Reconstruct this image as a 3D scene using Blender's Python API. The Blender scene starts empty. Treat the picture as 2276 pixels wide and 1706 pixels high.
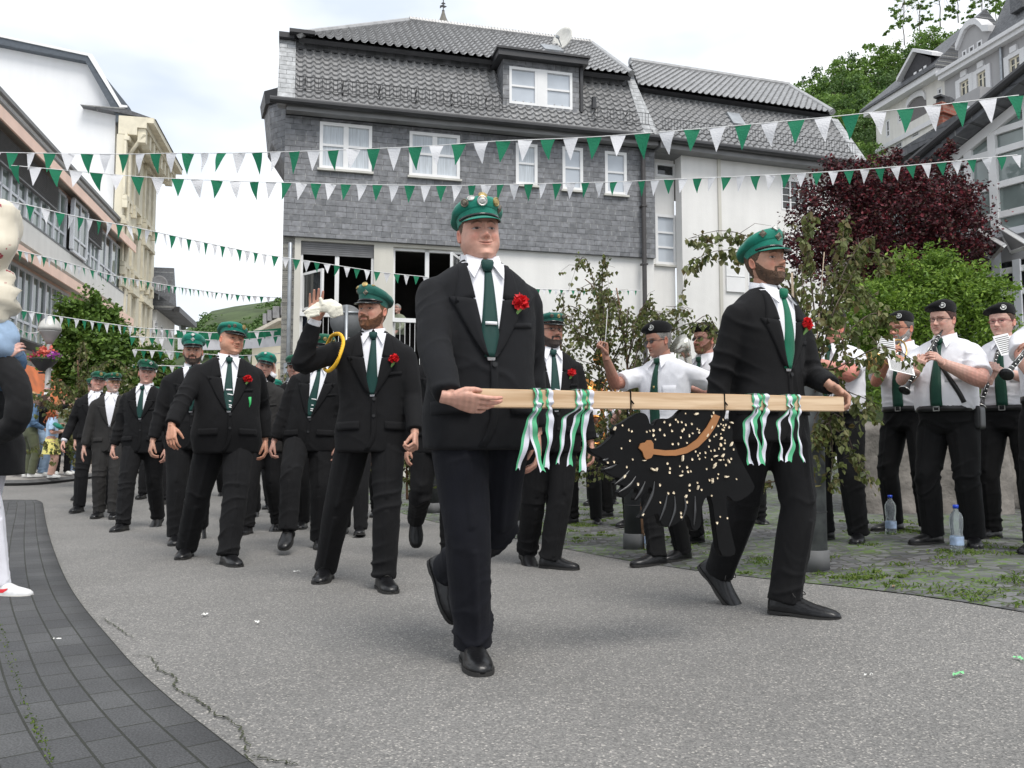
import bpy, math, random
import numpy as np
from mathutils import Vector, Matrix
from mathutils.bvhtree import BVHTree
random.seed(7); RNG = np.random.RandomState(11)
scene = bpy.context.scene
R = math.radians
# camera
CAMH = 0.82; PITCH = R(4.49); FPX = 1896.7; CX, CY = 1138.0, 853.0
cam_d = bpy.data.cameras.new('camera'); cam = bpy.data.objects.new('camera', cam_d)
scene.collection.objects.link(cam); scene.camera = cam
cam_d.sensor_width = 36; cam_d.lens = 30.0; cam_d.clip_end = 3000; cam_d.clip_start = 0.05
cam.location = (0, 0, CAMH); cam.rotation_euler = (math.pi/2 + PITCH, 0, 0)
# world (bright overcast)
W = bpy.data.worlds.new('World'); scene.world = W; W.use_nodes = True
nt = W.node_tree; nt.nodes.clear()
out = nt.nodes.new('ShaderNodeOutputWorld'); bg = nt.nodes.new('ShaderNodeBackground')
sky = nt.nodes.new('ShaderNodeTexSky'); sky.sky_type = 'NISHITA'; sky.sun_disc = False
SUN_EL, SUN_AZ = 58, 150   # azimuth clockwise from +Y
sky.sun_elevation = R(SUN_EL); sky.sun_rotation = R(SUN_AZ)
sky.air_density = 1.0; sky.dust_density = 1.0
tc = nt.nodes.new('ShaderNodeTexCoord'); mp = nt.nodes.new('ShaderNodeMapping')
mp.inputs['Scale'].default_value = (1.0, 1.0, 2.6)
nz = nt.nodes.new('ShaderNodeTexNoise'); nz.inputs['Scale'].default_value = 2.1; nz.inputs['Detail'].default_value = 5.0
nz.inputs['Roughness'].default_value = 0.5
cr = nt.nodes.new('ShaderNodeValToRGB')
cr.color_ramp.elements[0].position = 0.36; cr.color_ramp.elements[0].color = (0.80, 0.80, 0.80, 1)
cr.color_ramp.elements[1].position = 0.60; cr.color_ramp.elements[1].color = (1, 1, 1, 1)
nz2 = nt.nodes.new('ShaderNodeTexNoise'); nz2.inputs['Scale'].default_value = 3.3; nz2.inputs['Detail'].default_value = 4.0
cr2 = nt.nodes.new('ShaderNodeValToRGB')
cr2.color_ramp.elements[0].position = 0.33; cr2.color_ramp.elements[0].color = (4.6, 5.1, 5.7, 1)
cr2.color_ramp.elements[1].position = 0.62; cr2.color_ramp.elements[1].color = (7.4, 7.5, 7.6, 1)
mx = nt.nodes.new('ShaderNodeMix'); mx.data_type = 'RGBA'
L = nt.links
L.new(tc.outputs['Generated'], mp.inputs['Vector']); L.new(mp.outputs[0], nz.inputs['Vector']); L.new(mp.outputs[0], nz2.inputs['Vector'])
L.new(nz.outputs['Fac'], cr.inputs['Fac']); L.new(nz2.outputs['Fac'], cr2.inputs['Fac'])
L.new(cr.outputs['Color'], mx.inputs[0]); L.new(sky.outputs['Color'], mx.inputs[6]); L.new(cr2.outputs['Color'], mx.inputs[7])
L.new(mx.outputs[2], bg.inputs['Color']); bg.inputs['Strength'].default_value = 0.10
L.new(bg.outputs[0], out.inputs['Surface'])
# sun
sd = bpy.data.lights.new('sun', 'SUN'); sd.energy = 1.5; sd.angle = R(26); sd.color = (1.0, 0.96, 0.9)
so = bpy.data.objects.new('sun', sd); scene.collection.objects.link(so)
_az = R(SUN_AZ); _sv = Vector((math.sin(_az)*math.cos(R(SUN_EL)), math.cos(_az)*math.cos(R(SUN_EL)), math.sin(R(SUN_EL))))
so.rotation_euler = (-_sv).to_track_quat('-Z', 'Y').to_euler(); so.location = (0, 0, 30)
scene.view_settings.view_transform = 'Standard'; scene.view_settings.look = 'None'
scene.view_settings.exposure = 0.85; scene.view_settings.gamma = 1.0
scene.view_settings.use_curve_mapping = False
# pixel helpers (photo pixels 2276 x 1706)
def ray(px, py):
 a = (px-CX)/FPX; b = (CY-py)/FPX
 return np.array([a, math.cos(PITCH)-b*math.sin(PITCH), math.sin(PITCH)+b*math.cos(PITCH)])
def P(px, py, Y):
 r = ray(px, py); t = Y/r[1]
 return np.array([r[0]*t, Y, CAMH+r[2]*t])
def sstep(t):
 t = np.clip(t, 0, 1); return t*t*(3-2*t)
def G(x, y):
 return 0.17*sstep((x-0.6)/2.6)*sstep((y-2.2)/2.5) + 0.03*np.maximum(0, np.minimum(y, 60)-10.2)
def GP(px, py):
 r = ray(px, py); t = 1.0
 for i in range(4000):
  p = np.array([0, 0, CAMH]) + r*t
  if p[2] <= G(p[0], p[1]): break
  t += 0.01
 return p
# objects
col = scene.collection
def link(o, parent=None):
 col.objects.link(o)
 if parent is not None: o.parent = parent
 return o
def tag(o, label=None, cat=None, group=None, kind=None):
 if label: o['label'] = label
 if cat: o['category'] = cat
 if group: o['group'] = group
 if kind: o['kind'] = kind
 return o
def empty(name, loc=(0, 0, 0), rz=0.0, label=None, cat=None, group=None):
 o = bpy.data.objects.new(name, None); o.empty_display_size = 0.1
 o.location = tuple(loc); o.rotation_euler = (0, 0, rz); link(o)
 return tag(o, label, cat, group)
def mesh_obj(name, V, F, mat, parent=None, smooth=True, colors=None, uvs=None, mids=None):
 me = bpy.data.meshes.new(name)
 V = np.asarray(V, float)
 me.from_pydata(V.tolist(), [], [list(map(int, f)) for f in F] if not isinstance(F, list) else F)
 if mat is not None:
  for m in (mat if isinstance(mat, (list, tuple)) else [mat]): me.materials.append(m)
 if mids is not None: me.polygons.foreach_set('material_index', np.asarray(mids, np.int32))
 if smooth: me.polygons.foreach_set('use_smooth', [True]*len(me.polygons))
 if colors is not None:
  ca = me.color_attributes.new('Col', 'FLOAT_COLOR', 'POINT')
  c = np.ones((len(V), 4)); c[:, :3] = colors; ca.data.foreach_set('color', c.ravel())
 if uvs is not None:
  uv = me.uv_layers.new(name='UVMap'); idx = np.zeros(len(me.loops), np.int32)
  me.loops.foreach_get('vertex_index', idx); uv.data.foreach_set('uv', np.asarray(uvs)[idx].ravel())
 me.update()
 o = bpy.data.objects.new(name, me); link(o, parent)
 return o
class MB:
 def __init__(s): s.V = []; s.F = []; s.M = []; s.n = 0
 def add(s, V, F, m=0):
  V = np.asarray(V, float).reshape(-1, 3); s.V.append(V)
  for f in F: s.F.append([int(i)+s.n for i in f]); s.M.append(m)
  s.n += len(V); return s
 def box(s, c, d, rot=None, m=0):
  x, y, z = [k/2 for k in d]
  V = np.array([[-x,-y,-z],[x,-y,-z],[x,y,-z],[-x,y,-z],[-x,-y,z],[x,-y,z],[x,y,z],[-x,y,z]])
  if rot is not None: V = V @ np.array(rot).T
  return s.add(V+np.array(c), [[0,3,2,1],[4,5,6,7],[0,1,5,4],[1,2,6,5],[2,3,7,6],[3,0,4,7]], m)
 def b2(s, x0, x1, y0, y1, z0, z1, m=0):
  return s.box(((x0+x1)/2, (y0+y1)/2, (z0+z1)/2), (abs(x1-x0), abs(y1-y0), abs(z1-z0)), m=m)
 def prism(s, poly, y0, y1, m=0):          # poly in (x,z), extruded along y
  n = len(poly); V = [(x, y0, z) for x, z in poly]+[(x, y1, z) for x, z in poly]
  F = [list(range(n)), list(range(2*n-1, n-1, -1))]+[[i, i+n, (i+1) % n+n, (i+1) % n] for i in range(n)]
  return s.add(V, F, m)
 def hexa(s, a, b, m=0):                    # two matching polygons
  n = len(a); F = [list(range(n)), list(range(2*n-1, n-1, -1))]+[[i, i+n, (i+1) % n+n, (i+1) % n] for i in range(n)]
  return s.add(list(a)+list(b), F, m)
 def loft(s, rings, cap=True, m=0):
  V, F = loft(rings, cap); return s.add(V, F, m)
 def tube(s, pts, rad, n=8, m=0, hint=None):
  return s.loft(tube_rings(pts, rad, n, hint), True, m)
 def sphere(s, c, r, n=10, m=0, sc=(1, 1, 1)):
  rings = []
  for i in range(1, n):
   t = math.pi*i/n; a = np.linspace(0, 2*math.pi, 2*n, endpoint=False)
   rings.append(np.stack([np.cos(a)*math.sin(t)*r*sc[0]+c[0], np.sin(a)*math.sin(t)*r*sc[1]+c[1], np.full(2*n, -math.cos(t)*r*sc[2]+c[2])], 1))
  return s.loft(rings, True, m)
 def arr(s): return np.concatenate(s.V), s.F
 def build(s, name, mat, parent=None, smooth=False, **k):
  return mesh_obj(name, np.concatenate(s.V), s.F, mat, parent, smooth, mids=s.M if isinstance(mat, (list, tuple)) else None, **k)
def loft(rings, cap=True):
 rings = np.asarray(rings, float); k, n = rings.shape[:2]
 V = rings.reshape(-1, 3); F = []
 for i in range(k-1):
  a = i*n; b = a+n
  for j in range(n):
   j2 = (j+1) % n; F.append([a+j, a+j2, b+j2, b+j])
 if cap:
  V = np.vstack([V, rings[0].mean(0), rings[-1].mean(0)]); c0 = k*n; c1 = c0+1; e = (k-1)*n
  for j in range(n):
   j2 = (j+1) % n; F.append([c0, j2, j]); F.append([c1, e+j, e+j2])
 return V, F
def nrm(v):
 v = np.asarray(v, float); l = np.linalg.norm(v); return v/l if l > 1e-12 else v
def tube_rings(pts, rad, n=8, hint=None, expo=2.0):
 pts = np.asarray(pts, float); k = len(pts)
 rad = np.asarray([(r, r) if np.isscalar(r) else r for r in (rad if hasattr(rad, '__len__') else [rad]*k)], float)
 T = np.gradient(pts, axis=0); T = np.array([nrm(t) for t in T])
 h = nrm(hint) if hint is not None else (np.array([0, 0, 1.0]) if abs(T[0][2]) < .9 else np.array([0, 1.0, 0]))
 a = np.linspace(0, 2*math.pi, n, endpoint=False); ca, sa = np.cos(a), np.sin(a)
 if expo != 2.0: ca = np.sign(ca)*np.abs(ca)**(2/expo); sa = np.sign(sa)*np.abs(sa)**(2/expo)
 R_ = []
 for i in range(k):
  u = nrm(h-np.dot(h, T[i])*T[i]); v = np.cross(T[i], u)
  if hint is None: h = u
  R_.append(pts[i]+np.outer(ca*rad[i][0], u)+np.outer(sa*rad[i][1], v))
 return np.array(R_)
def catmull(pts, n):
 pts = np.asarray(pts, float); k = len(pts)
 t = np.linspace(0, k-1, n); i = np.minimum(t.astype(int), k-2); f = (t-i)[:, None]
 g = lambda j: pts[np.clip(j, 0, k-1)]
 p0, p1, p2, p3 = g(i-1), g(i), g(i+1), g(i+2)
 return .5*((2*p1)+(-p0+p2)*f+(2*p0-5*p1+4*p2-p3)*f*f+(-p0+3*p1-3*p2+p3)*f**3)
def vnormals(V, F):
 N = np.zeros_like(V)
 Q = np.array([f if len(f) == 4 else [f[0], f[1], f[2], f[2]] for f in F])
 n = np.cross(V[Q[:, 2]]-V[Q[:, 0]], V[Q[:, 3]]-V[Q[:, 1]])
 for c in range(4): np.add.at(N, Q[:, c], n)
 l = np.linalg.norm(N, axis=1); l[l == 0] = 1; return N/l[:, None]
def remesh(V, F, voxel, smooth=4, fac=.5):
 me = bpy.data.meshes.new('t'); me.from_pydata(np.asarray(V).tolist(), [], F)
 o = bpy.data.objects.new('t', me); col.objects.link(o)
 m = o.modifiers.new('r', 'REMESH'); m.mode = 'VOXEL'; m.voxel_size = voxel
 if smooth:
  s = o.modifiers.new('s', 'SMOOTH'); s.factor = fac; s.iterations = smooth
 dg = bpy.context.evaluated_depsgraph_get(); e = o.evaluated_get(dg).to_mesh()
 V2 = np.zeros(len(e.vertices)*3); e.vertices.foreach_get('co', V2); V2 = V2.reshape(-1, 3)
 F2 = [list(p.vertices) for p in e.polygons]
 o.evaluated_get(dg).to_mesh_clear(); bpy.data.objects.remove(o); bpy.data.meshes.remove(me)
 return V2, F2
# materials
def new_mat(name):
 m = bpy.data.materials.new(name); m.use_nodes = True; n = m.node_tree
 return m, n, n.nodes['Principled BSDF']
def nd(n, t, **k):
 x = n.nodes.new(t)
 for a, b in k.items():
  if a in x.inputs.keys(): x.inputs[a].default_value = b
  else: setattr(x, a, b)
 return x
def c4(c): return (c[0], c[1], c[2], 1)
def mat(name, c, rough=.6, var=.12, scale=8., bump=0., bscale=60., metal=0., spec=.5, coord='Object', c2=None, sheen=0., coat=0., stretch=None, detail=4.):
 m, n, b = new_mat(name); l = n.links
 tc = nd(n, 'ShaderNodeTexCoord'); src = tc.outputs[coord]
 if stretch:
  mpn = nd(n, 'ShaderNodeMapping'); mpn.inputs['Scale'].default_value = stretch; l.new(src, mpn.inputs['Vector']); src = mpn.outputs[0]
 nzz = nd(n, 'ShaderNodeTexNoise'); nzz.inputs['Scale'].default_value = scale; nzz.inputs['Detail'].default_value = detail
 l.new(src, nzz.inputs['Vector'])
 r = nd(n, 'ShaderNodeValToRGB'); e = r.color_ramp.elements
 ca = c2 if c2 else tuple(k*(1-var) for k in c); cb = c if c2 else tuple(min(1, k*(1+var)) for k in c)
 e[0].position = .33; e[1].position = .67; e[0].color = c4(ca); e[1].color = c4(cb)
 l.new(nzz.outputs['Fac'], r.inputs['Fac']); l.new(r.outputs['Color'], b.inputs['Base Color'])
 b.inputs['Roughness'].default_value = rough; b.inputs['Metallic'].default_value = metal
 b.inputs['Specular IOR Level'].default_value = spec
 if sheen: b.inputs['Sheen Weight'].default_value = sheen
 if coat: b.inputs['Coat Weight'].default_value = coat
 if bump:
  n2 = nd(n, 'ShaderNodeTexNoise'); n2.inputs['Scale'].default_value = bscale; n2.inputs['Detail'].default_value = 4
  l.new(src, n2.inputs['Vector']); bp = nd(n, 'ShaderNodeBump'); bp.inputs['Strength'].default_value = bump; bp.inputs['Distance'].default_value = .02
  l.new(n2.outputs['Fac'], bp.inputs['Height']); l.new(bp.outputs[0], b.inputs['Normal'])
 return m
def leaf_mat(name, cols, rough=.55, trans=.25):
 m, n, b = new_mat(name); l = n.links
 g = nd(n, 'ShaderNodeNewGeometry'); r = nd(n, 'ShaderNodeValToRGB'); e = r.color_ramp.elements
 while len(e) < len(cols): e.new(.5)
 for i, c in enumerate(cols): e[i].position = i/(len(cols)-1); e[i].color = c4(c)
 l.new(g.outputs['Random Per Island'], r.inputs['Fac']); l.new(r.outputs['Color'], b.inputs['Base Color'])
 b.inputs['Roughness'].default_value = rough; b.inputs['Specular IOR Level'].default_value = .35
 tr = nd(n, 'ShaderNodeBsdfTranslucent'); l.new(r.outputs['Color'], tr.inputs['Color'])
 mixs = nd(n, 'ShaderNodeMixShader'); mixs.inputs[0].default_value = trans
 o = n.nodes['Material Output']; l.new(b.outputs[0], mixs.inputs[1]); l.new(tr.outputs[0], mixs.inputs[2]); l.new(mixs.outputs[0], o.inputs['Surface'])
 return m
def vcol_mat(name, rough=.5, sss=.0, bump=.15, bscale=220, spec=.4):
 m, n, b = new_mat(name); l = n.links
 a = nd(n, 'ShaderNodeVertexColor'); a.layer_name = 'Col'
 tc = nd(n, 'ShaderNodeTexCoord'); nzz = nd(n, 'ShaderNodeTexNoise'); nzz.inputs['Scale'].default_value = 45; nzz.inputs['Detail'].default_value = 5
 l.new(tc.outputs['Object'], nzz.inputs['Vector'])
 mr = nd(n, 'ShaderNodeMapRange'); mr.inputs[3].default_value = .74; mr.inputs[4].default_value = 1.2; l.new(nzz.outputs['Fac'], mr.inputs[0])
 mu = nd(n, 'ShaderNodeMix', data_type='RGBA', blend_type='MULTIPLY'); mu.inputs[0].default_value = 1
 l.new(a.outputs['Color'], mu.inputs[6]); l.new(mr.outputs[0], mu.inputs[7]); l.new(mu.outputs[2], b.inputs['Base Color'])
 b.inputs['Roughness'].default_value = rough; b.inputs['Specular IOR Level'].default_value = spec
 if sss: b.inputs['Subsurface Weight'].default_value = sss; b.inputs['Subsurface Radius'].default_value = (.012, .005, .003); b.inputs['Subsurface Scale'].default_value = 1.0
 n2 = nd(n, 'ShaderNodeTexNoise'); n2.inputs['Scale'].default_value = bscale; l.new(tc.outputs['Object'], n2.inputs['Vector'])
 bp = nd(n, 'ShaderNodeBump'); bp.inputs['Strength'].default_value = bump; bp.inputs['Distance'].default_value = .003
 l.new(n2.outputs['Fac'], bp.inputs['Height']); l.new(bp.outputs[0], b.inputs['Normal'])
 return m
def glass_mat(name, c=(.25, .3, .33), rough=.06, var=.5, scale=1.2):
 m = mat(name, c, rough, var, scale, spec=.9); return m
def fabric(name, c, rough=.85, var=.12, sheen=.15, weave=900.):
 m = mat(name, c, rough, var, 14., bump=.25, bscale=weave, sheen=sheen, spec=.25); return m
# ground
def grid_sheet(name, fn, us, vs, m, dz=0., kind='structure', uv=True):
 V = []; UV = []
 for v in vs:
  for u in us:
   x, y = fn(u, v); V.append((x, y, G(x, y)+dz)); UV.append((u, v))
 nu = len(us); F = [[j*nu+i, j*nu+i+1, (j+1)*nu+i+1, (j+1)*nu+i] for j in range(len(vs)-1) for i in range(nu-1)]
 o = mesh_obj(name, V, F, m, None, True, uvs=UV); o['kind'] = kind; return o
mA, n, b = new_mat('asphalt'); l = n.links
tc = nd(n, 'ShaderNodeTexCoord')
vo = nd(n, 'ShaderNodeTexVoronoi'); vo.inputs['Scale'].default_value = 170; l.new(tc.outputs['Object'], vo.inputs['Vector'])
hs = nd(n, 'ShaderNodeSeparateColor'); l.new(vo.outputs['Color'], hs.inputs[0])
r1 = nd(n, 'ShaderNodeValToRGB'); e = r1.color_ramp.elements; e[0].position = 0; e[0].color = (.11, .108, .105, 1); e[1].position = 1; e[1].color = (.44, .415, .38, 1)
x = e.new(.5); x.color = (.178, .173, .166, 1); x = e.new(.9); x.color = (.225, .218, .208, 1)
l.new(hs.outputs[0], r1.inputs['Fac'])
nzz = nd(n, 'ShaderNodeTexNoise'); nzz.inputs['Scale'].default_value = .7; nzz.inputs['Detail'].default_value = 9; nzz.inputs['Roughness'].default_value = .62; l.new(tc.outputs['Object'], nzz.inputs['Vector'])
mr = nd(n, 'ShaderNodeMapRange'); mr.inputs[1].default_value = .3; mr.inputs[2].default_value = .7; mr.inputs[3].default_value = .86; mr.inputs[4].default_value = 1.14; l.new(nzz.outputs['Fac'], mr.inputs[0])
mu = nd(n, 'ShaderNodeMix', data_type='RGBA', blend_type='MULTIPLY'); mu.inputs[0].default_value = 1
l.new(r1.outputs[0], mu.inputs[6]); l.new(mr.outputs[0], mu.inputs[7]); l.new(mu.outputs[2], b.inputs['Base Color']); b.inputs['Roughness'].default_value = .85
bp = nd(n, 'ShaderNodeBump'); bp.inputs['Strength'].default_value = .4; bp.inputs['Distance'].default_value = .004
l.new(vo.outputs['Distance'], bp.inputs['Height']); l.new(bp.outputs[0], b.inputs['Normal'])
xs = list(np.arange(-8, 8.01, .4)); xs = [-900, -300, -120, -60, -35, -22, -14, -10]+xs+[10, 14, 22, 35, 60, 120, 300, 900]
ys = [-60, -20, -6]+list(np.arange(0, 14, .4))+[15, 17, 20, 25, 32, 45, 60, 61, 120, 300, 1500]
grid_sheet('road', lambda u, v: (u, v), xs, ys, mA)
EA = GP(2276, 1362); EB = GP(1500, 1262); EC = GP(1130, 1194); ED = GP(815, 1118)
edge = catmull([EA[:2]+(EA[:2]-EB[:2])*.8, EA[:2], EB[:2], EC[:2], ED[:2], ED[:2]+(ED[:2]-EC[:2])*.9], 60)
mC, n, b = new_mat('cobbles'); l = n.links
tc = nd(n, 'ShaderNodeTexCoord');
wn = nd(n, 'ShaderNodeTexNoise'); wn.inputs['Scale'].default_value = 3; l.new(tc.outputs['Object'], wn.inputs['Vector'])
ad = nd(n, 'ShaderNodeMix', data_type='RGBA', blend_type='LINEAR_LIGHT'); ad.inputs[0].default_value = .06; l.new(tc.outputs['Object'], ad.inputs[6]); l.new(wn.outputs['Color'], ad.inputs[7])
ve = nd(n, 'ShaderNodeTexVoronoi', feature='DISTANCE_TO_EDGE'); ve.inputs['Scale'].default_value = 13; ve.inputs['Randomness'].default_value = .75; l.new(ad.outputs[2], ve.inputs['Vector'])
vc = nd(n, 'ShaderNodeTexVoronoi'); vc.inputs['Scale'].default_value = 13; vc.inputs['Randomness'].default_value = .75; l.new(ad.outputs[2], vc.inputs['Vector'])
hs = nd(n, 'ShaderNodeSeparateColor'); l.new(vc.outputs['Color'], hs.inputs[0])
r1 = nd(n, 'ShaderNodeValToRGB'); e = r1.color_ramp.elements; e[0].color = (.055, .057, .06, 1); e[1].color = (.16, .16, .165, 1); l.new(hs.outputs[0], r1.inputs['Fac'])
jm = nd(n, 'ShaderNodeValToRGB'); e = jm.color_ramp.elements; e[0].position = .03; e[0].color = (1, 1, 1, 1); e[1].position = .11; e[1].color = (0, 0, 0, 1); l.new(ve.outputs['Distance'], jm.inputs['Fac'])
mo = nd(n, 'ShaderNodeTexNoise'); mo.inputs['Scale'].default_value = 1.6; mo.inputs['Detail'].default_value = 8; mo.inputs['Roughness'].default_value = .7; l.new(tc.outputs['Object'], mo.inputs['Vector'])
mm = nd(n, 'ShaderNodeValToRGB'); e = mm.color_ramp.elements; e[0].position = .44; e[0].color = (0, 0, 0, 1); e[1].position = .56; e[1].color = (1, 1, 1, 1); l.new(mo.outputs['Fac'], mm.inputs['Fac'])
jc = nd(n, 'ShaderNodeMix', data_type='RGBA'); jc.inputs[6].default_value = (.045, .042, .035, 1); jc.inputs[7].default_value = (.10, .17, .03, 1); l.new(mm.outputs[0], jc.inputs[0])
fm = nd(n, 'ShaderNodeMix', data_type='RGBA'); l.new(jm.outputs[0], fm.inputs[0]); l.new(r1.outputs[0], fm.inputs[6]); l.new(jc.outputs[2], fm.inputs[7])
l.new(fm.outputs[2], b.inputs['Base Color']); b.inputs['Roughness'].default_value = .75
bp = nd(n, 'ShaderNodeBump'); bp.inputs['Strength'].default_value = .9; bp.inputs['Distance'].default_value = .03
mth = nd(n, 'ShaderNodeMath', operation='MINIMUM'); mth.inputs[1].default_value = .12; l.new(ve.outputs['Distance'], mth.inputs[0])
nf = nd(n, 'ShaderNodeTexNoise'); nf.inputs['Scale'].default_value = 60; l.new(tc.outputs['Object'], nf.inputs['Vector'])
mt2 = nd(n, 'ShaderNodeMath', operation='MULTIPLY_ADD'); mt2.inputs[1].default_value = .04; l.new(nf.outputs['Fac'], mt2.inputs[0]); l.new(mth.outputs[0], mt2.inputs[2])
l.new(mt2.outputs[0], bp.inputs['Height']); l.new(bp.outputs[0], b.inputs['Normal'])
far_dir = np.array([.75, .66])
def plaza(u, v):
 i = min(int(u), 58); f = u-i; e_ = edge[i]*(1-f)+edge[i+1]*f
 return tuple(e_+far_dir*v)
grid_sheet('plaza_paving', plaza, list(range(60)), [0, .1]+list(np.arange(.3, 6, .3))+[7, 9, 12, 17, 25, 40], mC, .005)
kp = [GP(560, 1706), GP(360, 1545), GP(257, 1440), GP(155, 1307), GP(113, 1205), GP(97, 1132)]
kp = [kp[0]+(kp[0]-kp[1])*.9]+kp+[GP(93, 1118), GP(80, 1112)]
kerb = catmull([p[:2] for p in kp], 70)
mK, n, b = new_mat('dark_paving'); l = n.links
tc = nd(n, 'ShaderNodeTexCoord'); br = nd(n, 'ShaderNodeTexBrick'); br.offset = .37; br.inputs['Scale'].default_value = 1.0
br.inputs['Brick Width'].default_value = .21; br.inputs['Row Height'].default_value = .105; br.inputs['Mortar Size'].default_value = .004; br.inputs['Mortar Smooth'].default_value = .3
br.inputs['Color1'].default_value = (.052, .053, .056, 1); br.inputs['Color2'].default_value = (.072, .073, .075, 1); br.inputs['Mortar'].default_value = (.022, .024, .018, 1)
l.new(tc.outputs['UV'], br.inputs['Vector'])
nzz = nd(n, 'ShaderNodeTexNoise'); nzz.inputs['Scale'].default_value = 160; nzz.inputs['Detail'].default_value = 4; l.new(tc.outputs['Object'], nzz.inputs['Vector'])
mr = nd(n, 'ShaderNodeMapRange'); mr.inputs[1].default_value = .3; mr.inputs[2].default_value = .7; mr.inputs[3].default_value = .55; mr.inputs[4].default_value = 1.5; l.new(nzz.outputs['Fac'], mr.inputs[0])
nl = nd(n, 'ShaderNodeTexNoise'); nl.inputs['Scale'].default_value = 2.2; nl.inputs['Detail'].default_value = 5; l.new(tc.outputs['Object'], nl.inputs['Vector'])
mr2 = nd(n, 'ShaderNodeMapRange'); mr2.inputs[1].default_value = .3; mr2.inputs[2].default_value = .7; mr2.inputs[3].default_value = .8; mr2.inputs[4].default_value = 1.25; l.new(nl.outputs['Fac'], mr2.inputs[0])
mth = nd(n, 'ShaderNodeMath', operation='MULTIPLY'); l.new(mr.outputs[0], mth.inputs[0]); l.new(mr2.outputs[0], mth.inputs[1])
mu = nd(n, 'ShaderNodeMix', data_type='RGBA', blend_type='MULTIPLY'); mu.inputs[0].default_value = 1
l.new(br.outputs['Color'], mu.inputs[6]); l.new(mth.outputs[0], mu.inputs[7]); l.new(mu.outputs[2], b.inputs['Base Color']); b.inputs['Roughness'].default_value = .8
bp = nd(n, 'ShaderNodeBump', invert=True); bp.inputs['Strength'].default_value = .7; bp.inputs['Distance'].default_value = .006; l.new(br.outputs['Fac'], bp.inputs['Height'])
bp2 = nd(n, 'ShaderNodeBump'); bp2.inputs['Strength'].default_value = .4; bp2.inputs['Distance'].default_value = .004; l.new(nzz.outputs['Fac'], bp2.inputs['Height']); l.new(bp.outputs[0], bp2.inputs['Normal'])
l.new(bp2.outputs[0], b.inputs['Normal'])
_kl = np.concatenate([[0], np.cumsum(np.linalg.norm(np.diff(kerb, axis=0), axis=1))])
_kt = np.gradient(kerb, axis=0); _kt /= np.linalg.norm(_kt, axis=1)[:, None]; _kn = np.stack([-_kt[:, 1], _kt[:, 0]], 1)
V = []; UV = []; vv = [0, .105, .21, .315, .42, .525, .63, .735, .87, 1.2, 1.8, 2.6, 4, 7, 12]
for j, v in enumerate(vv):
 for i in range(70):
  nn = _kn[i]*(1-min(1, max(0, v-.9)/1.5))+np.array([-1., -.15])*min(1, max(0, v-.9)/1.5)
  q = kerb[i]+nn*v
  if v > 0 and i > 62: q = kerb[i]+np.array([-v, 0.0])
  V.append((q[0], q[1], G(q[0], q[1])+.012)); UV.append((_kl[i], v))
V += [(x_, y_, -.03) for x_, y_, _ in V[:70]]; UV += [(u, -.02) for u, _ in UV[:70]]
F = [[j*70+i, j*70+i+1, (j+1)*70+i+1, (j+1)*70+i] for j in range(len(vv)-1) for i in range(69)]
o_ = len(vv)*70; F += [[i, o_+i, o_+i+1, i+1] for i in range(69)]
o = mesh_obj('pavement', V, F, mK, None, True, uvs=UV); o['kind'] = 'structure'
mP = mat('pale_paving', (.30, .28, .26), .85, .15, 3, bump=.3, bscale=30)
fk = [GP(-60, 1078), GP(60, 1078), GP(150, 1070), GP(215, 1061), GP(300, 1052), GP(420, 1046)]
fk = catmull([p[:2] for p in fk], 30)
V = [];
for v in (0, 3, 8, 16, 30):
 for q in fk: V.append((q[0]-.4*v-.001, q[1]+v, G(q[0], q[1]+v)+.09))
V += [(q[0], q[1], G(q[0], q[1])-.05) for q in fk]
F = [[j*30+i, j*30+i+1, (j+1)*30+i+1, (j+1)*30+i] for j in range(4) for i in range(29)]+[[i, 150+i, 151+i, i+1] for i in range(29)]
o = mesh_obj('pavement', V, F, mP, None, False); o['kind'] = 'structure'
mKb = mat('kerb_stone', (.10, .10, .10), .8, .2, 6, bump=.3)
kb = MB(); pts = [(q[0], q[1]-.06, G(q[0], q[1])+.05) for q in fk]; kb.tube(pts, [(.055, .09)]*30, 4, hint=(0, 0, 1)); o = kb.build('kerb', mKb); o['kind'] = 'structure'
mCr = mat('crack', (.03, .032, .02), .95, .5, 20, c2=(.05, .06, .025))
def gline(pix, w, name, m, seed, dz=.006, n=None):
 pts = [GP(*p)[:2] for p in pix]; n = n or len(pts)*8; c = catmull(pts, n); rs = np.random.RandomState(seed)
 c = c+rs.normal(0, .006, c.shape); V = []
 for i, q in enumerate(c):
  t = nrm(np.append(c[min(i+1, n-1)]-c[max(i-1, 0)], 0)); s_ = np.array([-t[1], t[0]])*w*rs.uniform(.3, 1)*math.sin(math.pi*(i+.5)/n)**.4/2
  for k in (-1, 1): p_ = q+s_*k; V.append((p_[0], p_[1], G(*p_)+dz))
 F = [[2*i, 2*i+1, 2*i+3, 2*i+2] for i in range(n-1)]
 o = mesh_obj(name, V, F, m, None, False); return o
o = gline([(295, 1457), (338, 1465), (352, 1492), (390, 1510), (388, 1530), (440, 1560), (475, 1590), (510, 1605), (545, 1645), (548, 1675), (560, 1706)], .010, 'asphalt_crack', mCr, 1, n=130); o['kind'] = 'structure'
o = gline([(225, 1375), (243, 1385), (268, 1402), (300, 1420)], .008, 'asphalt_crack', mCr, 2, n=40); o['kind'] = 'structure'
o = gline([(560, 1684), (610, 1695), (660, 1706)], .008, 'asphalt_crack', mCr, 3, n=40); o['kind'] = 'structure'
mMoss = leaf_mat('moss', [(.05, .09, .01), (.12, .18, .02), (.03, .05, .01)])
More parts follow.
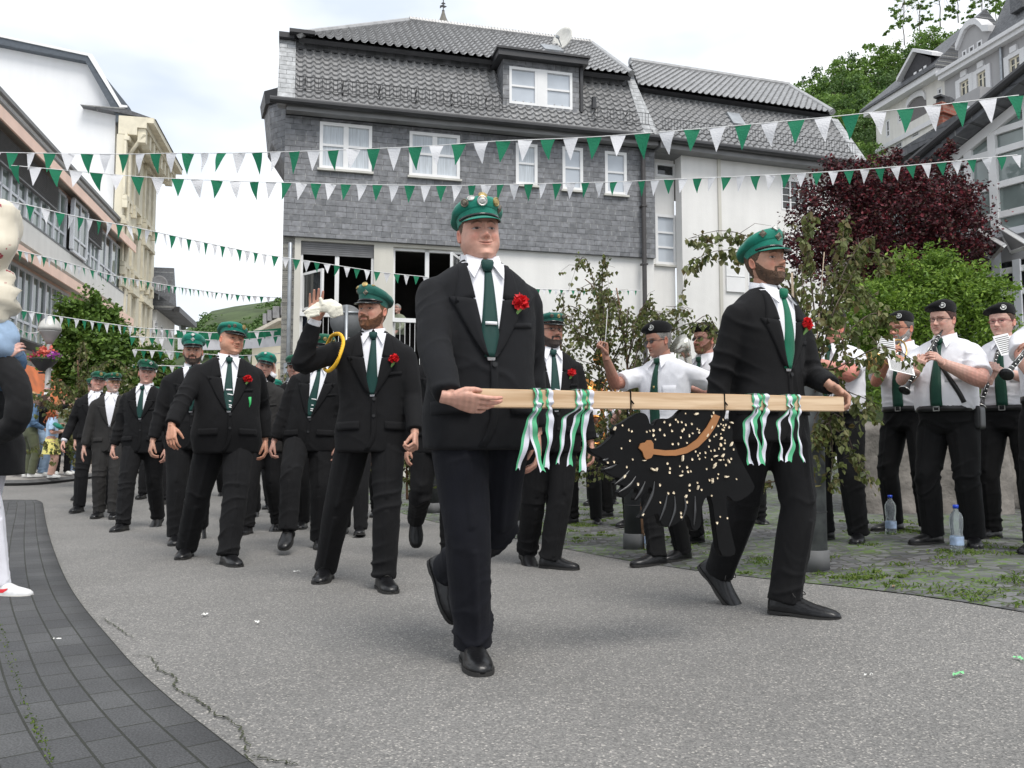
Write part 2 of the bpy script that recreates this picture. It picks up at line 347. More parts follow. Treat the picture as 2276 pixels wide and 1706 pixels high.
def leaf_quads(C, size, rs, flat=0., up=None, asp=1.6, bend=True):
 n = len(C); d = rs.normal(size=(n, 3)); d[:, 2] *= (1-flat); d /= np.linalg.norm(d, axis=1)[:, None]
 e = rs.normal(size=(n, 3))
 if flat: e[:, 2] *= (1-flat)
 e -= (e*d).sum(1)[:, None]*d; e /= np.linalg.norm(e, axis=1)[:, None]
 s = size*rs.uniform(.6, 1.3, n)[:, None]
 nn = np.cross(d, e)
 a = C-d*s*.5; b_ = C+e*s*.5/asp+nn*s*.08; c = C+d*s*.5; f = C-e*s*.5/asp+nn*s*.08
 V = np.stack([a, b_, c, f], 1).reshape(-1, 3)
 F = np.arange(4*n).reshape(-1, 4)
 return V, F.tolist()
def moss_line(pix, n, name, seed, sp=.008):
 rs = np.random.RandomState(seed); c = catmull([GP(*p)[:2] for p in pix], n); c += rs.normal(0, sp, c.shape)
 k = rs.rand(n) < .75; c = c[k]; C = np.array([(q[0], q[1], G(*q)+.016) for q in c]); V, F = leaf_quads(C, .009, rs)
 o = mesh_obj(name, V, F, mMoss, None, False); o['kind'] = 'stuff'; tag(o, 'green moss growing in the long paving joint', 'moss')
 return o
moss_line([(0, 1395), (20, 1470), (60, 1585), (85, 1640), (112, 1706)], 260, 'moss', 5)
rs = np.random.RandomState(21); C = []
for cx_, cy_, sx_, sy_, k in [(1900, 1290, 90, 25, 12), (2050, 1300, 130, 40, 18), (2200, 1330, 70, 30, 9), (1560, 1165, 60, 40, 14), (1340, 1150, 70, 35, 40), (1310, 1190, 90, 25, 20), (1240, 1170, 60, 25, 12), (900, 1110, 60, 18, 26), (1010, 1120, 60, 20, 20), (1960, 1170, 60, 25, 20), (2150, 1230, 60, 30, 16), (1480, 1200, 40, 30, 10), (1700, 1250, 80, 25, 14)]:
 for i in range(k):
  q = GP(cx_+rs.normal()*sx_, cy_+rs.normal()*sy_*.6);
  m_ = rs.randint(15, 60); a = rs.normal(0, rs.uniform(.02, .07), (m_, 2));
  for t in a:
   x_, y_ = q[0]+t[0], q[1]+t[1]
   if y_ > np.interp(x_, edge[::-1, 0], edge[::-1, 1])+.03: C.append((x_, y_, G(x_, y_)+.012))
C = np.array(C); V, F = leaf_quads(C, .028, rs, asp=3.)
mGr = leaf_mat('grass', [(.06, .11, .02), (.13, .20, .03), (.09, .15, .02), (.20, .24, .06)])
o = mesh_obj('grass', V, F, mGr, None, False); tag(o, 'green grass sprouting between the dark cobbles', 'grass', kind='stuff')
# buildings
def wall_mat(name, c, streak=.1):
 m, n, b = new_mat(name); l = n.links
 tc = nd(n, 'ShaderNodeTexCoord')
 n1 = nd(n, 'ShaderNodeTexNoise'); n1.inputs['Scale'].default_value = .8; n1.inputs['Detail'].default_value = 7; n1.inputs['Roughness'].default_value = .65; l.new(tc.outputs['Object'], n1.inputs['Vector'])
 mpn = nd(n, 'ShaderNodeMapping'); mpn.inputs['Scale'].default_value = (3, 3, .25); l.new(tc.outputs['Object'], mpn.inputs['Vector'])
 n2 = nd(n, 'ShaderNodeTexNoise'); n2.inputs['Scale'].default_value = 1.; n2.inputs['Detail'].default_value = 5; l.new(mpn.outputs[0], n2.inputs['Vector'])
 ad = nd(n, 'ShaderNodeMath', operation='ADD'); l.new(n1.outputs['Fac'], ad.inputs[0]); l.new(n2.outputs['Fac'], ad.inputs[1])
 mr = nd(n, 'ShaderNodeMapRange'); mr.inputs[1].default_value = .7; mr.inputs[2].default_value = 1.3; mr.inputs[3].default_value = 1-streak*2; mr.inputs[4].default_value = 1.04; l.new(ad.outputs[0], mr.inputs[0])
 mu = nd(n, 'ShaderNodeMix', data_type='RGBA', blend_type='MULTIPLY'); mu.inputs[0].default_value = 1; mu.inputs[6].default_value = c4(c)
 l.new(mr.outputs[0], mu.inputs[7]); l.new(mu.outputs[2], b.inputs['Base Color']); b.inputs['Roughness'].default_value = .9
 n3 = nd(n, 'ShaderNodeTexNoise'); n3.inputs['Scale'].default_value = 40; l.new(tc.outputs['Object'], n3.inputs['Vector'])
 bp = nd(n, 'ShaderNodeBump'); bp.inputs['Strength'].default_value = .3; bp.inputs['Distance'].default_value = .01; l.new(n3.outputs['Fac'], bp.inputs['Height']); l.new(bp.outputs[0], b.inputs['Normal'])
 return m
def slate_mat(name, c1, c2, bw=.22, rh=.125, chalk=.5, ax='x', coord='Object'):
 m, n, b = new_mat(name); l = n.links
 tc = nd(n, 'ShaderNodeTexCoord'); sx = nd(n, 'ShaderNodeSeparateXYZ'); l.new(tc.outputs[coord], sx.inputs[0])
 cx = nd(n, 'ShaderNodeCombineXYZ'); l.new(sx.outputs[{'x': 0, 'y': 1}[ax]], cx.inputs[0]); l.new(sx.outputs[2], cx.inputs[1])
 wn = nd(n, 'ShaderNodeTexNoise'); wn.inputs['Scale'].default_value = 2.; l.new(cx.outputs[0], wn.inputs['Vector'])
 ad = nd(n, 'ShaderNodeMix', data_type='RGBA', blend_type='LINEAR_LIGHT'); ad.inputs[0].default_value = .012; l.new(cx.outputs[0], ad.inputs[6]); l.new(wn.outputs['Color'], ad.inputs[7])
 br = nd(n, 'ShaderNodeTexBrick'); br.offset = .5; br.squash = .8; br.squash_frequency = 3; br.inputs['Scale'].default_value = 1
 br.inputs['Brick Width'].default_value = bw; br.inputs['Row Height'].default_value = rh; br.inputs['Mortar Size'].default_value = .006; br.inputs['Mortar Smooth'].default_value = .4
 br.inputs['Color1'].default_value = c4(c1); br.inputs['Color2'].default_value = c4(c2); br.inputs['Mortar'].default_value = (.34, .34, .33, 1); br.inputs['Bias'].default_value = 0
 l.new(ad.outputs[2], br.inputs['Vector'])
 n1 = nd(n, 'ShaderNodeTexNoise'); n1.inputs['Scale'].default_value = 5; n1.inputs['Detail'].default_value = 6; l.new(cx.outputs[0], n1.inputs['Vector'])
 r = nd(n, 'ShaderNodeValToRGB'); e = r.color_ramp.elements; e[0].position = .5-.12*chalk; e[0].color = (0, 0, 0, 1); e[1].position = .62; e[1].color = (1, 1, 1, 1); l.new(n1.outputs['Fac'], r.inputs['Fac'])
 avg = nd(n, 'ShaderNodeMix', data_type='RGBA'); avg.inputs[6].default_value = (.045, .047, .05, 1); l.new(r.outputs[0], avg.inputs[0]); l.new(br.outputs['Color'], avg.inputs[7])
 fm = nd(n, 'ShaderNodeMix', data_type='RGBA'); l.new(br.outputs['Fac'], fm.inputs[0]); l.new(br.outputs['Color'], fm.inputs[6]); l.new(avg.outputs[2], fm.inputs[7])
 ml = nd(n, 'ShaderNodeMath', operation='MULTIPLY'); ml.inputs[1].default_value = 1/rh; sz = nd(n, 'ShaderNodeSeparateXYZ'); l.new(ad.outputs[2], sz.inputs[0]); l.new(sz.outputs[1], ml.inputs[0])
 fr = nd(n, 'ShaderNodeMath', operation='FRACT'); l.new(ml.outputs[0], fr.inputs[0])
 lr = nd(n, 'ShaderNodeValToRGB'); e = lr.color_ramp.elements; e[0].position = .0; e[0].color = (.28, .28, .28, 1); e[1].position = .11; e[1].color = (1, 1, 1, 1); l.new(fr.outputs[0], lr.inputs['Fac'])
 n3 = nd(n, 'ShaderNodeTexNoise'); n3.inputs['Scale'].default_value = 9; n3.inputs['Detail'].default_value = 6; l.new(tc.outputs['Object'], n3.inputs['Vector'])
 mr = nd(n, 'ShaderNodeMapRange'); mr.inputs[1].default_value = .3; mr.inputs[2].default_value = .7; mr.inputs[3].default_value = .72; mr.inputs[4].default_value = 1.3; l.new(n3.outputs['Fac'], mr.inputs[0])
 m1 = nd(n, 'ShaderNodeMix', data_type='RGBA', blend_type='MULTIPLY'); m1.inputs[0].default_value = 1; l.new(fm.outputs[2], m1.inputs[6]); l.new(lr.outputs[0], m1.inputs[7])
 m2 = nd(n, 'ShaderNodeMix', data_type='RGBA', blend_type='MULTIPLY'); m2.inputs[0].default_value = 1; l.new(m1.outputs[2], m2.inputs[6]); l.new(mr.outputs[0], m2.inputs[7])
 l.new(m2.outputs[2], b.inputs['Base Color']); b.inputs['Roughness'].default_value = .55
 bp = nd(n, 'ShaderNodeBump'); bp.inputs['Strength'].default_value = .7; bp.inputs['Distance'].default_value = .012; l.new(fr.outputs[0], bp.inputs['Height']); bp.invert = True
 l.new(bp.outputs[0], b.inputs['Normal']); return m
M = {}
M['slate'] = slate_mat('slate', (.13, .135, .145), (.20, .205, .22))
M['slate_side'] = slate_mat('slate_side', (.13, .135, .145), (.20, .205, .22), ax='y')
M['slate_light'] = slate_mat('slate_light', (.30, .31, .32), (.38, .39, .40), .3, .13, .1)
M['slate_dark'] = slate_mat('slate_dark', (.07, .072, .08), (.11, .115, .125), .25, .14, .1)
M['tile'] = mat('roof_tile', (.36, .36, .363), .28, .32, 6, c2=(.25, .25, .252), spec=.8, bump=.1, bscale=30)
M['dark'] = mat('dark_metal', (.035, .035, .038), .45, .15, 5)
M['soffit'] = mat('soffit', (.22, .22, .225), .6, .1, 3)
M['cream_wall'] = wall_mat('white_render', (.80, .79, .77), .06)
M['pillar'] = wall_mat('beige_render', (.62, .60, .54), .06)
M['white'] = mat('white_frame', (.80, .80, .80), .4, .04, 3)
M['glass_sky'] = glass_mat('glass_sky', (.50, .54, .59), .06, .12, 1.1)
M['glass_dark'] = glass_mat('glass_dark', (.025, .028, .03), .04, .3, 1.5)
M['curtain'] = mat('curtain', (.52, .56, .60), .5, .14, 9, stretch=(6, 1, .3))
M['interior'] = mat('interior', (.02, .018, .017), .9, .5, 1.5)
M['shutter'] = mat('roller_shutter', (.17, .17, .175), .6, .1, 5)
M['zinc'] = mat('zinc', (.33, .35, .37), .4, .15, 6, metal=.6)
M['grey_frame'] = mat('grey_frame', (.64, .66, .70), .4, .06, 3)
M['peach'] = mat('peach_band', (.92, .66, .54), .7, .06, 1.5)
M['stone_sill'] = mat('sill', (.55, .54, .50), .8, .1, 5)
M['slab'] = mat('window_ledge', (.16, .165, .17), .6, .1, 5)
class Frame:
 """facade plane through two pixels/depths; local x = along facade, y = into the building, z = up"""
 def __init__(s, pA, YA, pB, YB):
  a = P(pA, CY, YA); b = P(pB, CY, YB); s.o = np.array([a[0], a[1], 0.]); d = b-a; d[2] = 0; s.u = nrm(d); s.w = np.array([-s.u[1], s.u[0], 0.])
  s.rz = math.atan2(s.u[1], s.u[0])
 def uz(s, px, py, w=0.):
  r = ray(px, py); c = np.array([0, 0, CAMH]); q = s.o+s.w*w
  t = np.dot(q-c, s.w)/np.dot(r, s.w); p = c+r*t; return np.array([np.dot(p-s.o, s.u), p[2]])
 def U(s, px, w=0., py=600): return s.uz(px, py, w)[0]
 def root(s, name, label, cat, group=None): return empty(name, s.o, s.rz, label, cat, group)
 def world(s, u, w, z): return s.o+s.u*u+s.w*w+np.array([0, 0, z])
def clip_poly(V, F, planes):
 """clip a mesh with planes (point, outward normal)"""
 import bmesh
 me = bpy.data.meshes.new('c'); me.from_pydata(np.asarray(V).tolist(), [], F); bm = bmesh.new(); bm.from_mesh(me); bpy.data.meshes.remove(me)
 for p, nn in planes:
  bmesh.ops.bisect_plane(bm, geom=bm.verts[:]+bm.edges[:]+bm.faces[:], plane_co=tuple(p), plane_no=tuple(nn), clear_outer=True)
 bm.verts.index_update(); V2 = [tuple(v.co) for v in bm.verts]; F2 = [[v.index for v in f.verts] for f in bm.faces]; bm.free(); return V2, F2
def tiles(name, poly, parent, m, tw=.19, th=.175, amp=.03, thick=True):
 """poly: 3-D corners (bottom-left, bottom-right, top-right, top-left), pantile relief"""
 poly = [np.array(p, float) for p in poly]; bl, br_, tr, tl = poly
 u = nrm(br_-bl); nn = nrm(np.cross(u, tl-bl)); v = np.cross(nn, u)
 if nn[2] < 0 and abs(nn[2]) > .05: nn = -nn
 uv = [((p-bl)@u, (p-bl)@v) for p in poly]; u0 = min(a for a, _ in uv); u1 = max(a for a, _ in uv); v1 = max(c for _, c in uv); v0 = min(c for _, c in uv)
 ks = [0, .12, .25, .4, .55, .7, .85]; us = []; x = math.floor(u0/tw)*tw
 while x < u1+tw:
  us += [x+k*tw for k in ks]; x += tw
 us = np.array(us); prof = amp*(np.cos(2*math.pi*us/tw)+.35*np.cos(4*math.pi*us/tw))
 V = []; y = math.floor(v0/th)*th; rows = []
 while y < v1+th: rows += [(y+.001, .042), (y+th-.002, .0)]; y += th
 for yy, h in rows:
  off = prof+h
  V.append(bl+np.outer(us, u)+v*yy+np.outer(off, nn))
 V = np.concatenate(V); nu = len(us); F = [[j*nu+i, j*nu+i+1, (j+1)*nu+i+1, (j+1)*nu+i] for j in range(len(rows)-1) for i in range(nu-1)]
 cen = sum(poly)/4; pl = []
 for i in range(4):
  a, c = poly[i], poly[(i+1) % 4]; e = c-a
  if np.linalg.norm(e) < 1e-3: continue
  o_ = np.cross(e, nn); o_ = nrm(o_)
  if np.dot(cen-a, o_) > 0: o_ = -o_
  pl.append((a, o_))
 V2, F2 = clip_poly(V, F, pl)
 return mesh_obj(name, V2, F2, m, parent, False)
def slabq(poly, t):
 """thick slab from 4+ 3-D points, thickness t behind its normal"""
 poly = [np.array(p, float) for p in poly]; nn = nrm(np.cross(poly[1]-poly[0], poly[-1]-poly[0])); return poly, [p-nn*t for p in poly]
def window(fr, root, u0, u1, z0, z1, w=0., cols=2, rails=(.5,), frame=.06, m='white', glass='curtain', depth=.1, bar=.05, sill=None, name='window', proud=.0):
 """window frame set in the wall, with a pane part; w is the wall plane"""
 mb = MB(); y0 = w-.02-proud; y1 = w+depth
 mb.b2(u0, u0+frame, y0, y1, z0, z1); mb.b2(u1-frame, u1, y0, y1, z0, z1); mb.b2(u0+frame, u1-frame, y0, y1, z0, z0+frame); mb.b2(u0+frame, u1-frame, y0, y1, z1-frame, z1)
 iu0, iu1, iz0, iz1 = u0+frame, u1-frame, z0+frame, z1-frame
 for i in range(1, cols):
  c = iu0+(iu1-iu0)*i/cols; mb.b2(c-bar, c+bar, y0+.012, y1-.01, iz0, iz1)
 for r_ in rails:
  z = iz0+(iz1-iz0)*r_; mb.b2(iu0, iu1, y0+.022, y1-.02, z-bar*.45, z+bar*.45)
 o = mb.build(name, M[m], root)
 g = MB(); g.b2(iu0, iu1, y0+.05, y0+.06, iz0, iz1); g.build('pane', M[glass], o)
 if sill:
  s_ = MB(); s_.b2(u0-.04, u1+.04, y0-.06, y0+.05, z0-.05, z0-.003); s_.build('sill', M[sill], o)
 return o
def rect(fr, x0, y0, x1, y1, w=0.):
 a = fr.uz(x0, (y0), w); b_ = fr.uz(x1, y1, w); return a[0], b_[0], b_[1], a[1]
# ======================= slate house
FH = Frame(622, 18.0, 1454, 20.15)
H = FH.root('slate_house', 'grey slate-clad house with tiled mansard roof above the marching men', 'house')
Lh = FH.U(1454); ze = (FH.uz(622, 245)[1]+FH.uz(1454, 322)[1])/2; zs = (FH.uz(622, 519)[1]+FH.uz(1454, 580)[1])/2
D = 8.0
def wall_with_holes(u0, u1, z0, z1, y, t, holes, m, name, parent):
 """flat wall slab with rectangular openings (u0,u1,z0,z1)"""
 us = sorted({u0, u1}|{h[0] for h in holes}|{h[1] for h in holes}); zz = sorted({z0, z1}|{h[2] for h in holes}|{h[3] for h in holes}); mb = MB()
 us = [u for u in us if u0 <= u <= u1]; zz = [z for z in zz if z0 <= z <= z1]
 for i in range(len(us)-1):
  j = 0
  while j < len(zz)-1:
   cu = (us[i]+us[i+1])/2
   inside = lambda k: any(h[0] < cu < h[1] and h[2] < (zz[k]+zz[k+1])/2 < h[3] for h in holes)
   if inside(j): j += 1; continue
   k = j
   while k+1 < len(zz)-1 and not inside(k+1): k += 1
   mb.b2(us[i], us[i+1], y, y+t, zz[j], zz[k+1]); j = k+1
 return mb.build(name, m, parent)
wins = [rect(FH, 711, 273, 825, 386), rect(FH, 909, 294, 1020, 402), rect(FH, 1144, 320, 1192, 416), rect(FH, 1247, 328, 1293, 427), rect(FH, 1341, 338, 1390, 437)]
z_hi = np.mean([w_[3] for w_ in wins]);
wins = [(a, c, z, zt) for a, c, z, zt in wins]
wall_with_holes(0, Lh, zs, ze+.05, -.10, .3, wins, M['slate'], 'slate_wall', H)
for i, (a, c, z, zt) in enumerate(wins):
 if i < 2: window(FH, H, a, c, z, zt, w=-.09, cols=2, rails=(.52,), glass='curtain', frame=.07, bar=.055, sill='stone_sill')
 else: window(FH, H, a, c, z, zt, w=-.09, cols=1, rails=(.53,), glass=['curtain', 'glass_sky', 'glass_sky'][i-2], frame=.07, bar=.05, sill='stone_sill')
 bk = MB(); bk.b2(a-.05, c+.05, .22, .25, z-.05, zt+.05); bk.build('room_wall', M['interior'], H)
op = [(FH.U(668), FH.U(831), 1.3, zs-.06), (FH.U(874), FH.U(1030), 1.3, zs-.08)]
wall_with_holes(0, FH.U(1030)+.0, -.3, zs-.003, 0, .35, op, M['pillar'], 'ground_floor_wall', H)
wall_with_holes(FH.U(1030)+.002, Lh, -.3, zs-.003, .003, .35, [], M['cream_wall'], 'wall', H)
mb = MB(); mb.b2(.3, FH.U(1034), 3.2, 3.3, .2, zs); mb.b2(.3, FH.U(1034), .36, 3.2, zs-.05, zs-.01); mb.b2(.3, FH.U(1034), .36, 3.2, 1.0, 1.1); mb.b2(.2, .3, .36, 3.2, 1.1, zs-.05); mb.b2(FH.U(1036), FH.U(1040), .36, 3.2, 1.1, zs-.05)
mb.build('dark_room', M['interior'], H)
zt = FH.uz(750, 527)[1]; zb = FH.uz(750, 567)[1]; mb = MB()
for k in range(9):
 z0 = zb+(zt-zb)*k/9; mb.b2(op[0][0], op[0][1], .06, .10, z0, z0+(zt-zb)/9*.86)
 mb.b2(op[0][0], op[0][1], .075, .09, z0, z0+(zt-zb)/9)
mb.build('roller_shutter', M['shutter'], H)
for (a, c, z0, z1), mu_, zl in ((op[0], 749, 699), (op[1], 949, 712)):
 uz_ = FH.U(mu_, .1); zr = FH.uz(mu_, zl, .1)[1]; mb = MB()
 mb.b2(uz_-.045, uz_+.045, .08, .16, zr, z1-.001); mb.b2(a, a+.05, .08, .16, z0, z1); mb.b2(c-.05, c, .08, .16, z0, z1); mb.b2(a+.05, c-.05, .08, .16, z1-.06, z1-.002)
 f = mb.build('window', M['white'], H)
 mb = MB(); mb.b2(a, c, .0, .07, zr-.07, zr+.02)
 for k in range(int((c-a)/.11)): mb.b2(a+.05+k*.11, a+.059+k*.11, .02, .035, 1.3, zr-.07)
 mb.b2(a, c, .0, .06, 1.3, 1.36); mb.build('balustrade', M['white'], H)
def sash(a, z0, z1, ang, wd, y=.16):
 mb = MB(); ca, sa = math.cos(ang), math.sin(ang); rot = [[ca, -sa, 0], [sa, ca, 0], [0, 0, 1]]
 def bx(x0, x1, zz0, zz1, t=.05):
  c = np.array([(x0+x1)/2, 0, 0])@np.array(rot).T; mb.box((a+c[0], y+c[1], (zz0+zz1)/2), (abs(x1-x0), t, zz1-zz0), rot)
 bx(0, .055*np.sign(wd), z0, z1); bx(wd-.055*np.sign(wd), wd, z0, z1); bx(.055*np.sign(wd), wd-.055*np.sign(wd), z0, z0+.055); bx(.055*np.sign(wd), wd-.055*np.sign(wd), z1-.055, z1)
 f = mb.build('open_sash', M['white'], H); mb = MB(); bx(.055*np.sign(wd), wd-.055*np.sign(wd), z0+.055, z1-.055, .01); mb.build('pane', M['glass_dark'], f)
sash(op[1][1]-.05, FH.uz(990, 640, .1)[1], zs-.22, R(62), -.65)
sash(op[0][0]+.06, FH.uz(680, 690, .1)[1], zs-.75, R(-118+60), .75)
def H3(px, py, w): a = FH.uz(px, py, w); return np.array([a[0], w, a[1]])
wE, wM, wU, wR = -.42, .55, .22, 3.0
ZE = ze+.06; Zm = np.mean([FH.uz(660, 105, wM)[1], FH.uz(1091, 159, wM)[1], FH.uz(1393, 196, wM)[1]])
Zu = np.mean([FH.uz(672, 76, wU)[1], FH.uz(1101, 131, wU)[1], FH.uz(1400, 170, wU)[1]]); Zr = np.mean([FH.uz(910, 48, wR)[1], FH.uz(1315, 99, wR)[1]])
uTL = FH.U(657, wM, 105); uTR = FH.U(1393, wM, 195); uBL = FH.U(656, wE, 230); uBR = FH.U(1432, wE, 318)
tiles('roof_lower_slope', [(uBL, wE, ZE), (uBR, wE, ZE), (uTR, wM, Zm), (uTL, wM, Zm)], H, M['tile'])
mb = MB()
uL0 = FH.U(616, wE, 240); uL1 = FH.U(622, wM, 95); uR0 = FH.U(1466, wE, 300); uR1 = FH.U(1410, wM, 190)
mb.hexa([(uL0, wE-.02, ZE), (uBL, wE-.02, ZE), (uTL, wM-.02, Zm+.3), (uL1, wM-.02, Zm+.3)], [(uL0, wE+.5, ZE), (uBL, wE+.5, ZE), (uTL, wM+.5, Zm+.3), (uL1, wM+.5, Zm+.3)])
mb.build('slate_verge', M['slate_light'], H); mb = MB(); mb.hexa([(uBR, wE-.02, ZE), (uR0, wE-.02, ZE), (uR1, wM-.02, Zm+.2), (uTR, wM-.02, Zm+.2)], [(uBR, wE+.5, ZE), (uR0, wE+.5, ZE), (uR1, wM+.5, Zm+.2), (uTR, wM+.5, Zm+.2)])
mb.build('slate_verge', M['slate_light'], H)
mb = MB(); mb.b2(uTL, uTR, wM-.03, wM+.3, Zm+.01, Zu+.1); mb.build('slate_band', M['slate'], H)
mb = MB(); mb.hexa([(uBL, wE+.15, ZE), (uBR, wE+.15, ZE), (uTR, wM+.05, Zm), (uTL, wM+.05, Zm)], [(uBL, 3.3, ZE), (uBR, 3.3, ZE), (uTR, 3.3, Zm), (uTL, 3.3, Zm)]); mb.build('roof_body', M['dark'], H)
uUL = FH.U(665, wU, 74); uUR = FH.U(1404, wU, 170); uRL = FH.U(910, wR, 48); uRR = FH.U(1315, wR, 99)
tiles('roof_upper_slope', [(uUL, wU, Zu), (uUR, wU, Zu), (uRR, wR, Zr), (uRL, wR, Zr)], H, M['tile'], th=.26)
mb = MB(); q = .04
mb.hexa([(uUL, wU+q, Zu-.02), (uUR, wU+q, Zu-.02), (uRR, wR, Zr-.1), (uRL, wR, Zr-.1)], [(uUL, wU+.1, Zu-.10), (uUR, wU+.1, Zu-.10), (uRR, wR+.1, Zr-.2), (uRL, wR+.1, Zr-.2)])
mb.build('roof_body', M['dark'], H)
mb = MB()  # hip flanks and back slope
mb.hexa([(uUL, wU, Zu), (uRL, wR, Zr), (uUL+.1, 2*wR-wU, Zu)], [(uUL+.1, wU+.3, Zu-.05), (uRL+.1, wR, Zr-.15), (uUL+.2, 2*wR-wU, Zu-.05)])
mb.hexa([(uUR, wU, Zu), (uRR, wR, Zr), (uUR-.1, 2*wR-wU, Zu)], [(uUR-.1, wU+.3, Zu-.05), (uRR-.1, wR, Zr-.15), (uUR-.2, 2*wR-wU, Zu-.05)])
mb.build('hip_slope', M['slate_light'], H)
mb = MB(); ridge = lambda a, c, r=.1: mb.tube([a, c], r, 8)
ridge((uRL, wR, Zr+.03), (uRR, wR, Zr+.03)); ridge((uUL, wU, Zu+.04), (uRL, wR, Zr+.03), .085); ridge((uUR, wU, Zu+.04), (uRR, wR, Zr+.03), .085)
k = 0
while k < 60:
 t = k/60; x_ = uRL+(uRR-uRL)*t; mb.tube([(x_, wR, Zr+.03), (x_+.05, wR, Zr+.03)], .12, 8); k += 1
mb.build('ridge_tiles', M['tile'], H)
mb = MB(); mb.b2(FH.U(644, wM, 60), FH.U(700, wM, 60), wM-.4, wM+4, Zu+.05, Zu+.13); mb.b2(FH.U(621, wM, 60), FH.U(655, wM, 60), wM-.25, wM+3.5, Zu-.02, Zu+.10); mb.build('roof_edge_sheet', M['dark'], H)
mb = MB(); mb.tube([(uL0-.15, wE-.07, ZE-.04), (uR0+.02, wE-.07, ZE-.04)], .075, 10); mb.build('gutter', M['dark'], H)
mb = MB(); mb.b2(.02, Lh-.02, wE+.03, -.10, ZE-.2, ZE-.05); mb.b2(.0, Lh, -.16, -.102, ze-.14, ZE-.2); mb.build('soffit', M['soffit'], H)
mb = MB(); dx = FH.U(1425); mb.tube([(dx, -.2, ZE-.1), (dx, -.2, .2)], .055, 10)
for z in np.arange(1, 7.5, 1.4): mb.b2(dx-.07, dx+.07, -.26, -.1, z, z+.04)
mb.build('downpipe', mat('brown_pipe', (.06, .055, .055), .5), H)
def guard(px0, py0, px1, py1, step=.16):
 mb = MB(); w0 = wE+.16; a = FH.U(px0, w0, py0); c = FH.U(px1, w0, py1); t = (w0-wE)/(wM-wE); z = ZE+(Zm-ZE)*t
 y_ = w0-.13; mb.tube([(a, y_, z+.03), (c, y_, z+.03)], .008, 6); mb.tube([(a, y_, z+.30), (c, y_, z+.30)], .008, 6); x = a
 while x < c:
  mb.tube([(x, y_, z+.03), (x, y_, z+.30)], .006, 4); x += step/2
 x = a+.2
 while x < c:
  mb.tube([(x, y_, z+.05), (x, w0+.1, z+.05)], .016, 4); mb.tube([(x, y_, z+.28), (x, w0+.12, z+.22)], .016, 4); x += .8
 mb.build('snow_guard', M['dark'], H)
guard(656, 225, 1129, 275); guard(1303, 295, 1440, 312)
w0 = -.12; a, c = FH.U(1118, w0, 200), FH.U(1287, w0, 200); z0 = FH.uz(1200, 240, w0)[1]; z1 = FH.uz(1200, 140, w0)[1]
wa, wb, wz0, wz1 = FH.U(1132, w0, 190), FH.U(1272, w0, 190), FH.uz(1200, 236, w0)[1], FH.uz(1200, 154, w0)[1]
dm = wall_with_holes(a, c, z0-.1, z1, w0, .12, [(wa, wb, wz0, wz1)], M['slate'], 'dormer', H)
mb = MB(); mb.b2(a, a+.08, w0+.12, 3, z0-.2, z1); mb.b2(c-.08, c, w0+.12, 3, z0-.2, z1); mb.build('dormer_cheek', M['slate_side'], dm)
mb = MB(); mb.b2(a-.16, c+.16, w0-.22, 3, z1, z1+.14); mb.b2(a-.2, c+.2, w0-.26, 3.05, z1+.14, z1+.19); mb.build('dormer_roof', M['dark'], dm)
cu = (wa+wb)/2
window(FH, H, wa, cu-.09, wz0, wz1, w=w0+.012, cols=1, rails=(.5,), glass='glass_sky', frame=.06)
window(FH, H, cu+.09, wb, wz0, wz1, w=w0+.012, cols=1, rails=(.5,), glass='glass_sky', frame=.06)
mb = MB(); mb.b2(cu-.09, cu+.09, w0-.012, w0+.1, wz0, wz1); mb.build('window_post', M['white'], H)
mb = MB(); mb.b2(a+.08, c-.08, w0+.5, w0+.55, z0-.1, z1-.01); mb.build('room_wall', mat('room_grey', (.2, .21, .24), .9, .3, 2), H)
mb = MB(); mb.b2(c+.02, c+.09, w0-.04, w0+.03, z0, z1); mb.build('dormer_pipe', M['dark'], H)
def on_slope(px, py, wa_, za, wb_, zb_):   # intersect ray with roof slope plane
 lo, hi = wa_, wb_
 for _ in range(40):
  w = (lo+hi)/2; u, z = FH.uz(px, py, w); zz = za+(zb_-za)*(w-wa_)/(wb_-wa_)
  if z > zz: lo = w
  else: hi = w
 return u, w, z
u, w, z = on_slope(1226, 113, wU, Zu, wR, Zr); mb = MB(); sl = math.atan2(Zr-Zu, wR-wU); rot = [[1, 0, 0], [0, math.cos(sl), -math.sin(sl)], [0, math.sin(sl), math.cos(sl)]]
mb.box((u, w, z+.05), (.5, .6, .1), rot); mb.build('skylight', M['zinc'], H)
u, w, z = on_slope(1317, 245, wE, ZE, wM, Zm); mb = MB(); mb.tube([(u, w-.1, z), (u, w-.1, z+.16), (u, w-.1, z+.28)], [.07, .06, .06], 8); mb.build('vent_pipe', M['dark'], H)
mb = MB(); zo0 = FH.uz(605, 395, .5)[1]; zo1 = FH.uz(605, 225, .5)[1]
mb.hexa([(-.0, .35, zo0+.3), (-.0, .35, zo1), (-.38, .75, zo1), (-.30, .75, zo0+.9)], [(-.0, 1.5, zo0+.2), (-.0, 1.5, zo1), (-.50, 1.5, zo1), (-.40, 1.5, zo0+.8)])
mb.build('side_oriel', M['slate_side'], H)
mb = MB(); mb.hexa([(-.45, .7, zo1), (.0, .25, zo1), (.0, 1.6, zo1), (-.56, 1.6, zo1)], [(-.48, .65, zo1+.28), (.0, .2, zo1+.28), (.0, 1.6, zo1+.28), (-.6, 1.6, zo1+.28)]); mb.build('oriel_roof', M['dark'], H)
mb = MB(); mb.b2(.0, .25, .0, 6, -.3, ze+.4); mb.build('side_wall', M['slate_side'], H)
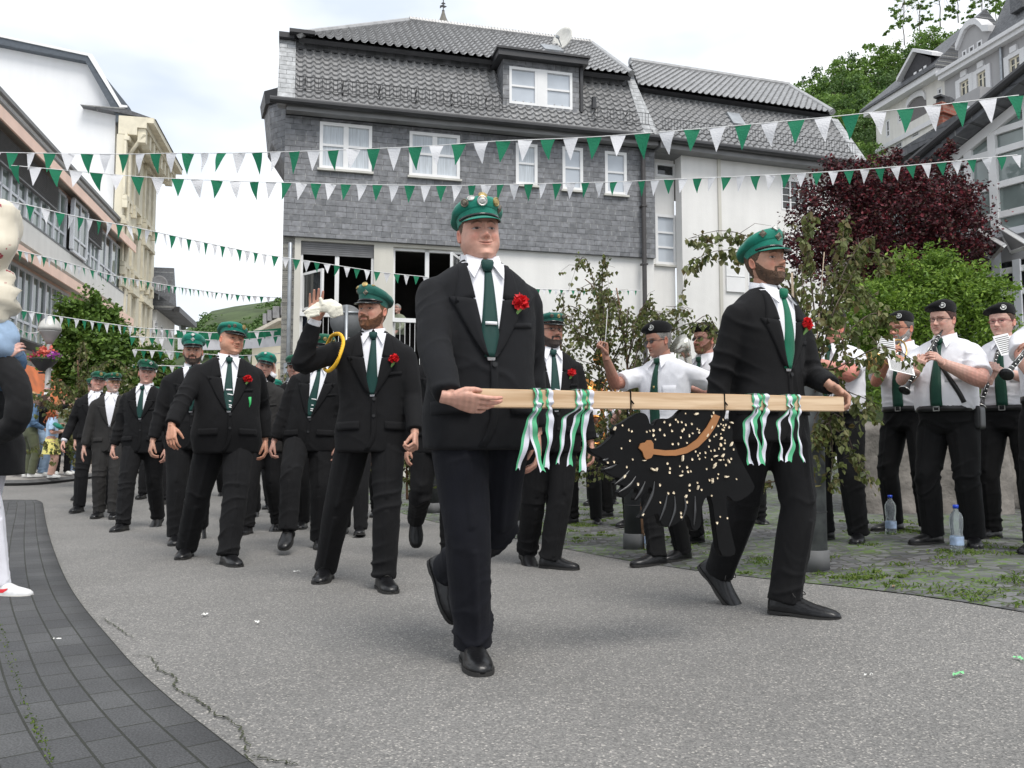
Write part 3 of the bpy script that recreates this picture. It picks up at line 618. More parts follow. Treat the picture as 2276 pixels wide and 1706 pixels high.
def dish(pos, r, yaw, pitch, label, group=None, c=(.62, .61, .57)):
 t = empty('satellite_dish', pos, yaw, label, 'satellite dish', group); mb = MB(); rings = []
 for k in range(7):
  q = k/6; a_ = np.linspace(0, 2*math.pi, 24, endpoint=False); y_ = .22*r*q*q
  rings.append(np.stack([np.cos(a_)*r*q+1e-5, -np.full(24, y_), np.sin(a_)*r*1.12*q], 1))
 for k in (6, 3, 0): q = k/6; a_ = np.linspace(0, 2*math.pi, 24, endpoint=False); rings.append(np.stack([np.cos(a_)*r*q+1e-5, -np.full(24, .22*r*q*q-.03), np.sin(a_)*r*1.12*q], 1))
 mb.loft(rings, False); V, F = mb.arr(); cp, sp_ = math.cos(pitch), math.sin(pitch); V = V@np.array([[1, 0, 0], [0, cp, -sp_], [0, sp_, cp]]).T
 mesh_obj('reflector', V, F, mat('dish_paint', c, .5), t)
 mb = MB(); mb.tube([(0, .05, 0), (0, .16, -.1), (0, .16, -r*1.9)], .025, 6); mb.tube([(0, -.02, -r*.9), (0, -r*.8, -.1*r)], .015, 6); mb.box((0, -r*.85, -.08*r), (.06, .1, .06)); mb.build('mount', M['zinc'], t)
 return t
p = P(1252, 88, 22.0); dish(p, .27*22/19, R(-38), R(-15), 'white satellite dish on the tiled roof behind the dormer')
t = empty('church_spire', P(985, 60, 70), 0, 'small stone spire with weather vane peeping over the roof ridge', 'spire')
z_ = lambda py: P(985, py, 70)[2]-P(985, 60, 70)[2]
mb = MB(); mb.tube([(0, 0, -12), (0, 0, z_(56)), (0, 0, z_(38)), (0, 0, z_(25))], [1.6, .55, .25, .10], 8); mb.build('spire_roof', mat('spire', (.16, .15, .13), .8), t)
mb = MB(); mb.tube([(0, 0, z_(26)), (0, 0, z_(-2))], .045, 6); mb.sphere((0, 0, z_(24)), .12, 6); mb.prism([(-.28, z_(12)), (-.05, z_(10)), (.3, z_(14)), (.1, z_(17)), (-.1, z_(15)), (-.3, z_(18))], -.02, .02); mb.prism([(-.2, z_(7)), (0, z_(4)), (.2, z_(8)), (0, z_(10))], -.02, .02); mb.build('weather_vane', M['dark'], t)
# ======================= white wing
FW = Frame(1454.5, 20.17, 1856, 21.75)
Wg = FW.root('white_house', 'white rendered house with grey tiled roof joined to the slate house', 'house')
Lw = FW.U(1880); zeW = np.mean([FW.uz(1640, 350)[1], FW.uz(1760, 364)[1], FW.uz(1856, 374)[1]])
ur = FW.U(1512);
hW = [rect(FW, 1729, 400, 1790, 474), rect(FW, 1655, 577, 1690, 640)]
wall_with_holes(ur, Lw, -.3, zeW, -.12, .3, hW, M['cream_wall'], 'wall', Wg)
hR = [rect(FW, 1456, 360, 1501, 396, .25), rect(FW, 1456, 474, 1504, 590, .25)]
wall_with_holes(.0, ur, -.3, zeW, .25, .3, hR, M['cream_wall'], 'recessed_wall', Wg)
window(FW, Wg, *hR[0], w=.26, cols=1, rails=(), glass='glass_dark', frame=.06); window(FW, Wg, *hR[1], w=.26, cols=1, rails=(.33, .66), glass='glass_sky', frame=.07, sill='stone_sill')
window(FW, Wg, *hW[0], w=-.11, cols=3, rails=(.25, .5, .75), glass='glass_dark', frame=.04, bar=.02); window(FW, Wg, *hW[1], w=-.11, cols=2, rails=(.33, .66), glass='glass_dark', frame=.04, bar=.02)
mb = MB(); a = FW.U(1602, -.12); mb.b2(a-.05, a+.03, -.16, -.121, -.2, zeW-.1); mb.build('wall_joint', M['pillar'], Wg)
a = rect(FW, 1613, 578, 1655, 650, -.14); mb = MB(); mb.b2(a[0], a[1], -.17, -.122, a[2], a[3]); mb.b2(a[0], a[1], -.18, -.171, (a[2]+a[3])/2-.01, (a[2]+a[3])/2+.01); mb.build('shutter_panel', M['white'], Wg)
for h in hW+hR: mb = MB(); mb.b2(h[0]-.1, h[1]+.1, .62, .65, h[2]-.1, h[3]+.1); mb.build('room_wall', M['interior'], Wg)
wE, wM, wU, wR = -.5, .75, .45, 3.2
ZE = zeW+.05; um = lambda px, py, w: FW.U(px, w, py)
Zm = np.mean([FW.uz(1640, 249, wM)[1], FW.uz(1856, 262, wM)[1]]); Zu = np.mean([FW.uz(1640, 231, wU)[1], FW.uz(1856, 243, wU)[1]]); Zr = np.mean([FW.uz(1450, 163, wR)[1], FW.uz(1752, 176, wR)[1]])
A_ = [(um(1452, 310, wE), wE, ZE), (um(1906, 372, wE), wE, ZE), (um(1846, 261, wM), wM, Zm), (um(1424, 235, wM), wM, Zm)]
tiles('roof_lower_slope', A_, Wg, M['tile'], tw=.18, th=.19)
A_ = [(um(1420, 222, wU), wU, Zu), (um(1850, 243, wU), wU, Zu), (um(1752, 176, wR), wR, Zr), (um(1400, 161, wR), wR, Zr)]
tiles('roof_upper_slope', A_, Wg, M['tile'], tw=.18, th=.26)
a, c, d_, e_ = A_; mb = MB(); mb.hexa([np.array(p)+np.array([0, .05, -.03]) for p in A_], [(a[0], 2, a[2]-.1), (c[0], 2, c[2]-.1), (d_[0], wR+.5, d_[2]-.4), (e_[0], wR+.5, e_[2]-.4)]); mb.build('roof_body', M['dark'], Wg)
mb = MB(); mb.hexa([c, d_, (c[0]-.3, 2*wR-wU, c[2])], [(c[0]-.1, c[1]+.3, c[2]-.05), (d_[0]-.1, d_[1], d_[2]-.1), (c[0]-.4, 2*wR-wU, c[2]-.05)]); mb.build('hip_slope', M['slate_light'], Wg)
mb = MB(); b0 = um(1906, 372, wE); b1 = um(1846, 261, wM); v = um(1925, 368, wE)-b0
mb.hexa([(b0, wE-.02, ZE), (b0+.35, wE-.02, ZE), (b1+.22, wM-.02, Zu), (b1, wM-.02, Zu)], [(b0, wE+.4, ZE), (b0+.35, wE+.4, ZE), (b1+.22, wM+.4, Zu), (b1, wM+.4, Zu)])
mb.build('slate_verge', M['slate_light'], Wg)
mb = MB(); mb.b2(um(1424, 235, wM), b1, wM-.02, wM+.3, Zm, Zu+.05); mb.build('flashing_band', M['zinc'], Wg)
mb = MB(); mb.hexa([(.0, wE+.12, ZE), (b0, wE+.12, ZE), (b1, wM+.05, Zm), (-.1, wM+.05, Zm)], [(.0, 4, ZE), (b0, 4, ZE), (b1, 4, Zm), (-.1, 4, Zm)]); mb.build('roof_body', M['dark'], Wg)
mb = MB(); mb.tube([(0.05, wE-.05, ZE-.04), (b0+.3, wE-.05, ZE-.04)], .075, 10); mb.build('gutter', M['dark'], Wg)
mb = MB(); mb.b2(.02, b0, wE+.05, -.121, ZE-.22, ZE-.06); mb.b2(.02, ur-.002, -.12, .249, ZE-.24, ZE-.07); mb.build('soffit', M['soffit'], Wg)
mb = MB(); mb.tube([(e_[0], wR, Zr+.03), (d_[0], wR, Zr+.03)], .11, 8); mb.tube([(c[0], wU, Zu+.04), (d_[0], wR, Zr+.03)], .09, 8); mb.build('ridge_tiles', M['tile'], Wg)
mb = MB(); w0 = wE+.12; z = ZE+(Zm-ZE)*.1; a = um(1466, 290, w0); c = um(1895, 350, w0); y_ = w0-.14
for zz in (.05, .32): mb.tube([(a, y_, z+zz), (c, y_, z+zz)], .008, 6)
x = a
while x < c: mb.tube([(x, y_, z+.05), (x, y_, z+.32)], .006, 4); x += .08
mb.build('snow_guard', M['dark'], Wg)
u, z = FW.uz(1632, 268, .3); mb = MB(); mb.box((u, .25, z), (.36, .5, .12), [[1, 0, 0], [0, .6, -.8], [0, .8, .6]]); mb.build('skylight', M['zinc'], Wg)
mb = MB(); mb.b2(Lw-.3, Lw, .18, 6, -.3, zeW); mb.build('side_wall', M['cream_wall'], Wg)
# ======================= left street: direction vanishes at px 745
SD = nrm(np.array([-.207, 1, 0]))
def street_Y(px, off=-9.88): return off/((px-CX)/FPX+.207)   # depth where the facade line is seen at px
def SF(px0, px1, off=-9.88): return Frame(px0, street_Y(px0, off), px1, street_Y(px1, off))
FM = SF(0, 270); FM.w = -FM.w if FM.w[0] > 0 else FM.w
FM.w = np.array([-FM.u[1], FM.u[0], 0])        # points away to the left (into the building)
Bm = FM.root('modern_shop_building', 'white modern building with peach stripes and grey ribbon windows along the left street', 'building')
u1 = FM.U(270); uS = -7.0
M['mod_white'] = wall_mat('modern_white', (.78, .77, .74), .05)
zR = np.mean([FM.uz(20, 230)[1], FM.uz(250, 477)[1]]); zP1 = np.mean([FM.uz(20, 314)[1], FM.uz(240, 507)[1]]);
zWt = zP1-.35; zWb = np.mean([FM.uz(60, 515)[1], FM.uz(120, 557)[1], FM.uz(230, 612)[1]]); zL = np.mean([FM.uz(60, 595)[1], FM.uz(120, 627)[1]])
z3 = FM.uz(100, 780)[1]
mb = MB(); mb.b2(uS, u1, .0, .3, zP1+.05, zR); mb.b2(uS, u1, -.0, .3, zL+.55, zWb-.0); mb.build('parapet_wall', M['mod_white'], Bm)
mb = MB(); mb.b2(uS, u1, .31, 8, 2.6, zR-.1); mb.build('wall', M['mod_white'], Bm)
mb = MB(); mb.b2(uS, u1+.05, -.12, .34, zR, zR+.12); mb.b2(uS, u1+.05, -.1, .0, zR-.25, zR-.18); mb.build('roof_edge', M['soffit'], Bm)
mb = MB(); mb.b2(uS, u1, .001, .06, zP1-.3, zP1+.05); mb.b2(uS, u1, -.6, -.54, zP1-.3, zP1+.05); mb.b2(uS, u1, -.6, -.54, zL-.15, zL+.18); mb.b2(uS, u1, .001, .06, zL-.15, zL+.18)
mb.build('peach_band', M['peach'], Bm)
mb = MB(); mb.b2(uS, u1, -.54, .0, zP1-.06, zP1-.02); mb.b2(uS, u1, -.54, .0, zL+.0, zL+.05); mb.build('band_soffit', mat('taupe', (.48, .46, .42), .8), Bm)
mb = MB(); mb.b2(uS, u1, -.3, .0, zWb-.05, zWb+.02); mb.build('sill', M['slab'], Bm)
mb = MB(); mb.b2(uS, u1, -.29, .0, zL+.5, zWb-.051); mb.build('balcony_front', M['mod_white'], Bm)
def ribbon(u0_, u1_, z0, z1, y, n, m='grey_frame', blinds=(), lights=True, glassn='glass_win'):
 mb = MB(); w_ = (u1_-u0_)/n; f_ = .09
 mb.b2(u0_, u1_, y, y+.1, z0, z0+f_); mb.b2(u0_, u1_, y, y+.1, z1-f_, z1)
 for i in range(n+1): x = u0_+i*w_; mb.b2(x-f_*.7, x+f_*.7, y-.015, y+.11, z0+f_, z1-f_)
 zl = z0+(z1-z0)*.28
 for i in range(n): mb.b2(u0_+i*w_+f_*.7, u0_+(i+1)*w_-f_*.7, y+.01, y+.09, zl-.04, zl+.04); x = u0_+(i+.5)*w_; mb.b2(x-.035, x+.035, y+.01, y+.09, z0+f_, z1-f_)
 o = mb.build('window', M[m], Bm); mb = MB(); mb.b2(u0_, u1_, y+.05, y+.06, z0+f_, z1-f_); mb.build('pane', M[glassn], o)
 for i in blinds:
  mb = MB(); zt_ = z1-.02; zb_ = z0+(z1-z0)*.56; nn = 14
  for k in range(nn): zz = zb_+(zt_-zb_)*k/nn; mb.box((u0_+(i+.5)*w_, y-.09, zz), (w_*.98, .1, .012), [[1, 0, 0], [0, .9, .43], [0, -.43, .9]])
  mb.b2(u0_+i*w_+.01, u0_+(i+1)*w_-.01, y-.15, y-.03, zb_-.08, zb_-.03); mb.build('blind', M['shutter'], Bm)
M['glass_win'] = glass_mat('glass_win', (.16, .20, .18), .05, .7, .6)
ribbon(uS, FM.U(130), zWb+.02, zP1-.3, -.18, 9, blinds=(1, 2, 3, 4, 5, 6, 7)); ribbon(FM.U(133), FM.U(166), zWb+.02, zP1-.3, -.4, 1, blinds=()); ribbon(FM.U(168), FM.U(207), zWb+.02, zP1-.3, -.18, 2, blinds=(0, 1)); ribbon(FM.U(209), FM.U(262), zWb+.02, zP1-.3, -.18, 2)
ribbon(uS, FM.U(150), z3, zL-.15, -.1, 10)
mb = MB(); mb.b2(uS, FM.U(118), -.5, .3, FM.uz(60, 770)[1], z3); mb.build('dark_canopy', M['dark'], Bm)
za = FM.uz(60, 797, -.9)[1]; zb = FM.uz(60, 858, -1.4)[1]
mOr = mat('orange_awning', (.62, .15, .03), .6, .25, 2)
mb = MB(); mb.hexa([(uS, -.55, za), (FM.U(178), -.55, za-.15), (FM.U(178), -1.0, za-1.3), (uS, -1.0, za-1.3)], [(uS, -.5, za), (FM.U(178), -.5, za-.15), (FM.U(178), -.95, za-1.3), (uS, -.95, za-1.3)]); mb.build('awning', mOr, Bm)
mb = MB(); mb.b2(uS, FM.U(180), -1.02, -.4, za-1.42, za-1.3); mb.build('awning_bar', M['slab'], Bm)
zf1 = FM.uz(130, 864, -.3)[1]; zf0 = FM.uz(130, 888, -.3)[1]
mb = MB(); mb.b2(FM.U(90), FM.U(178), -.35, .3, zf0, zf1); mb.build('fascia', M['white'], Bm)
mb = MB(); mb.b2(uS, FM.U(178), .05, .1, .3, zf0); mb.build('shop_window', M['glass_dark'], Bm)
mb = MB();
for px_ in (40, 60, 80, 97, 112, 128, 144, 158, 170): x = FM.U(px_); mb.b2(x-.09, x+.09, -.02, .12, .2, zf0)
mb.build('shop_frame', M['grey_frame'], Bm)
Fs = Frame(125, 29.0, 160, 29.0)
pa = P(139, 873, 29.0); t = empty('pharmacy_sign', pa, 0, 'red gothic letter A pharmacy sign over the shop', 'sign')
kx = 29/FPX; pol = lambda L_: [((x-139)*kx, (873-y)*kx) for x, y in L_]
mRed = mat('sign_red', (.70, .02, .03), .4, .05)
mb = MB(); mb.prism(pol([(131, 889), (129, 884), (134, 880), (134, 872), (130, 871), (131, 864), (136, 859), (143, 860), (147, 864), (147, 882), (150, 885), (146, 888), (142, 884), (142, 877), (138, 877), (137, 884)]), -.06, .06)
mb.build('letter', mRed, t)
mb = MB(); mb.prism(pol([(134, 865), (136, 868), (135, 871), (139, 870), (142, 872), (141, 868), (139, 866), (138, 869)]), -.075, -.061); mb.prism(pol([(138, 871), (140, 871), (140, 875), (138, 875)]), -.075, -.061); mb.build('emblem', M['white'], t)
Yg = street_Y(256)
t = empty('gable_house', (0, 0, 0), 0, 'tall plain white gable wall with dark roof edge rising behind the modern building', 'building')
gp = lambda L_, Y: [tuple(P(x, y, Y)) for x, y in L_]
def gq(L_, dY=0.):
 out = []
 for x, y in L_: k = (x-CX)/FPX; X0 = (256-CX)/FPX*Yg; t_ = (X0-k*Yg)/(.979-.203*k); out.append(tuple(P(x, y, Yg-.203*t_+dY)))
 return out
a = [(-160, 60), (-5, 97), (189, 135), (257, 256), (250, 500), (250, 640), (-160, 640)]
mb = MB(); mb.hexa(gq(a), [tuple(np.array(q)+np.array([-.207, 1, 0])*.4) for q in gq(a)]); mb.build('gable_wall', wall_mat('gable_white', (.74, .75, .77), .02), t)
a = [(-160, 41), (-5, 80), (195, 122), (288, 238), (286, 256), (258, 272), (257, 256), (189, 135), (-5, 97), (-160, 60)]
mb = MB(); s_ = gq(a, -.35); back = [tuple(np.array(q)+np.array([-.207, 1, 0])*1.2) for q in s_]
for i in (0, 1): pass
idx = [(0, 1, 8, 9), (1, 2, 7, 8), (2, 3, 6, 7), (3, 4, 5, 6)]
for q in idx: mb.hexa([s_[k] for k in q], [back[k] for k in q])
mb.build('roof_edge', mat('roof_edge_blue', (.075, .09, .11), .6), t)
mb = MB(); a = [(-160, 36), (-5, 76), (197, 118), (205, 120), (270, 232), (283, 234), (283, 238), (266, 238), (195, 123), (-5, 80), (-160, 41)]
s_ = gq(a, -.4); back = [tuple(np.array(q)+np.array([-.207, 1, 0])*1.) for q in s_]
for q in [(0, 1, 9, 10), (1, 2, 8, 9), (2, 3, 8), (3, 4, 7, 8), (4, 5, 6, 7)]: mb.hexa([s_[k] for k in q], [back[k] for k in q])
mb.build('roof_trim', M['white'], t)
FC = SF(258, 344, -9.7)
Bc = FC.root('cream_townhouse', 'tall cream stucco townhouse with ornate cornice and arched windows', 'house')
M['cream'] = wall_mat('cream_stucco', (.72, .67, .54), .06); M['cream_trim'] = mat('cream_trim', (.68, .63, .50), .8, .1, 3)
Lc = FC.U(342); zc = np.mean([FC.uz(262, 268)[1], FC.uz(340, 395)[1]])
rows = [(FC.uz(292, 402)[1], 2.0), (FC.uz(292, 560)[1], 2.1), (FC.uz(292, 720)[1], 2.2)]
mb = MB(); hs = []
cols_ = [(FC.U(268), FC.U(277)), (FC.U(289), FC.U(300)), (FC.U(314), FC.U(322)), (FC.U(325), FC.U(332))]
zrow = [(FC.uz(296, 345)[1], FC.uz(296, 455)[1]), (FC.uz(296, 530)[1], FC.uz(296, 600)[1]), (FC.uz(296, 665)[1], FC.uz(296, 745)[1])]
zrow = [(a, b_) for a, b_ in zrow]
holes = [(a+.1, c-.1, z0, z1) for a, c in cols_ for z1, z0 in zrow]
wall_with_holes(.0, Lc, 0, zc-.02, .0, .35, holes, M['cream'], 'wall', Bc)
for a, c, z0, z1 in holes:
 window(FC, Bc, a, c, z0, z1, w=.12, cols=2, rails=(.68,), glass='glass_dark', frame=.07, bar=.05)
 mb = MB(); mb.b2(a-.3, a-.02, -.1, .0-.002, z0-.1, z1+.1); mb.b2(c+.02, c+.3, -.1, -.002, z0-.1, z1+.1); mb.b2(a-.32, c+.32, -.22, -.002, z1+.12, z1+.3); mb.b2(a-.25, c+.25, -.12, -.002, z1+.3, z1+.5); mb.b2(a-.3, c+.3, -.2, -.002, z0-.32, z0-.12); mb.b2(a-.3, a-.1, -.22, -.002, z0-.7, z0-.34); mb.b2(c+.1, c+.3, -.22, -.002, z0-.7, z0-.34)
 mb.build('window_surround', M['cream_trim'], Bc)
mb = MB(); mb.b2(-.0, Lc+.3, -.5, .3, zc, zc+.35); mb.b2(.0, Lc+.3, -.9, .3, zc+.35, zc+.6); mb.b2(.0, Lc+.4, -1.2, .3, zc+.6, zc+.85)
k = 0
while k*.9 < Lc: mb.b2(k*.9+.1, k*.9+.45, -.85, -.51, zc-.3, zc+.34); k += 1
mb.build('cornice', M['cream_trim'], Bc)
mb = MB(); u_t = FC.U(272, 2.5, 190); zt_ = FC.uz(243, 186, .5)[1]; mb.hexa([(.2, -1.25, zc+.86), (Lc+.4, -1.25, zc+.86), (Lc+.4, .2, zc+1.3), (.2, .2, zc+1.3)], [(.2, -1.0, zc+.86), (Lc+.4, -1., zc+.86), (Lc+.4, 2, zc+1.3), (.2, 2, zc+1.3)]); mb.build('roof', M['slate_dark'], Bc)
mb = MB(); mb.b2(Lc-.3, Lc, .36, 9, 0, zc); mb.build('side_wall', M['cream'], Bc)
mb = MB(); mb.tube([(.4, -.12, 0), (.4, -.12, zc-.8), (.1, -.8, zc+.1)], .09, 8); mb.build('downpipe', M['cream_trim'], Bc)
Fk = SF(343, 380, -9.6)
Bk = Fk.root('dark_roofed_house', 'small white house with dark slate gable roof at the far end of the left street', 'house')
Lk = Fk.U(392); zk = np.mean([Fk.uz(345, 668)[1], Fk.uz(388, 715)[1]])
wh = [(Fk.U(x0), Fk.U(x1), Fk.uz(365, y1)[1], Fk.uz(365, y0)[1]) for x0, x1 in ((350, 355), (362, 367), (373, 378), (382, 385)) for y0, y1 in ((725, 752), (772, 800))]
wall_with_holes(0, Lk, 0, zk, 0, .3, wh, M['mod_white'], 'wall', Bk)
for h in wh: window(Fk, Bk, *h, w=.05, cols=1, rails=(.6,), glass='glass_dark', frame=.1)
mb = MB(); zr_ = zk+2.2; mb.hexa([(-.3, -1., zk-.1), (Lk+.3, -1., zk-.1), (Lk-1., 2.4, zr_), (-.3, 2.4, zr_)], [(-.3, -.8, zk-.3), (Lk+.3, -.8, zk-.3), (Lk+.3, 4.5, zk), (-.3, 4.5, zk)]); mb.build('roof', M['slate_dark'], Bk)
mb = MB(); c0 = Fk.U(366); mb.prism([(c0-1.3, zk-.2), (c0+1.3, zk-.2), (c0, zk+2.4)], -.5, 2); mb.build('dormer_gable', M['slate_dark'], Bk)
mb = MB(); mb.b2(-.3, Lk+.3, -1.2, -.9, zk-.4, zk-.1); mb.build('gutter', M['dark'], Bk)
p = P(354, 631, street_Y(354, -9.2)); dish(p, .42, R(25), R(-15), 'round grey satellite dish on the dark roof in the left street', c=(.2, .2, .21))
p0 = P(632, 700, 52)
t = empty('dormered_house', (0, 0, 0), 0, 'distant beige house with gable cornice and stone dormers beside the slate house', 'house')
mb = MB(); Y_ = 52; q = gp([(560, 737), (640, 700), (640, 1010), (560, 1010)], Y_); mb.hexa(q, [tuple(np.array(k)+[3, 9, 0]) for k in q]); mb.build('wall', M['cream'], t)
mb = MB(); q = gp([(555, 738), (618, 706), (640, 706), (640, 712), (620, 712), (566, 741)], Y_-.8)
for k in [(0, 1, 4, 5), (1, 2, 3, 4)]: mb.hexa([q[j] for j in k], [tuple(np.array(q[j])+[0, 1., 0]) for j in k])
mb.build('cornice', mat('beige_trim', (.6, .56, .48), .8), t)
mb = MB(); q = gp([(584, 722), (600, 690), (640, 676), (640, 706), (618, 706)], Y_+.4); mb.hexa(q, [tuple(np.array(k)+[0, 6, 0]) for k in q]); mb.build('roof', M['slate_dark'], t)
mb = MB()
for x0, x1, y0, y1 in ((584, 592, 696, 720), (594, 603, 688, 712), (606, 620, 680, 706), (624, 640, 672, 700)): q = gp([(x0, y1), (x1, y1), (x1, y0), (x0, y0)], Y_); mb.hexa(q, [tuple(np.array(k)+[0, 2, 0]) for k in q])
mb.build('stone_dormer', mat('grey_stone', (.26, .26, .27), .85, .2, 3), t)
# ======================= right: hillside villas
FV = Frame(1935, street_Y(1935, 0) if False else 70, 2400, 48)
def VF(px0, px1, Y0, vx=700):
 d = (vx-CX)/FPX; X0 = (px0-CX)/FPX*Y0; k = (px1-CX)/FPX    # X0 + d*(Y-Y0) = k*Y
 Y1 = (X0-d*Y0)/(k-d); return Frame(px0, Y0, px1, Y1), Y1
FV, Yv = VF(1936, 2340, 78)
M['villa_white'] = wall_mat('villa_white', (.72, .70, .66), .08); M['villa_grey'] = wall_mat('villa_grey', (.36, .355, .36), .03); M['villa_trim'] = mat('villa_trim', (.66, .66, .67), .8, .05)
V1 = FV.root('white_villa', 'old white villa with arched loggia on the wooded hillside', 'house')
uA, uB = FV.U(1958), FV.U(2104, 0, 250)
zE = np.mean([FV.uz(1962, 249)[1], FV.uz(2100, 165)[1]])
ar = [(FV.U(2016, 0, 250), FV.U(2060, 0, 250), FV.uz(2040, 262)[1], FV.uz(2040, 213)[1])]
def rz(x0, x1, yc, h): # window by centre row and pixel height
 u0, u1 = FV.U(x0, 0, yc), FV.U(x1, 0, yc); zc = FV.uz((x0+x1)/2, yc)[1]; s = P((x0+x1)/2, yc, 1)[1]; Y = FV.world((u0+u1)/2, 0, zc)[1]; hz = h*Y/FPX/2; return (u0, u1, zc-hz, zc+hz)
w1 = [rz(1968, 1978, 285, 42), rz(2024, 2044, 296, 20), rz(2082, 2094, 205, 24), rz(1994, 2006, 262, 22), rz(1988, 2006, 325, 22)]
arch = (FV.U(2018, 0, 250), FV.U(2060, 0, 250)); za0 = FV.uz(2040, 262)[1]; za1 = FV.uz(2040, 232)[1]
wall_with_holes(uA, uB, -5, zE, 0, .4, w1+[(arch[0], arch[1], za0, za1)], M['villa_white'], 'wall', V1)
for h in w1: window(FV, V1, *h, w=.05, cols=1, rails=(.35,), glass='glass_dark', frame=.18, m='villa_trim', bar=.1)
mb = MB(); ca_ = (arch[0]+arch[1])/2; ra = (arch[1]-arch[0])/2
pts = [(ca_-ra+2*ra*k/16, za1+math.sqrt(max(0, 1-(2*k/16-1)**2))*ra*.55) for k in range(17)]
for k in range(16):
 (x0, z0), (x1, z1) = pts[k], pts[k+1]; mb.hexa([(x0, -.18, z0), (x1, -.18, z1), (x1, -.18, z1+.5), (x0, -.18, z0+.5)], [(x0, .1, z0), (x1, .1, z1), (x1, .1, z1+.5), (x0, .1, z0+.5)])
 mb2 = None
mb.build('arch_moulding', M['villa_trim'], V1)
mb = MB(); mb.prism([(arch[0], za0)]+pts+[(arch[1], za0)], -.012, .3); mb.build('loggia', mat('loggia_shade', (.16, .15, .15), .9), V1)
mb = MB(); mb.b2(uA-.5, uB, -.9, .2, zE, zE+.7); mb.build('cornice', M['villa_trim'], V1)
for z_ in (za0-1.2, za0-6.2): mb = MB(); mb.b2(uA, uB, -.2, -.002, z_, z_+.4); mb.build('string_course', M['villa_trim'], V1)
mb = MB(); mb.hexa([(uA-.8, -1.1, zE+.7), (uB+.2, -1.1, zE+.7), (uB+.2, 4, zE+6), (uA-.2, 4, zE+5)], [(uA-.8, -1.1, zE+.5), (uB+.2, -1.1, zE+.5), (uB+.2, 9, zE+1), (uA-.8, 9, zE+1)]); mb.build('roof', M['slate_dark'], V1)
uc0, uc1 = FV.U(2012, -.5, 180), FV.U(2072, -.5, 140); ucp = FV.U(2040, -.5, 120)
mb = MB(); zg0 = zE+.8; zap = FV.uz(2040, 118, -.5)[1]; mb.prism([(uc0, zg0), (uc1, zg0), (uc1, zg0+(zap-zg0)*.45), (ucp, zap), (uc0, zg0+(zap-zg0)*.35)], -.6, 4); gd = mb.build('gable_dormer', mat('black_slate', (.035, .034, .038), .7, .2, 4), V1)
mb = MB()
for (xa, za_), (xb, zb_) in (((uc0-.5, zg0+(zap-zg0)*.25), (ucp, zap+.1)), ((ucp, zap+.1), (uc1+.6, zg0+(zap-zg0)*.40))): mb.hexa([(xa, -1., za_), (xb, -1., zb_), (xb, -1., zb_+.3), (xa, -1., za_+.3)], [(xa, 4.2, za_), (xb, 4.2, zb_), (xb, 4.2, zb_+.3), (xa, 4.2, za_+.3)])
mb.build('gable_roof', M['villa_trim'], gd)
for x0, x1, yc in ((2032, 2038, 177), (2044, 2050, 171), (2054, 2060, 163)): u0, u1 = FV.U(x0, -.6, yc), FV.U(x1, -.6, yc); zc = FV.uz(x0, yc, -.6)[1]; window(FV, V1, u0, u1, zc-.75, zc+.6, w=-.62, cols=1, rails=(), glass='glass_dark', frame=.14, bar=.1)
V2 = FV.root('grey_villa', 'grey stucco villa with curved baroque gable on the hillside at the right edge', 'house')
uC = FV.U(2128, 0, 200); uD = FV.U(2340, 0, 60); zG = np.mean([FV.uz(2134, 160)[1], FV.uz(2225, 110)[1]])
w2 = [rz(2138, 2158, 196, 36), rz(2176, 2196, 180, 44), rz(2247, 2272, 150, 52)]
top3 = [rz(2142, 2152, 127, 32), rz(2157, 2169, 118, 34), rz(2175, 2187, 107, 36)]
wall_with_holes(uB+.01, uD, -5, zG, -.1, .4, w2, M['villa_grey'], 'wall', V2)
for h in w2:
 window(FV, V2, *h, w=-.05, cols=2, rails=(.7,), glass='glass_dark', frame=.12, m='cream_trim' if 'cream_trim' in M else 'villa_trim', bar=.08)
 mb = MB(); a, c, z0, z1 = h; mb.b2(a-.45, a, -.22, -.101, z0-.2, z1+.3); mb.b2(c, c+.45, -.22, -.101, z0-.2, z1+.3); mb.b2(a, c, -.22, -.101, z1, z1+.35); mb.b2(a-.5, c+.5, -.3, -.101, z0-.5, z0-.2); mb.b2((a+c)/2-.3, (a+c)/2+.3, -.28, -.101, z1+.35, z1+.8); mb.build('window_surround', M['villa_trim'], V2)
mb = MB(); mb.b2(uB, uD, -.7, .2, zG, zG+.35); mb.b2(uB, uD, -.9, .2, zG+.35, zG+.65); mb.build('cornice', M['villa_trim'], V2)
gU = lambda px, py: (FV.U(px, -.1, py), FV.uz(px, py, -.1)[1])
prof = [gU(2129, 160), gU(2130, 112), gU(2136, 98), gU(2142, 82), gU(2150, 66), gU(2162, 56), gU(2174, 54), gU(2184, 62), gU(2190, 70), gU(2204, 69), gU(2206, 112)]
prof[0] = (prof[0][0], zG+.66); prof[-1] = (prof[-1][0], zG+.66)
mb = MB(); mb.prism(prof, -.1, .5); gb = mb.build('curved_gable', M['villa_grey'], V2)
mb = MB()
for k in range(1, len(prof)-2):
 a = np.array(prof[k]); c = np.array(prof[k+1]); mb.hexa([(a[0], -.4, a[1]), (c[0], -.4, c[1]), (c[0], -.4, c[1]+.5), (a[0], -.4, a[1]+.5)], [(a[0], .8, a[1]), (c[0], .8, c[1]), (c[0], .8, c[1]+.5), (a[0], .8, a[1]+.5)])
mb.build('gable_coping', M['villa_trim'], gb)
for h in top3: window(FV, V2, *h, w=-.13, cols=1, rails=(), glass='glass_dark', frame=.12, m='villa_trim')
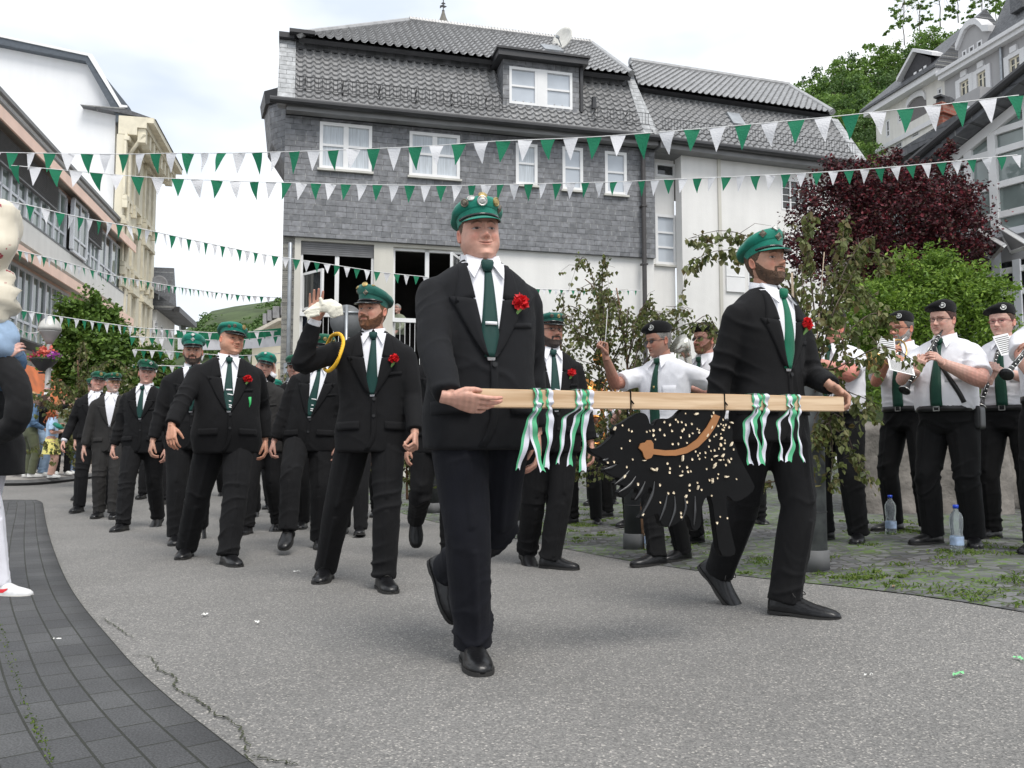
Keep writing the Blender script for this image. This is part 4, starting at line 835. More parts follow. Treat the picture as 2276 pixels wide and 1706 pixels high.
mb = MB(); mb.hexa([(FV.U(2206, 0, 100), -.6, zG+.7), (uD, -.6, zG+.7), (uD, 3, zG+7), (FV.U(2200, 0, 100), 3, zG+7)], [(FV.U(2206, 0, 100), 0, zG+.7), (uD, 0, zG+.7), (uD, 9, zG+1), (FV.U(2200, 0, 100), 9, zG+1)]); mb.build('roof', M['slate_dark'], V2)
mb = MB(); a, c = FV.U(2262, .3, 60), FV.U(2290, .3, 60); mb.b2(a, c, -.3, 3, zG+2, zG+4.6); mb.build('dormer', M['slate_dark'], V2)
mb = MB(); x = FV.U(2226, -.25, 160); mb.tube([(x, -.25, -3), (x, -.25, zG)], .12, 6); mb.build('downpipe', M['zinc'], V2)
mb = MB(); a = FV.U(2128, -1.5, 225); c = FV.U(2196, -1.5, 205); zz = FV.uz(2160, 212, -1.5)[1]; mb.b2(a, c, -2.2, -.11, zz-3, zz); mb.build('balcony', M['villa_grey'], V2)
# ======================= right: glass-fronted grey house (facade vanishes at px ~0)
def GF(px0, px1, Y0, vx=-20):
 d = (vx-CX)/FPX; X0 = (px0-CX)/FPX*Y0; k = (px1-CX)/FPX; Y1 = (X0-d*Y0)/(k-d); return Frame(px0, Y0, px1, Y1), Y1
FG, Yg2 = GF(2110, 2330, 12.5)
Gh = FG.root('glass_fronted_house', 'grey house with large white-framed gable glazing behind the red maple', 'house')
M['panel'] = mat('grey_panel', (.25, .25, .26), .6, .06, 2); M['gl_glass'] = glass_mat('winter_glass', (.24, .29, .28), .05, .45, .8)
gz = lambda px, py, w=0.: FG.uz(px, py, w)
uv0, uv1, uv2 = FG.U(2162), FG.U(2217), FG.U(2300)
s0 = gz(2110, 356); s1 = gz(2242, 250); sl = (s1[1]-s0[1])/(s1[0]-s0[0]); zl_ = lambda u: s0[1]+sl*(u-s0[0])
mb = MB(); zf0 = gz(2217, 520)[1];
mb.add(*loft([[(s0[0]-1.2, -.03, zl_(s0[0]-1.2)-.10), (s0[0]-1.2, .15, zl_(s0[0]-1.2)-.10), (s0[0]-1.2, .15, zl_(s0[0]-1.2)+.05), (s0[0]-1.2, -.03, zl_(s0[0]-1.2)+.05)], [(uv2, -.03, zl_(uv2)-.10), (uv2, .15, zl_(uv2)-.10), (uv2, .15, zl_(uv2)+.05), (uv2, -.03, zl_(uv2)+.05)]]))
for u in (FG.U(2118), uv0, uv1, uv2):
 if zl_(u)-.1 > zf0: mb.b2(u-.055, u+.055, -.02, .12, zf0, zl_(u)-.08)
zs_ = [gz(2245, 282)[1], gz(2245, 327)[1], gz(2250, 402)[1], gz(2250, 470)[1]]
for z in zs_:
 ul = max(FG.U(2118), s0[0]+(z-s0[1])/sl);
 mb.b2(ul, uv2, .0, .1, z-.045, z+.045)
z2 = [gz(2190, 322)[1], gz(2190, 400)[1], gz(2190, 492)[1]]
gf = mb.build('glazing_frame', M['white'], Gh)
mb = MB(); mb.prism([(s0[0]-1, zf0), (uv2, zf0), (uv2, zl_(uv2)-.1), (s0[0]-1, zl_(s0[0]-1)-.1)], .05, .06); mb.build('pane', M['gl_glass'], gf)
mb = MB(); mb.b2(FG.U(2110), uv2, .3, .5, zf0, zf0+.3); mb.build('inner_sill', M['white'], Gh)
mb = MB(); mb.b2(FG.U(2170), FG.U(2184), 1.5, 1.6, zf0, zf0+1.2); mb.b2(FG.U(2230), FG.U(2250), 1.5, 1.6, zf0, zf0+2.2); mb.build('curtain', M['white'], Gh)
zp = gz(2217, 585)[1]; mb = MB(); mb.b2(FG.U(2080), uv2, .001, .2, zp, zf0-.001); mb.build('grey_panel', M['panel'], Gh)
mb = MB(); mb.b2(FG.U(2080), uv2, -.05, .15, zf0-.06, zf0+.04); mb.b2(uv1-.06, uv1+.06, -.04, -.0, -.3, zf0-.061); mb.b2(FG.U(2262)-.05, FG.U(2262)+.05, -.04, .0, -.3, zp); mb.b2(FG.U(2160)-.05, FG.U(2160)+.05, -.04, .0, -.3, zp); mb.build('post', M['grey_frame'], Gh)
mb = MB(); mb.b2(FG.U(2080), uv2, .05, .2, -.3, zp-.001); mb.build('lower_glazing', M['glass_dark'], Gh)
mb = MB()
for py in (600, 650, 735, 850): z = gz(2245, py)[1]; mb.b2(FG.U(2080), uv2, -.01, .049, z-.04, z+.04)
mb.build('lower_frame', M['white'], Gh)
for pxs in (((2165, 505), (2232, 545), (2205, 578)), ((2217, 470+30), (2290, 545), (2250, 560))):
 (x0, y0), (x1, y1), (x2, y2) = pxs; A0 = np.array([gz(x0, y0)[0], -.02, gz(x0, y0)[1]]); B0 = gz(x1, y1, -.75); B0 = np.array([B0[0], -.75, B0[1]]); C0 = np.array([gz(x2, y2)[0], -.02, gz(x2, y2)[1]])
 mb = MB(); mb.hexa([A0, B0, C0], [A0+[0, 0, .05], B0+[0, 0, .05], C0+[0, 0, .05]]); cn = mb.build('canopy', M['panel'], Gh)
 mb = MB(); mb.tube([A0, B0], .035, 4); mb.tube([B0, C0], .03, 4); mb.tube([A0, C0], .02, 4); mb.build('canopy_edge', M['white'], cn)
mb = MB(); mb.b2(FG.U(2080), uv2, 4.5, 4.7, -.3, zl_(uv2)); mb.build('back_wall', mat('room_pale', (.5, .5, .47), .9), Gh)
M['roof_slate2'] = slate_mat('roof_slate2', (.075, .08, .09), (.12, .125, .135), .28, .16, .0)
ua = s0[0]-1.1
mb = MB(); t_ = .14
mb.hexa([(ua, -.35, zl_(ua)+.06), (uv2+.5, -.35, zl_(uv2+.5)+.06), (uv2+.5, -.35, zl_(uv2+.5)+.06+t_), (ua, -.35, zl_(ua)+.06+t_)], [(ua, 5, zl_(ua)+.06), (uv2+.5, 5, zl_(uv2+.5)+.06), (uv2+.5, 5, zl_(uv2+.5)+.06+t_), (ua, 5, zl_(ua)+.06+t_)]); mb.b2(ua+.1, ua+.2, .21, 5, -.3, zl_(ua)+.05); mb.build('roof', M['roof_slate2'], Gh)
mb = MB(); mb.tube([(ua, -.38, zl_(ua)+.2), (uv2+.5, -.38, zl_(uv2+.5)+.2)], .06, 8); mb.build('gutter', M['dark'], Gh)
t = FG.root('slate_roofed_house', 'steep dark slate roof with brick chimney between the maple and the villas', 'house')
def strip(x0, y0, x1, y1, dy, w, m, nm, th=.12, par=None):
 a = gz(x0, y0, w); c = gz(x1, y1, w); mb = MB(); a2 = gz(x0, y0+dy, w); c2 = gz(x1, y1+dy, w)
 mb.hexa([(a[0], w, a[1]), (c[0], w, c[1]), (c2[0], w, c2[1]), (a2[0], w, a2[1])], [(a[0], w+th, a[1]), (c[0], w+th, c[1]), (c2[0], w+th, c2[1]), (a2[0], w+th, a2[1])]); return mb.build(nm, m, par or t)
strip(1985, 340, 2160, 233, 22, 3.0, M['slate_dark'], 'verge', 3)
strip(2010, 352, 2180, 250, 60, 3.4, mat('black_wall', (.02, .02, .02), .9), 'side_wall', 2)
strip(2050, 352, 2225, 236, 7, 2.6, M['dark'], 'gutter', .2)
strip(2060, 358, 2225, 245, 40, 2.8, M['roof_slate2'], 'roof', 2)
strip(2085, 352, 2276, 218, 9, 1.9, M['dark'], 'gutter', .2)
strip(2085, 362, 2276, 228, 45, 2.1, M['slate_dark'], 'roof', 2)
w_ = 2.5; a = gz(2131, 235, w_); mb = MB(); c = gz(2145, 300, w_); mb.b2(a[0], c[0], w_, w_+.3, c[1], a[1]); mb.build('dormer_window', M['glass_sky'], t)
mBr = new_mat('chimney_brick'); m, n, b = mBr; l = n.links; tc = nd(n, 'ShaderNodeTexCoord'); br = nd(n, 'ShaderNodeTexBrick'); br.inputs['Scale'].default_value = 1; br.inputs['Brick Width'].default_value = .22; br.inputs['Row Height'].default_value = .075; br.inputs['Mortar Size'].default_value = .008
br.inputs['Color1'].default_value = (.20, .055, .035, 1); br.inputs['Color2'].default_value = (.27, .08, .05, 1); br.inputs['Mortar'].default_value = (.22, .15, .12, 1)
sx = nd(n, 'ShaderNodeSeparateXYZ'); l.new(tc.outputs['Object'], sx.inputs[0]); cx = nd(n, 'ShaderNodeCombineXYZ'); ad = nd(n, 'ShaderNodeMath', operation='ADD'); l.new(sx.outputs[0], ad.inputs[0]); l.new(sx.outputs[1], ad.inputs[1]); l.new(ad.outputs[0], cx.inputs[0]); l.new(sx.outputs[2], cx.inputs[1]); l.new(cx.outputs[0], br.inputs['Vector']); l.new(br.outputs['Color'], b.inputs['Base Color']); b.inputs['Roughness'].default_value = .85
a = gz(2073, 225, 4.5); c = gz(2096, 285, 4.5); mb = MB(); mb.b2(a[0], c[0], 4.5, 5.0, c[1]-.6, a[1]-.06); mb.b2(a[0]-.06, c[0]+.06, 4.44, 5.06, a[1]-.32, a[1]-.2); ch = mb.build('chimney', m, t)
mb = MB(); mb.tube([((a[0]+c[0])/2, 4.75, a[1]-.06), ((a[0]+c[0])/2, 4.75, a[1]+.06)], .16, 10); mb.b2(a[0]+.02, c[0]-.02, 4.5, 5, a[1]+.06, a[1]+.1); mb.build('chimney_cap', M['dark'], ch)
mHill = mat('hill_ground', (.05, .075, .025), .95, .3, .2)
def hill(name, pts, Y0, Y1, label):
 V = []; n_ = len(pts)
 for f in np.linspace(0, 1, 8):
  for x, y in pts:
   p0 = P(x, 1002, Y0); p1 = P(x, y, Y1); s = sstep(f); V.append((p0[0]*(1-f)+p1[0]*f, p0[1]*(1-f)+p1[1]*f, (-1)*(1-s)+p1[2]*s))
 for x, y in pts: p1 = P(x, y, Y1); V.append((p1[0], p1[1]+60, -5))
 F = [[j*n_+i, j*n_+i+1, (j+1)*n_+i+1, (j+1)*n_+i] for j in range(8) for i in range(n_-1)]
 o = mesh_obj(name, V, F, mHill); o['kind'] = 'structure'; return o
hill('hill', [(1500, 700), (1700, 420), (1800, 260), (1900, 200), (2000, 150), (2150, 90), (2300, 40), (2500, 0)], 62, 125, '')
hill('hill', [(250, 800), (380, 755), (430, 730), (470, 700), (520, 690), (580, 682), (660, 670), (800, 640)], 120, 300, '')
# vegetation
def blob_points(blobs, n, rs, shell=.55, droop=0):
 """points in a union of ellipsoids, denser near the surface, broken by clumps"""
 w = np.array([b[3]*b[4]*b[5] for b in blobs])**.8; w /= w.sum(); out = []
 clumps = []
 for b, k in zip(blobs, (w*n/26).astype(int)+3):
  d = rs.normal(size=(k, 3)); d /= np.linalg.norm(d, axis=1)[:, None]; r = rs.uniform(shell, 1.04, k)[:, None]
  c = np.array(b[:3])+d*r*np.array(b[3:6]); s = .16*np.mean(b[3:6])
  clumps.append((c, s))
 for (c, s) in clumps:
  m_ = max(1, int(26));
  for q in c:
   k = rs.randint(10, 42); out.append(q+rs.normal(size=(k, 3))*s*rs.uniform(.5, 1.25)*np.array([1, 1, .7]))
 return np.concatenate(out)
def crown_mesh(blobs, n, size, seed, flat=.3, asp=1.6, shell=.55):
 rs = np.random.RandomState(seed); C = blob_points(blobs, n, rs, shell); return leaf_quads(C, size, rs, flat=flat, asp=asp)
mBark = mat('bark', (.10, .08, .06), .9, .3, 12, bump=.6, bscale=40)
def trunk_mb(h, r, limbs, seed, lean=0):
 rs = np.random.RandomState(seed); mb = MB(); k = 6
 pts = [(lean*t*t+rs.normal()*.03*h*t*.5, rs.normal()*.02*h*t, h*t) for t in np.linspace(0, 1, k)]
 mb.tube(pts, [r*(1.25-.75*t) for t in np.linspace(0, 1, k)], 8)
 for b in limbs:
  z0 = h*rs.uniform(.45, .95); p0 = np.array([lean*(z0/h)**2, 0, z0]); p1 = np.array(b); m_ = (p0+p1)/2+np.array([0, 0, .1*h*rs.rand()])
  mb.tube([p0, m_, p1], [r*.5, r*.3, r*.08], 6)
 return mb
def tree(name, pos, label, cat, blobs, n, leaf, m, h, r, seed, group=None, flat=.3, asp=1.6, shell=.55, bark=None):
 t = empty(name, pos, 0, label, cat, group)
 trunk_mb(h, r, [b[:3] for b in blobs], seed).build('trunk', bark or mBark, t, True)
 V, F = crown_mesh(blobs, n, leaf, seed+1, flat, asp, shell); mesh_obj('crown', V, F, m, t, False)
 return t
mMaple = leaf_mat('maple_leaves', [(.045, .012, .018), (.08, .016, .024), (.035, .016, .016), (.22, .03, .045), (.06, .036, .022), (.028, .010, .014), (.06, .014, .022)], trans=.2)
mShrub = leaf_mat('shrub_leaves', [(.10, .18, .025), (.19, .31, .04), (.06, .12, .02), (.27, .40, .06), (.13, .24, .035)], trans=.3)
mStreet = leaf_mat('street_leaves', [(.08, .15, .025), (.14, .24, .04), (.05, .10, .02), (.19, .31, .06)], trans=.25)
mHillA = leaf_mat('hill_leaves', [(.12, .22, .04), (.18, .30, .06), (.09, .17, .035), (.24, .36, .08)], trans=.25)
mHillB = leaf_mat('hill_leaves_dark', [(.07, .14, .04), (.11, .19, .05), (.055, .11, .03), (.14, .23, .06)], trans=.2)
mBirch = leaf_mat('wilted_birch_leaves', [(.09, .11, .03), (.15, .18, .05), (.06, .08, .025), (.22, .24, .10), (.12, .09, .03), (.10, .14, .035)], trans=.25)
def at_px(px, py, Y): return P(px, py, Y)
def blobs_px(L_, Y, base):
 out = []
 for x, y, rx, ry, dy in L_:
  p = P(x, y, Y+dy)-base; k = (Y+dy)/FPX; out.append((p[0], p[1], p[2], rx*k, (rx+ry)/2*k*.9, ry*k))
 return out
b0 = np.array([*P(1985, 1002, 11.5)[:2], .2])
B = blobs_px([(1985, 500, 165, 120, 0), (1860, 470, 110, 105, .1), (2100, 500, 105, 105, -.2), (1900, 560, 130, 90, -.3), (2050, 600, 120, 80, 0), (1800, 560, 60, 60, 0), (1960, 410, 120, 60, .2), (2070, 400, 80, 50, .1), (2150, 570, 55, 60, .2), (1870, 385, 50, 40, 0), (2100, 345, 22, 45, .1), (1985, 360, 25, 40, 0), (2150, 440, 40, 40, 0)], 11.5, b0)
tree('maple_tree', b0, 'dark red leaved maple tree in front of the glass-fronted house', 'tree', B, 46000, .052, mMaple, 2.4, .09, 3, asp=1.5, shell=.45)
b0 = np.array([*P(2060, 1002, 9.3)[:2], .2])
B = blobs_px([(2060, 700, 170, 110, 0), (1950, 700, 90, 90, -.1), (2150, 690, 85, 110, 0), (2060, 610, 110, 60, 0), (2080, 570, 35, 40, 0), (1990, 600, 30, 35, 0), (2200, 640, 55, 60, 0), (1990, 830, 120, 90, 0), (2120, 830, 110, 90, 0), (2230, 800, 60, 90, .1), (1900, 760, 50, 70, 0)], 9.3, b0)
tree('green_shrub', b0, 'big light green leafy shrub behind the clarinet players', 'shrub', B, 34000, .055, mShrub, 1.2, .06, 5, asp=2.3, shell=.35)
b0 = np.array([*P(205, 1002, 23)[:2], .35])
B = blobs_px([(205, 770, 90, 85, 0), (190, 700, 65, 55, 0), (245, 800, 60, 60, 0), (160, 800, 55, 70, 0), (215, 850, 80, 50, 0), (230, 720, 45, 40, .2), (130, 740, 30, 40, 0)], 23, b0)
tree('street_tree', b0, 'dense green street tree beside the lamp in front of the pharmacy', 'tree', B, 15000, .13, mStreet, 2.2, .12, 9, asp=1.3, shell=.4)
b0 = np.array([*P(350, 1002, 26)[:2], .45])
B = blobs_px([(340, 810, 45, 45, 0), (320, 850, 50, 45, 0), (370, 850, 45, 50, 0)], 26, b0)
tree('street_tree', b0, 'smaller green tree behind the marching men under the low pennants', 'tree', B, 5000, .14, mStreet, 2.0, .1, 12, asp=1.3, shell=.4)
def hill_proto(name, m, seed, sparse=False):
 rs = np.random.RandomState(seed); t = empty(name, (0, 0, 0), 0)
 bl = [(rs.normal()*.45, rs.normal()*.45, 1.9+rs.normal()*.4, .7+.3*rs.rand(), .7+.3*rs.rand(), .7+.4*rs.rand()) for _ in range(5)]+[(0, 0, 1.2, .9, .9, .7)]
 if sparse: bl = [(rs.normal()*.55, rs.normal()*.55, 1.0+2.2*k/10, .42, .42, .4) for k in range(11)]
 trunk_mb(1.6 if not sparse else 3.0, .09 if not sparse else .028, [b[:3] for b in bl], seed).build('trunk', mBark, t, True)
 V, F = crown_mesh(bl, 900 if not sparse else 420, .17 if not sparse else .13, seed+40, .2, 1.2, .5); mesh_obj('crown', V, F, m, t, False); return t
protos = [hill_proto('hillside_tree', m, s) for m, s in ((mHillA, 1), (mHillA, 2), (mHillB, 3), (mHillA, 4))]+[hill_proto('hillside_tree', mHillA, 6, True)]
used = set()
def copy_tree(o, parent=None):
 c = o.copy(); col.objects.link(c)
 if parent is not None: c.parent = parent
 for ch in o.children: copy_tree(ch, c)
 return c
def put(k, pos, s, rz, label, group):
 o = protos[k] if k not in used else copy_tree(protos[k]); used.add(k)
 o.location = tuple(pos); o.scale = (s, s, s); o.rotation_euler = (0, 0, rz); tag(o, label, 'tree', group); return o
rs = np.random.RandomState(5)
top = [(1700, 300), (1774, 176), (1843, 146), (1885, 123), (1970, 92), (2008, 104), (2023, 73), (2131, 61), (2300, 20)]
tx, ty = zip(*top)
cnt = 0
for yy in np.arange(30, 400, 24):
 for xx in np.arange(1700, 2150, 30):
  x = xx+rs.uniform(-14, 14); y = yy+rs.uniform(-10, 10); tp = np.interp(x, tx, ty)
  if y < tp+22 or (y > 300 and x > 1960) or y > 380: continue
  if x > 2010 and y > 150: continue
  if x < 1850 and y > 300 and x < 1780: continue
  f = np.clip((y-tp)/260, 0, 1); Y = 118-48*f; rpx = rs.uniform(26, 42); s = rpx*Y/FPX/1.15
  p = P(x, y+rpx*1.2, Y); put([0, 1, 3, 2, 1][rs.randint(5)] if f < .6 else [2, 0, 2][rs.randint(3)], p-np.array([0, 0, s*.6]), s, rs.uniform(0, 6), '%s leafy tree %s' % (['bright green', 'dense green', 'dark green'][0 if f < .3 else 1 if f < .6 else 2], ['on the crest of the wooded hill, against the sky', 'half way up the wooded hill behind the white house', 'low on the wooded hill beside the white villa'][0 if y < tp+50 else 1 if y < 260 else 2]), 'trees of the wooded hillside'); cnt += 1
for i, (x, y, hpx) in enumerate([(2010, 100, 120), (2045, 90, 110), (2090, 60, 120), (2130, 50, 110), (2185, 70, 110), (2215, 60, 90)]):
 Y = 112; s = hpx*Y/FPX/3.2; p = P(x, y, Y); put(4, p, s, i*1.3, 'tall thin-leaved tree on the skyline above the villas, %s from the left' % ['first', 'second', 'third', 'fourth', 'fifth', 'sixth'][i], 'sparse trees above the villas')
for i, (x, y, rpx) in enumerate([(2262, 40, 45), (2240, 80, 38), (2290, 70, 50), (2160, 82, 26), (2090, 90, 34)]):
 Y = 100; s = rpx*Y/FPX/1.15; p = P(x, y+rpx, Y); put([0, 1, 3][i % 3], p-np.array([0, 0, s*.5]), s, i, 'bright green tree directly behind the roofs of the hillside villas', 'trees behind the villa roofs')
top = [(400, 735), (440, 712), (460, 694), (520, 690), (560, 683), (600, 668), (640, 655)]
tx, ty = zip(*top); C = []
for yy in np.arange(672, 800, 11):
 for xx in np.arange(405, 640, 12):
  x = xx+rs.uniform(-5, 5); y = yy+rs.uniform(-4, 4); tp = np.interp(x, tx, ty)
  if y < tp+8 or y > 785: continue
  f = (y-tp)/110; Y = 280-120*f; r = rs.uniform(9, 14)*Y/FPX; p = P(x, y, Y); k = 170; d = rs.normal(size=(k, 3)); d /= np.linalg.norm(d, axis=1)[:, None]; C.append(p+d*r*rs.uniform(.55, 1.1, (k, 1))*np.array([1, 1, .9]))
C = np.concatenate(C); V, F = leaf_quads(C, .75, rs, flat=.2, asp=1.2); o = mesh_obj('wood', V, F, mHillB, None, False); tag(o, 'far wood covering the hill at the end of the street', 'wood', kind='stuff')
t = empty('viaduct', (0, 0, 0), 0, 'distant grey concrete viaduct between the dark roof and the wooded hill', 'bridge')
mb = MB(); q = [tuple(P(x, y, 310)) for x, y in ((385, 713), (432, 716), (432, 722), (385, 720))]; mb.hexa(q, [tuple(np.array(k)+[0, 8, 0]) for k in q])
for x in (398, 424): q = [tuple(P(a, y, 311)) for a, y in ((x, 721), (x+4, 721), (x+4, 760), (x, 760))]; mb.hexa(q, [tuple(np.array(k)+[0, 5, 0]) for k in q])
mb.build('deck', mat('concrete', (.3, .3, .3), .9), t)
b0 = GP(1945, 1092); rs = np.random.RandomState(8); V = []; F = []
for i in range(420):
 a = rs.uniform(0, 6.28); r = abs(rs.normal())*.09; h = rs.uniform(.12, .30); x, y = b0[0]+math.cos(a)*r, b0[1]+math.sin(a)*r; z = G(x, y); dx, dy = math.cos(a)*r*.9+rs.normal()*.03, math.sin(a)*r*.9+rs.normal()*.03
 k = len(V); w = .005; V += [(x-w, y, z), (x+w, y, z), (x+dx*.5+w*.7, y+dy*.5, z+h*.6), (x+dx*.5-w*.7, y+dy*.5, z+h*.6), (x+dx, y+dy, z+h)]; F += [[k, k+1, k+2, k+3], [k+3, k+2, k+4]]
o = mesh_obj('grass_tuft', V, F, leaf_mat('tuft', [(.08, .15, .05), (.13, .2, .08), (.1, .14, .08)]), None, False); tag(o, 'round green tuft of grass at the foot of the boulder', 'grass')
def rock(name, pos, dims, seed, label, m, rz=0, yaw=0):
 rs = np.random.RandomState(seed); mb = MB(); mb.box((0, 0, dims[2]/2), dims); V, F = mb.arr(); V, F = remesh(V, F, dims[0]/28, 3)
 n_ = vnormals(V, F); ph = rs.uniform(0, 6, 12); k = rs.normal(size=(12, 3))*3.2/dims[0]
 d = sum(np.sin(V@k[i]*(1+i*.35)+ph[i])/(1+i*.6) for i in range(12)); V = V+n_*(d*.035*dims[0])[:, None]
 o = mesh_obj(name, V, F, m, None, True); o.location = tuple(pos); o.rotation_euler = (0, 0, yaw); tag(o, label, 'rock'); return o
mRock = mat('rock', (.17, .155, .14), .9, .4, 4, bump=1., bscale=14)
q = P(1990, 1002, 8.9); rock('boulder', (q[0]+.35, q[1]+.25, .1), (1.5, .55, .98), 3, 'large grey-brown boulder between the horn player and the birch', mRock)
q = P(2230, 1002, 9.5); rock('boulder', (q[0]+.3, q[1]+.3, .1), (2.2, .55, 1.05), 4, 'low grey-brown boulder wall behind the clarinet players at the right edge', mRock)
# bunting
def cloth(name, c, tr=.35):
 m, n, b = new_mat(name); l = n.links; b.inputs['Base Color'].default_value = c4(c); b.inputs['Roughness'].default_value = .7; b.inputs['Specular IOR Level'].default_value = .2
 t = nd(n, 'ShaderNodeBsdfTranslucent'); t.inputs['Color'].default_value = c4(c); mixs = nd(n, 'ShaderNodeMixShader'); mixs.inputs[0].default_value = tr
 tc = nd(n, 'ShaderNodeTexCoord'); nz_ = nd(n, 'ShaderNodeTexNoise'); nz_.inputs['Scale'].default_value = 9; l.new(tc.outputs['Object'], nz_.inputs['Vector']); bp = nd(n, 'ShaderNodeBump'); bp.inputs['Strength'].default_value = .5; bp.inputs['Distance'].default_value = .02; l.new(nz_.outputs['Fac'], bp.inputs['Height']); l.new(bp.outputs[0], b.inputs['Normal'])
 l.new(b.outputs[0], mixs.inputs[1]); l.new(t.outputs[0], mixs.inputs[2]); l.new(mixs.outputs[0], n.nodes['Material Output'].inputs['Surface']); return m
mPG = cloth('pennant_green', (.03, .24, .13)); mPW = cloth('pennant_white', (.85, .85, .88), .3); mCord = mat('cord', (.75, .75, .75), .7)
def pennant_mesh(seed, m, w=1., h=1.5):
 rs = np.random.RandomState(seed); V = []; F = []; nr = 9; a1, a2 = rs.normal()*.12, rs.normal()*.10; tip = rs.normal()*.10; cur = rs.normal()*.25
 for i in range(nr):
  t = i/(nr-1); hw = .5*w*(1-t)+.012
  for j in range(5):
   s = j/4*2-1; x = s*hw+tip*t*t; y = a1*math.sin(3*s*(1-t)+2*t)*(.3+t)*.6+cur*t*t*.6+a2*math.sin(5*t); V.append((x, y, -h*t+.0))
 for i in range(nr-1):
  for j in range(4): k = i*5+j; F.append([k, k+1, k+6, k+5])
 me = bpy.data.meshes.new('pennant'); me.from_pydata(V, [], F); me.materials.append(m); me.polygons.foreach_set('use_smooth', [True]*len(F)); me.update(); return me
PM = {0: [pennant_mesh(i, mPG) for i in range(6)], 1: [pennant_mesh(i+20, mPW) for i in range(6)]}
brs = np.random.RandomState(3)
def bunting(pts, sp0, sp1, label, start=0, ratio=.64, asp=None):
 W3 = catmull([P(*p) for p in pts], 240); cum = np.concatenate([[0], np.cumsum(np.linalg.norm(np.diff(W3, axis=0), axis=1))])
 root = empty('bunting', W3[0], 0, label, 'bunting', 'green and white bunting strings over the street'); o3 = W3[0]
 mb = MB(); mb.tube(W3[::4]-o3, .006*max(1, W3[:, 1].mean()/12), 5); mb.build('cord', mCord, root, True)
 s = .05; k = start; tot = cum[-1]; n_ = 0
 while s < tot-.1 and n_ < 98:
  f = s/tot; p = np.array([np.interp(s, cum, W3[:, i]) for i in range(3)]); q = np.array([np.interp(s+.05, cum, W3[:, i]) for i in range(3)]); Y = p[1]
  spm = (sp0*(1-f)+sp1*f)*Y/FPX; d = nrm(q-p); me = PM[k % 2][brs.randint(6)]
  o = bpy.data.objects.new('pennant', me); col.objects.link(o); o.parent = root; o.location = tuple(p-o3-np.array([0, 0, .004]))
  sc = spm*ratio; o.scale = (sc, sc*.5, sc*brs.uniform(.92, 1.05)*(asp or 1)); o.rotation_euler = (brs.normal()*.12, -math.asin(np.clip(d[2], -1, 1)), math.atan2(d[1], d[0])+brs.normal()*.18)
  s += spm; k += 1; n_ += 1
 return root
bunting([(-20, 338, 13.2), (251, 342, 13), (386, 340, 12.6), (594, 338, 12), (918, 326, 11.3), (1090, 314, 11), (1279, 306, 10.6), (1442, 295, 10.3), (1733, 270, 9.8), (1970, 246, 9.5), (2290, 208, 9.3)], 44, 61, 'highest bunting string, crossing the whole photo just under the slate house eaves', 1)
bunting([(25, 367, 13), (216, 384, 13.2), (340, 394, 13.5), (556, 403, 14), (778, 409, 13.4), (978, 412, 13), (1100, 410, 12.6), (1355, 404, 11.6), (1498, 398, 11), (1760, 386, 10.1), (1970, 372, 9.8), (2290, 341, 9.6)], 44, 32, 'second bunting string from the top, across the middle of the slate wall', 0)
bunting([(-10, 442, 10.5), (69, 457, 10.9), (143, 475, 11.3), (216, 490, 12), (305, 506, 12.8), (428, 533, 14.2), (571, 562, 15.8), (628, 571, 16.2), (759, 591, 17), (851, 605, 17.4), (960, 616, 17.7)], 35.6, 21, 'sloping bunting string ending at the ground-floor windows of the slate house', 0)
bunting([(39, 556, 11), (133, 579, 12), (228, 606, 13.4), (301, 621, 14.6), (425, 642, 17), (540, 656, 18.5), (620, 661, 19)], 23.6, 14.5, 'bunting string in front of the lower peach stripe of the modern building', 0)
bunting([(31, 687, 13), (139, 704, 14), (247, 720, 15), (320, 729, 16), (390, 733, 17), (479, 739, 18), (622, 735, 19)], 22.5, 18, 'bunting string crossing in front of the street lamp and green street tree', 1)
bunting([(290, 748, 21), (400, 752, 21.5), (520, 756, 22), (625, 745, 22)], 20, 18, 'short low bunting string just above the white and green banner', 0)
bunting([(295, 777, 22), (400, 782, 22.5), (520, 790, 23), (625, 785, 23)], 18, 16, 'short low bunting string just below the white and green banner', 1)
bunting([(295, 811, 23), (350, 812, 23.5), (520, 815, 24), (625, 805, 24)], 17, 15, 'lowest bunting string behind the marching men', 0)
bunting([(1178, 641, 17.9), (1300, 645, 18), (1424, 645, 18.9)], 13.3, 12.5, 'short bunting string tied to the brown downpipe', 1)
bunting([(38, 728, 17), (66, 740, 17.5), (96, 735, 18)], 12, 12, 'short piece of bunting left of the lamp head', 1)
t = empty('street_banner', P(400, 755, 24), 0, 'white banner with green upper stripe hung across the street', 'banner')
for (y0, y1, m_, nm) in ((737, 755, mPG, 'green_stripe'), (755, 776, mPW, 'white_stripe')):
 V = []; b_ = P(400, 755, 24)
 for i in range(30):
  x = 395+i*8; sag = 5*math.sin(i/29*3.1)-9*i/29
  for y in (y0, y1): q = P(x, y+sag, 24+.04*math.sin(i*1.3)); V.append(q-b_)
 V2 = [v+np.array([0, .02, 0]) for v in V]; F = [[2*i, 2*i+1, 2*i+3, 2*i+2] for i in range(29)]+[[60+2*i, 62+2*i, 63+2*i, 61+2*i] for i in range(29)]
 mesh_obj(nm, V+V2, F, m_, t, True)
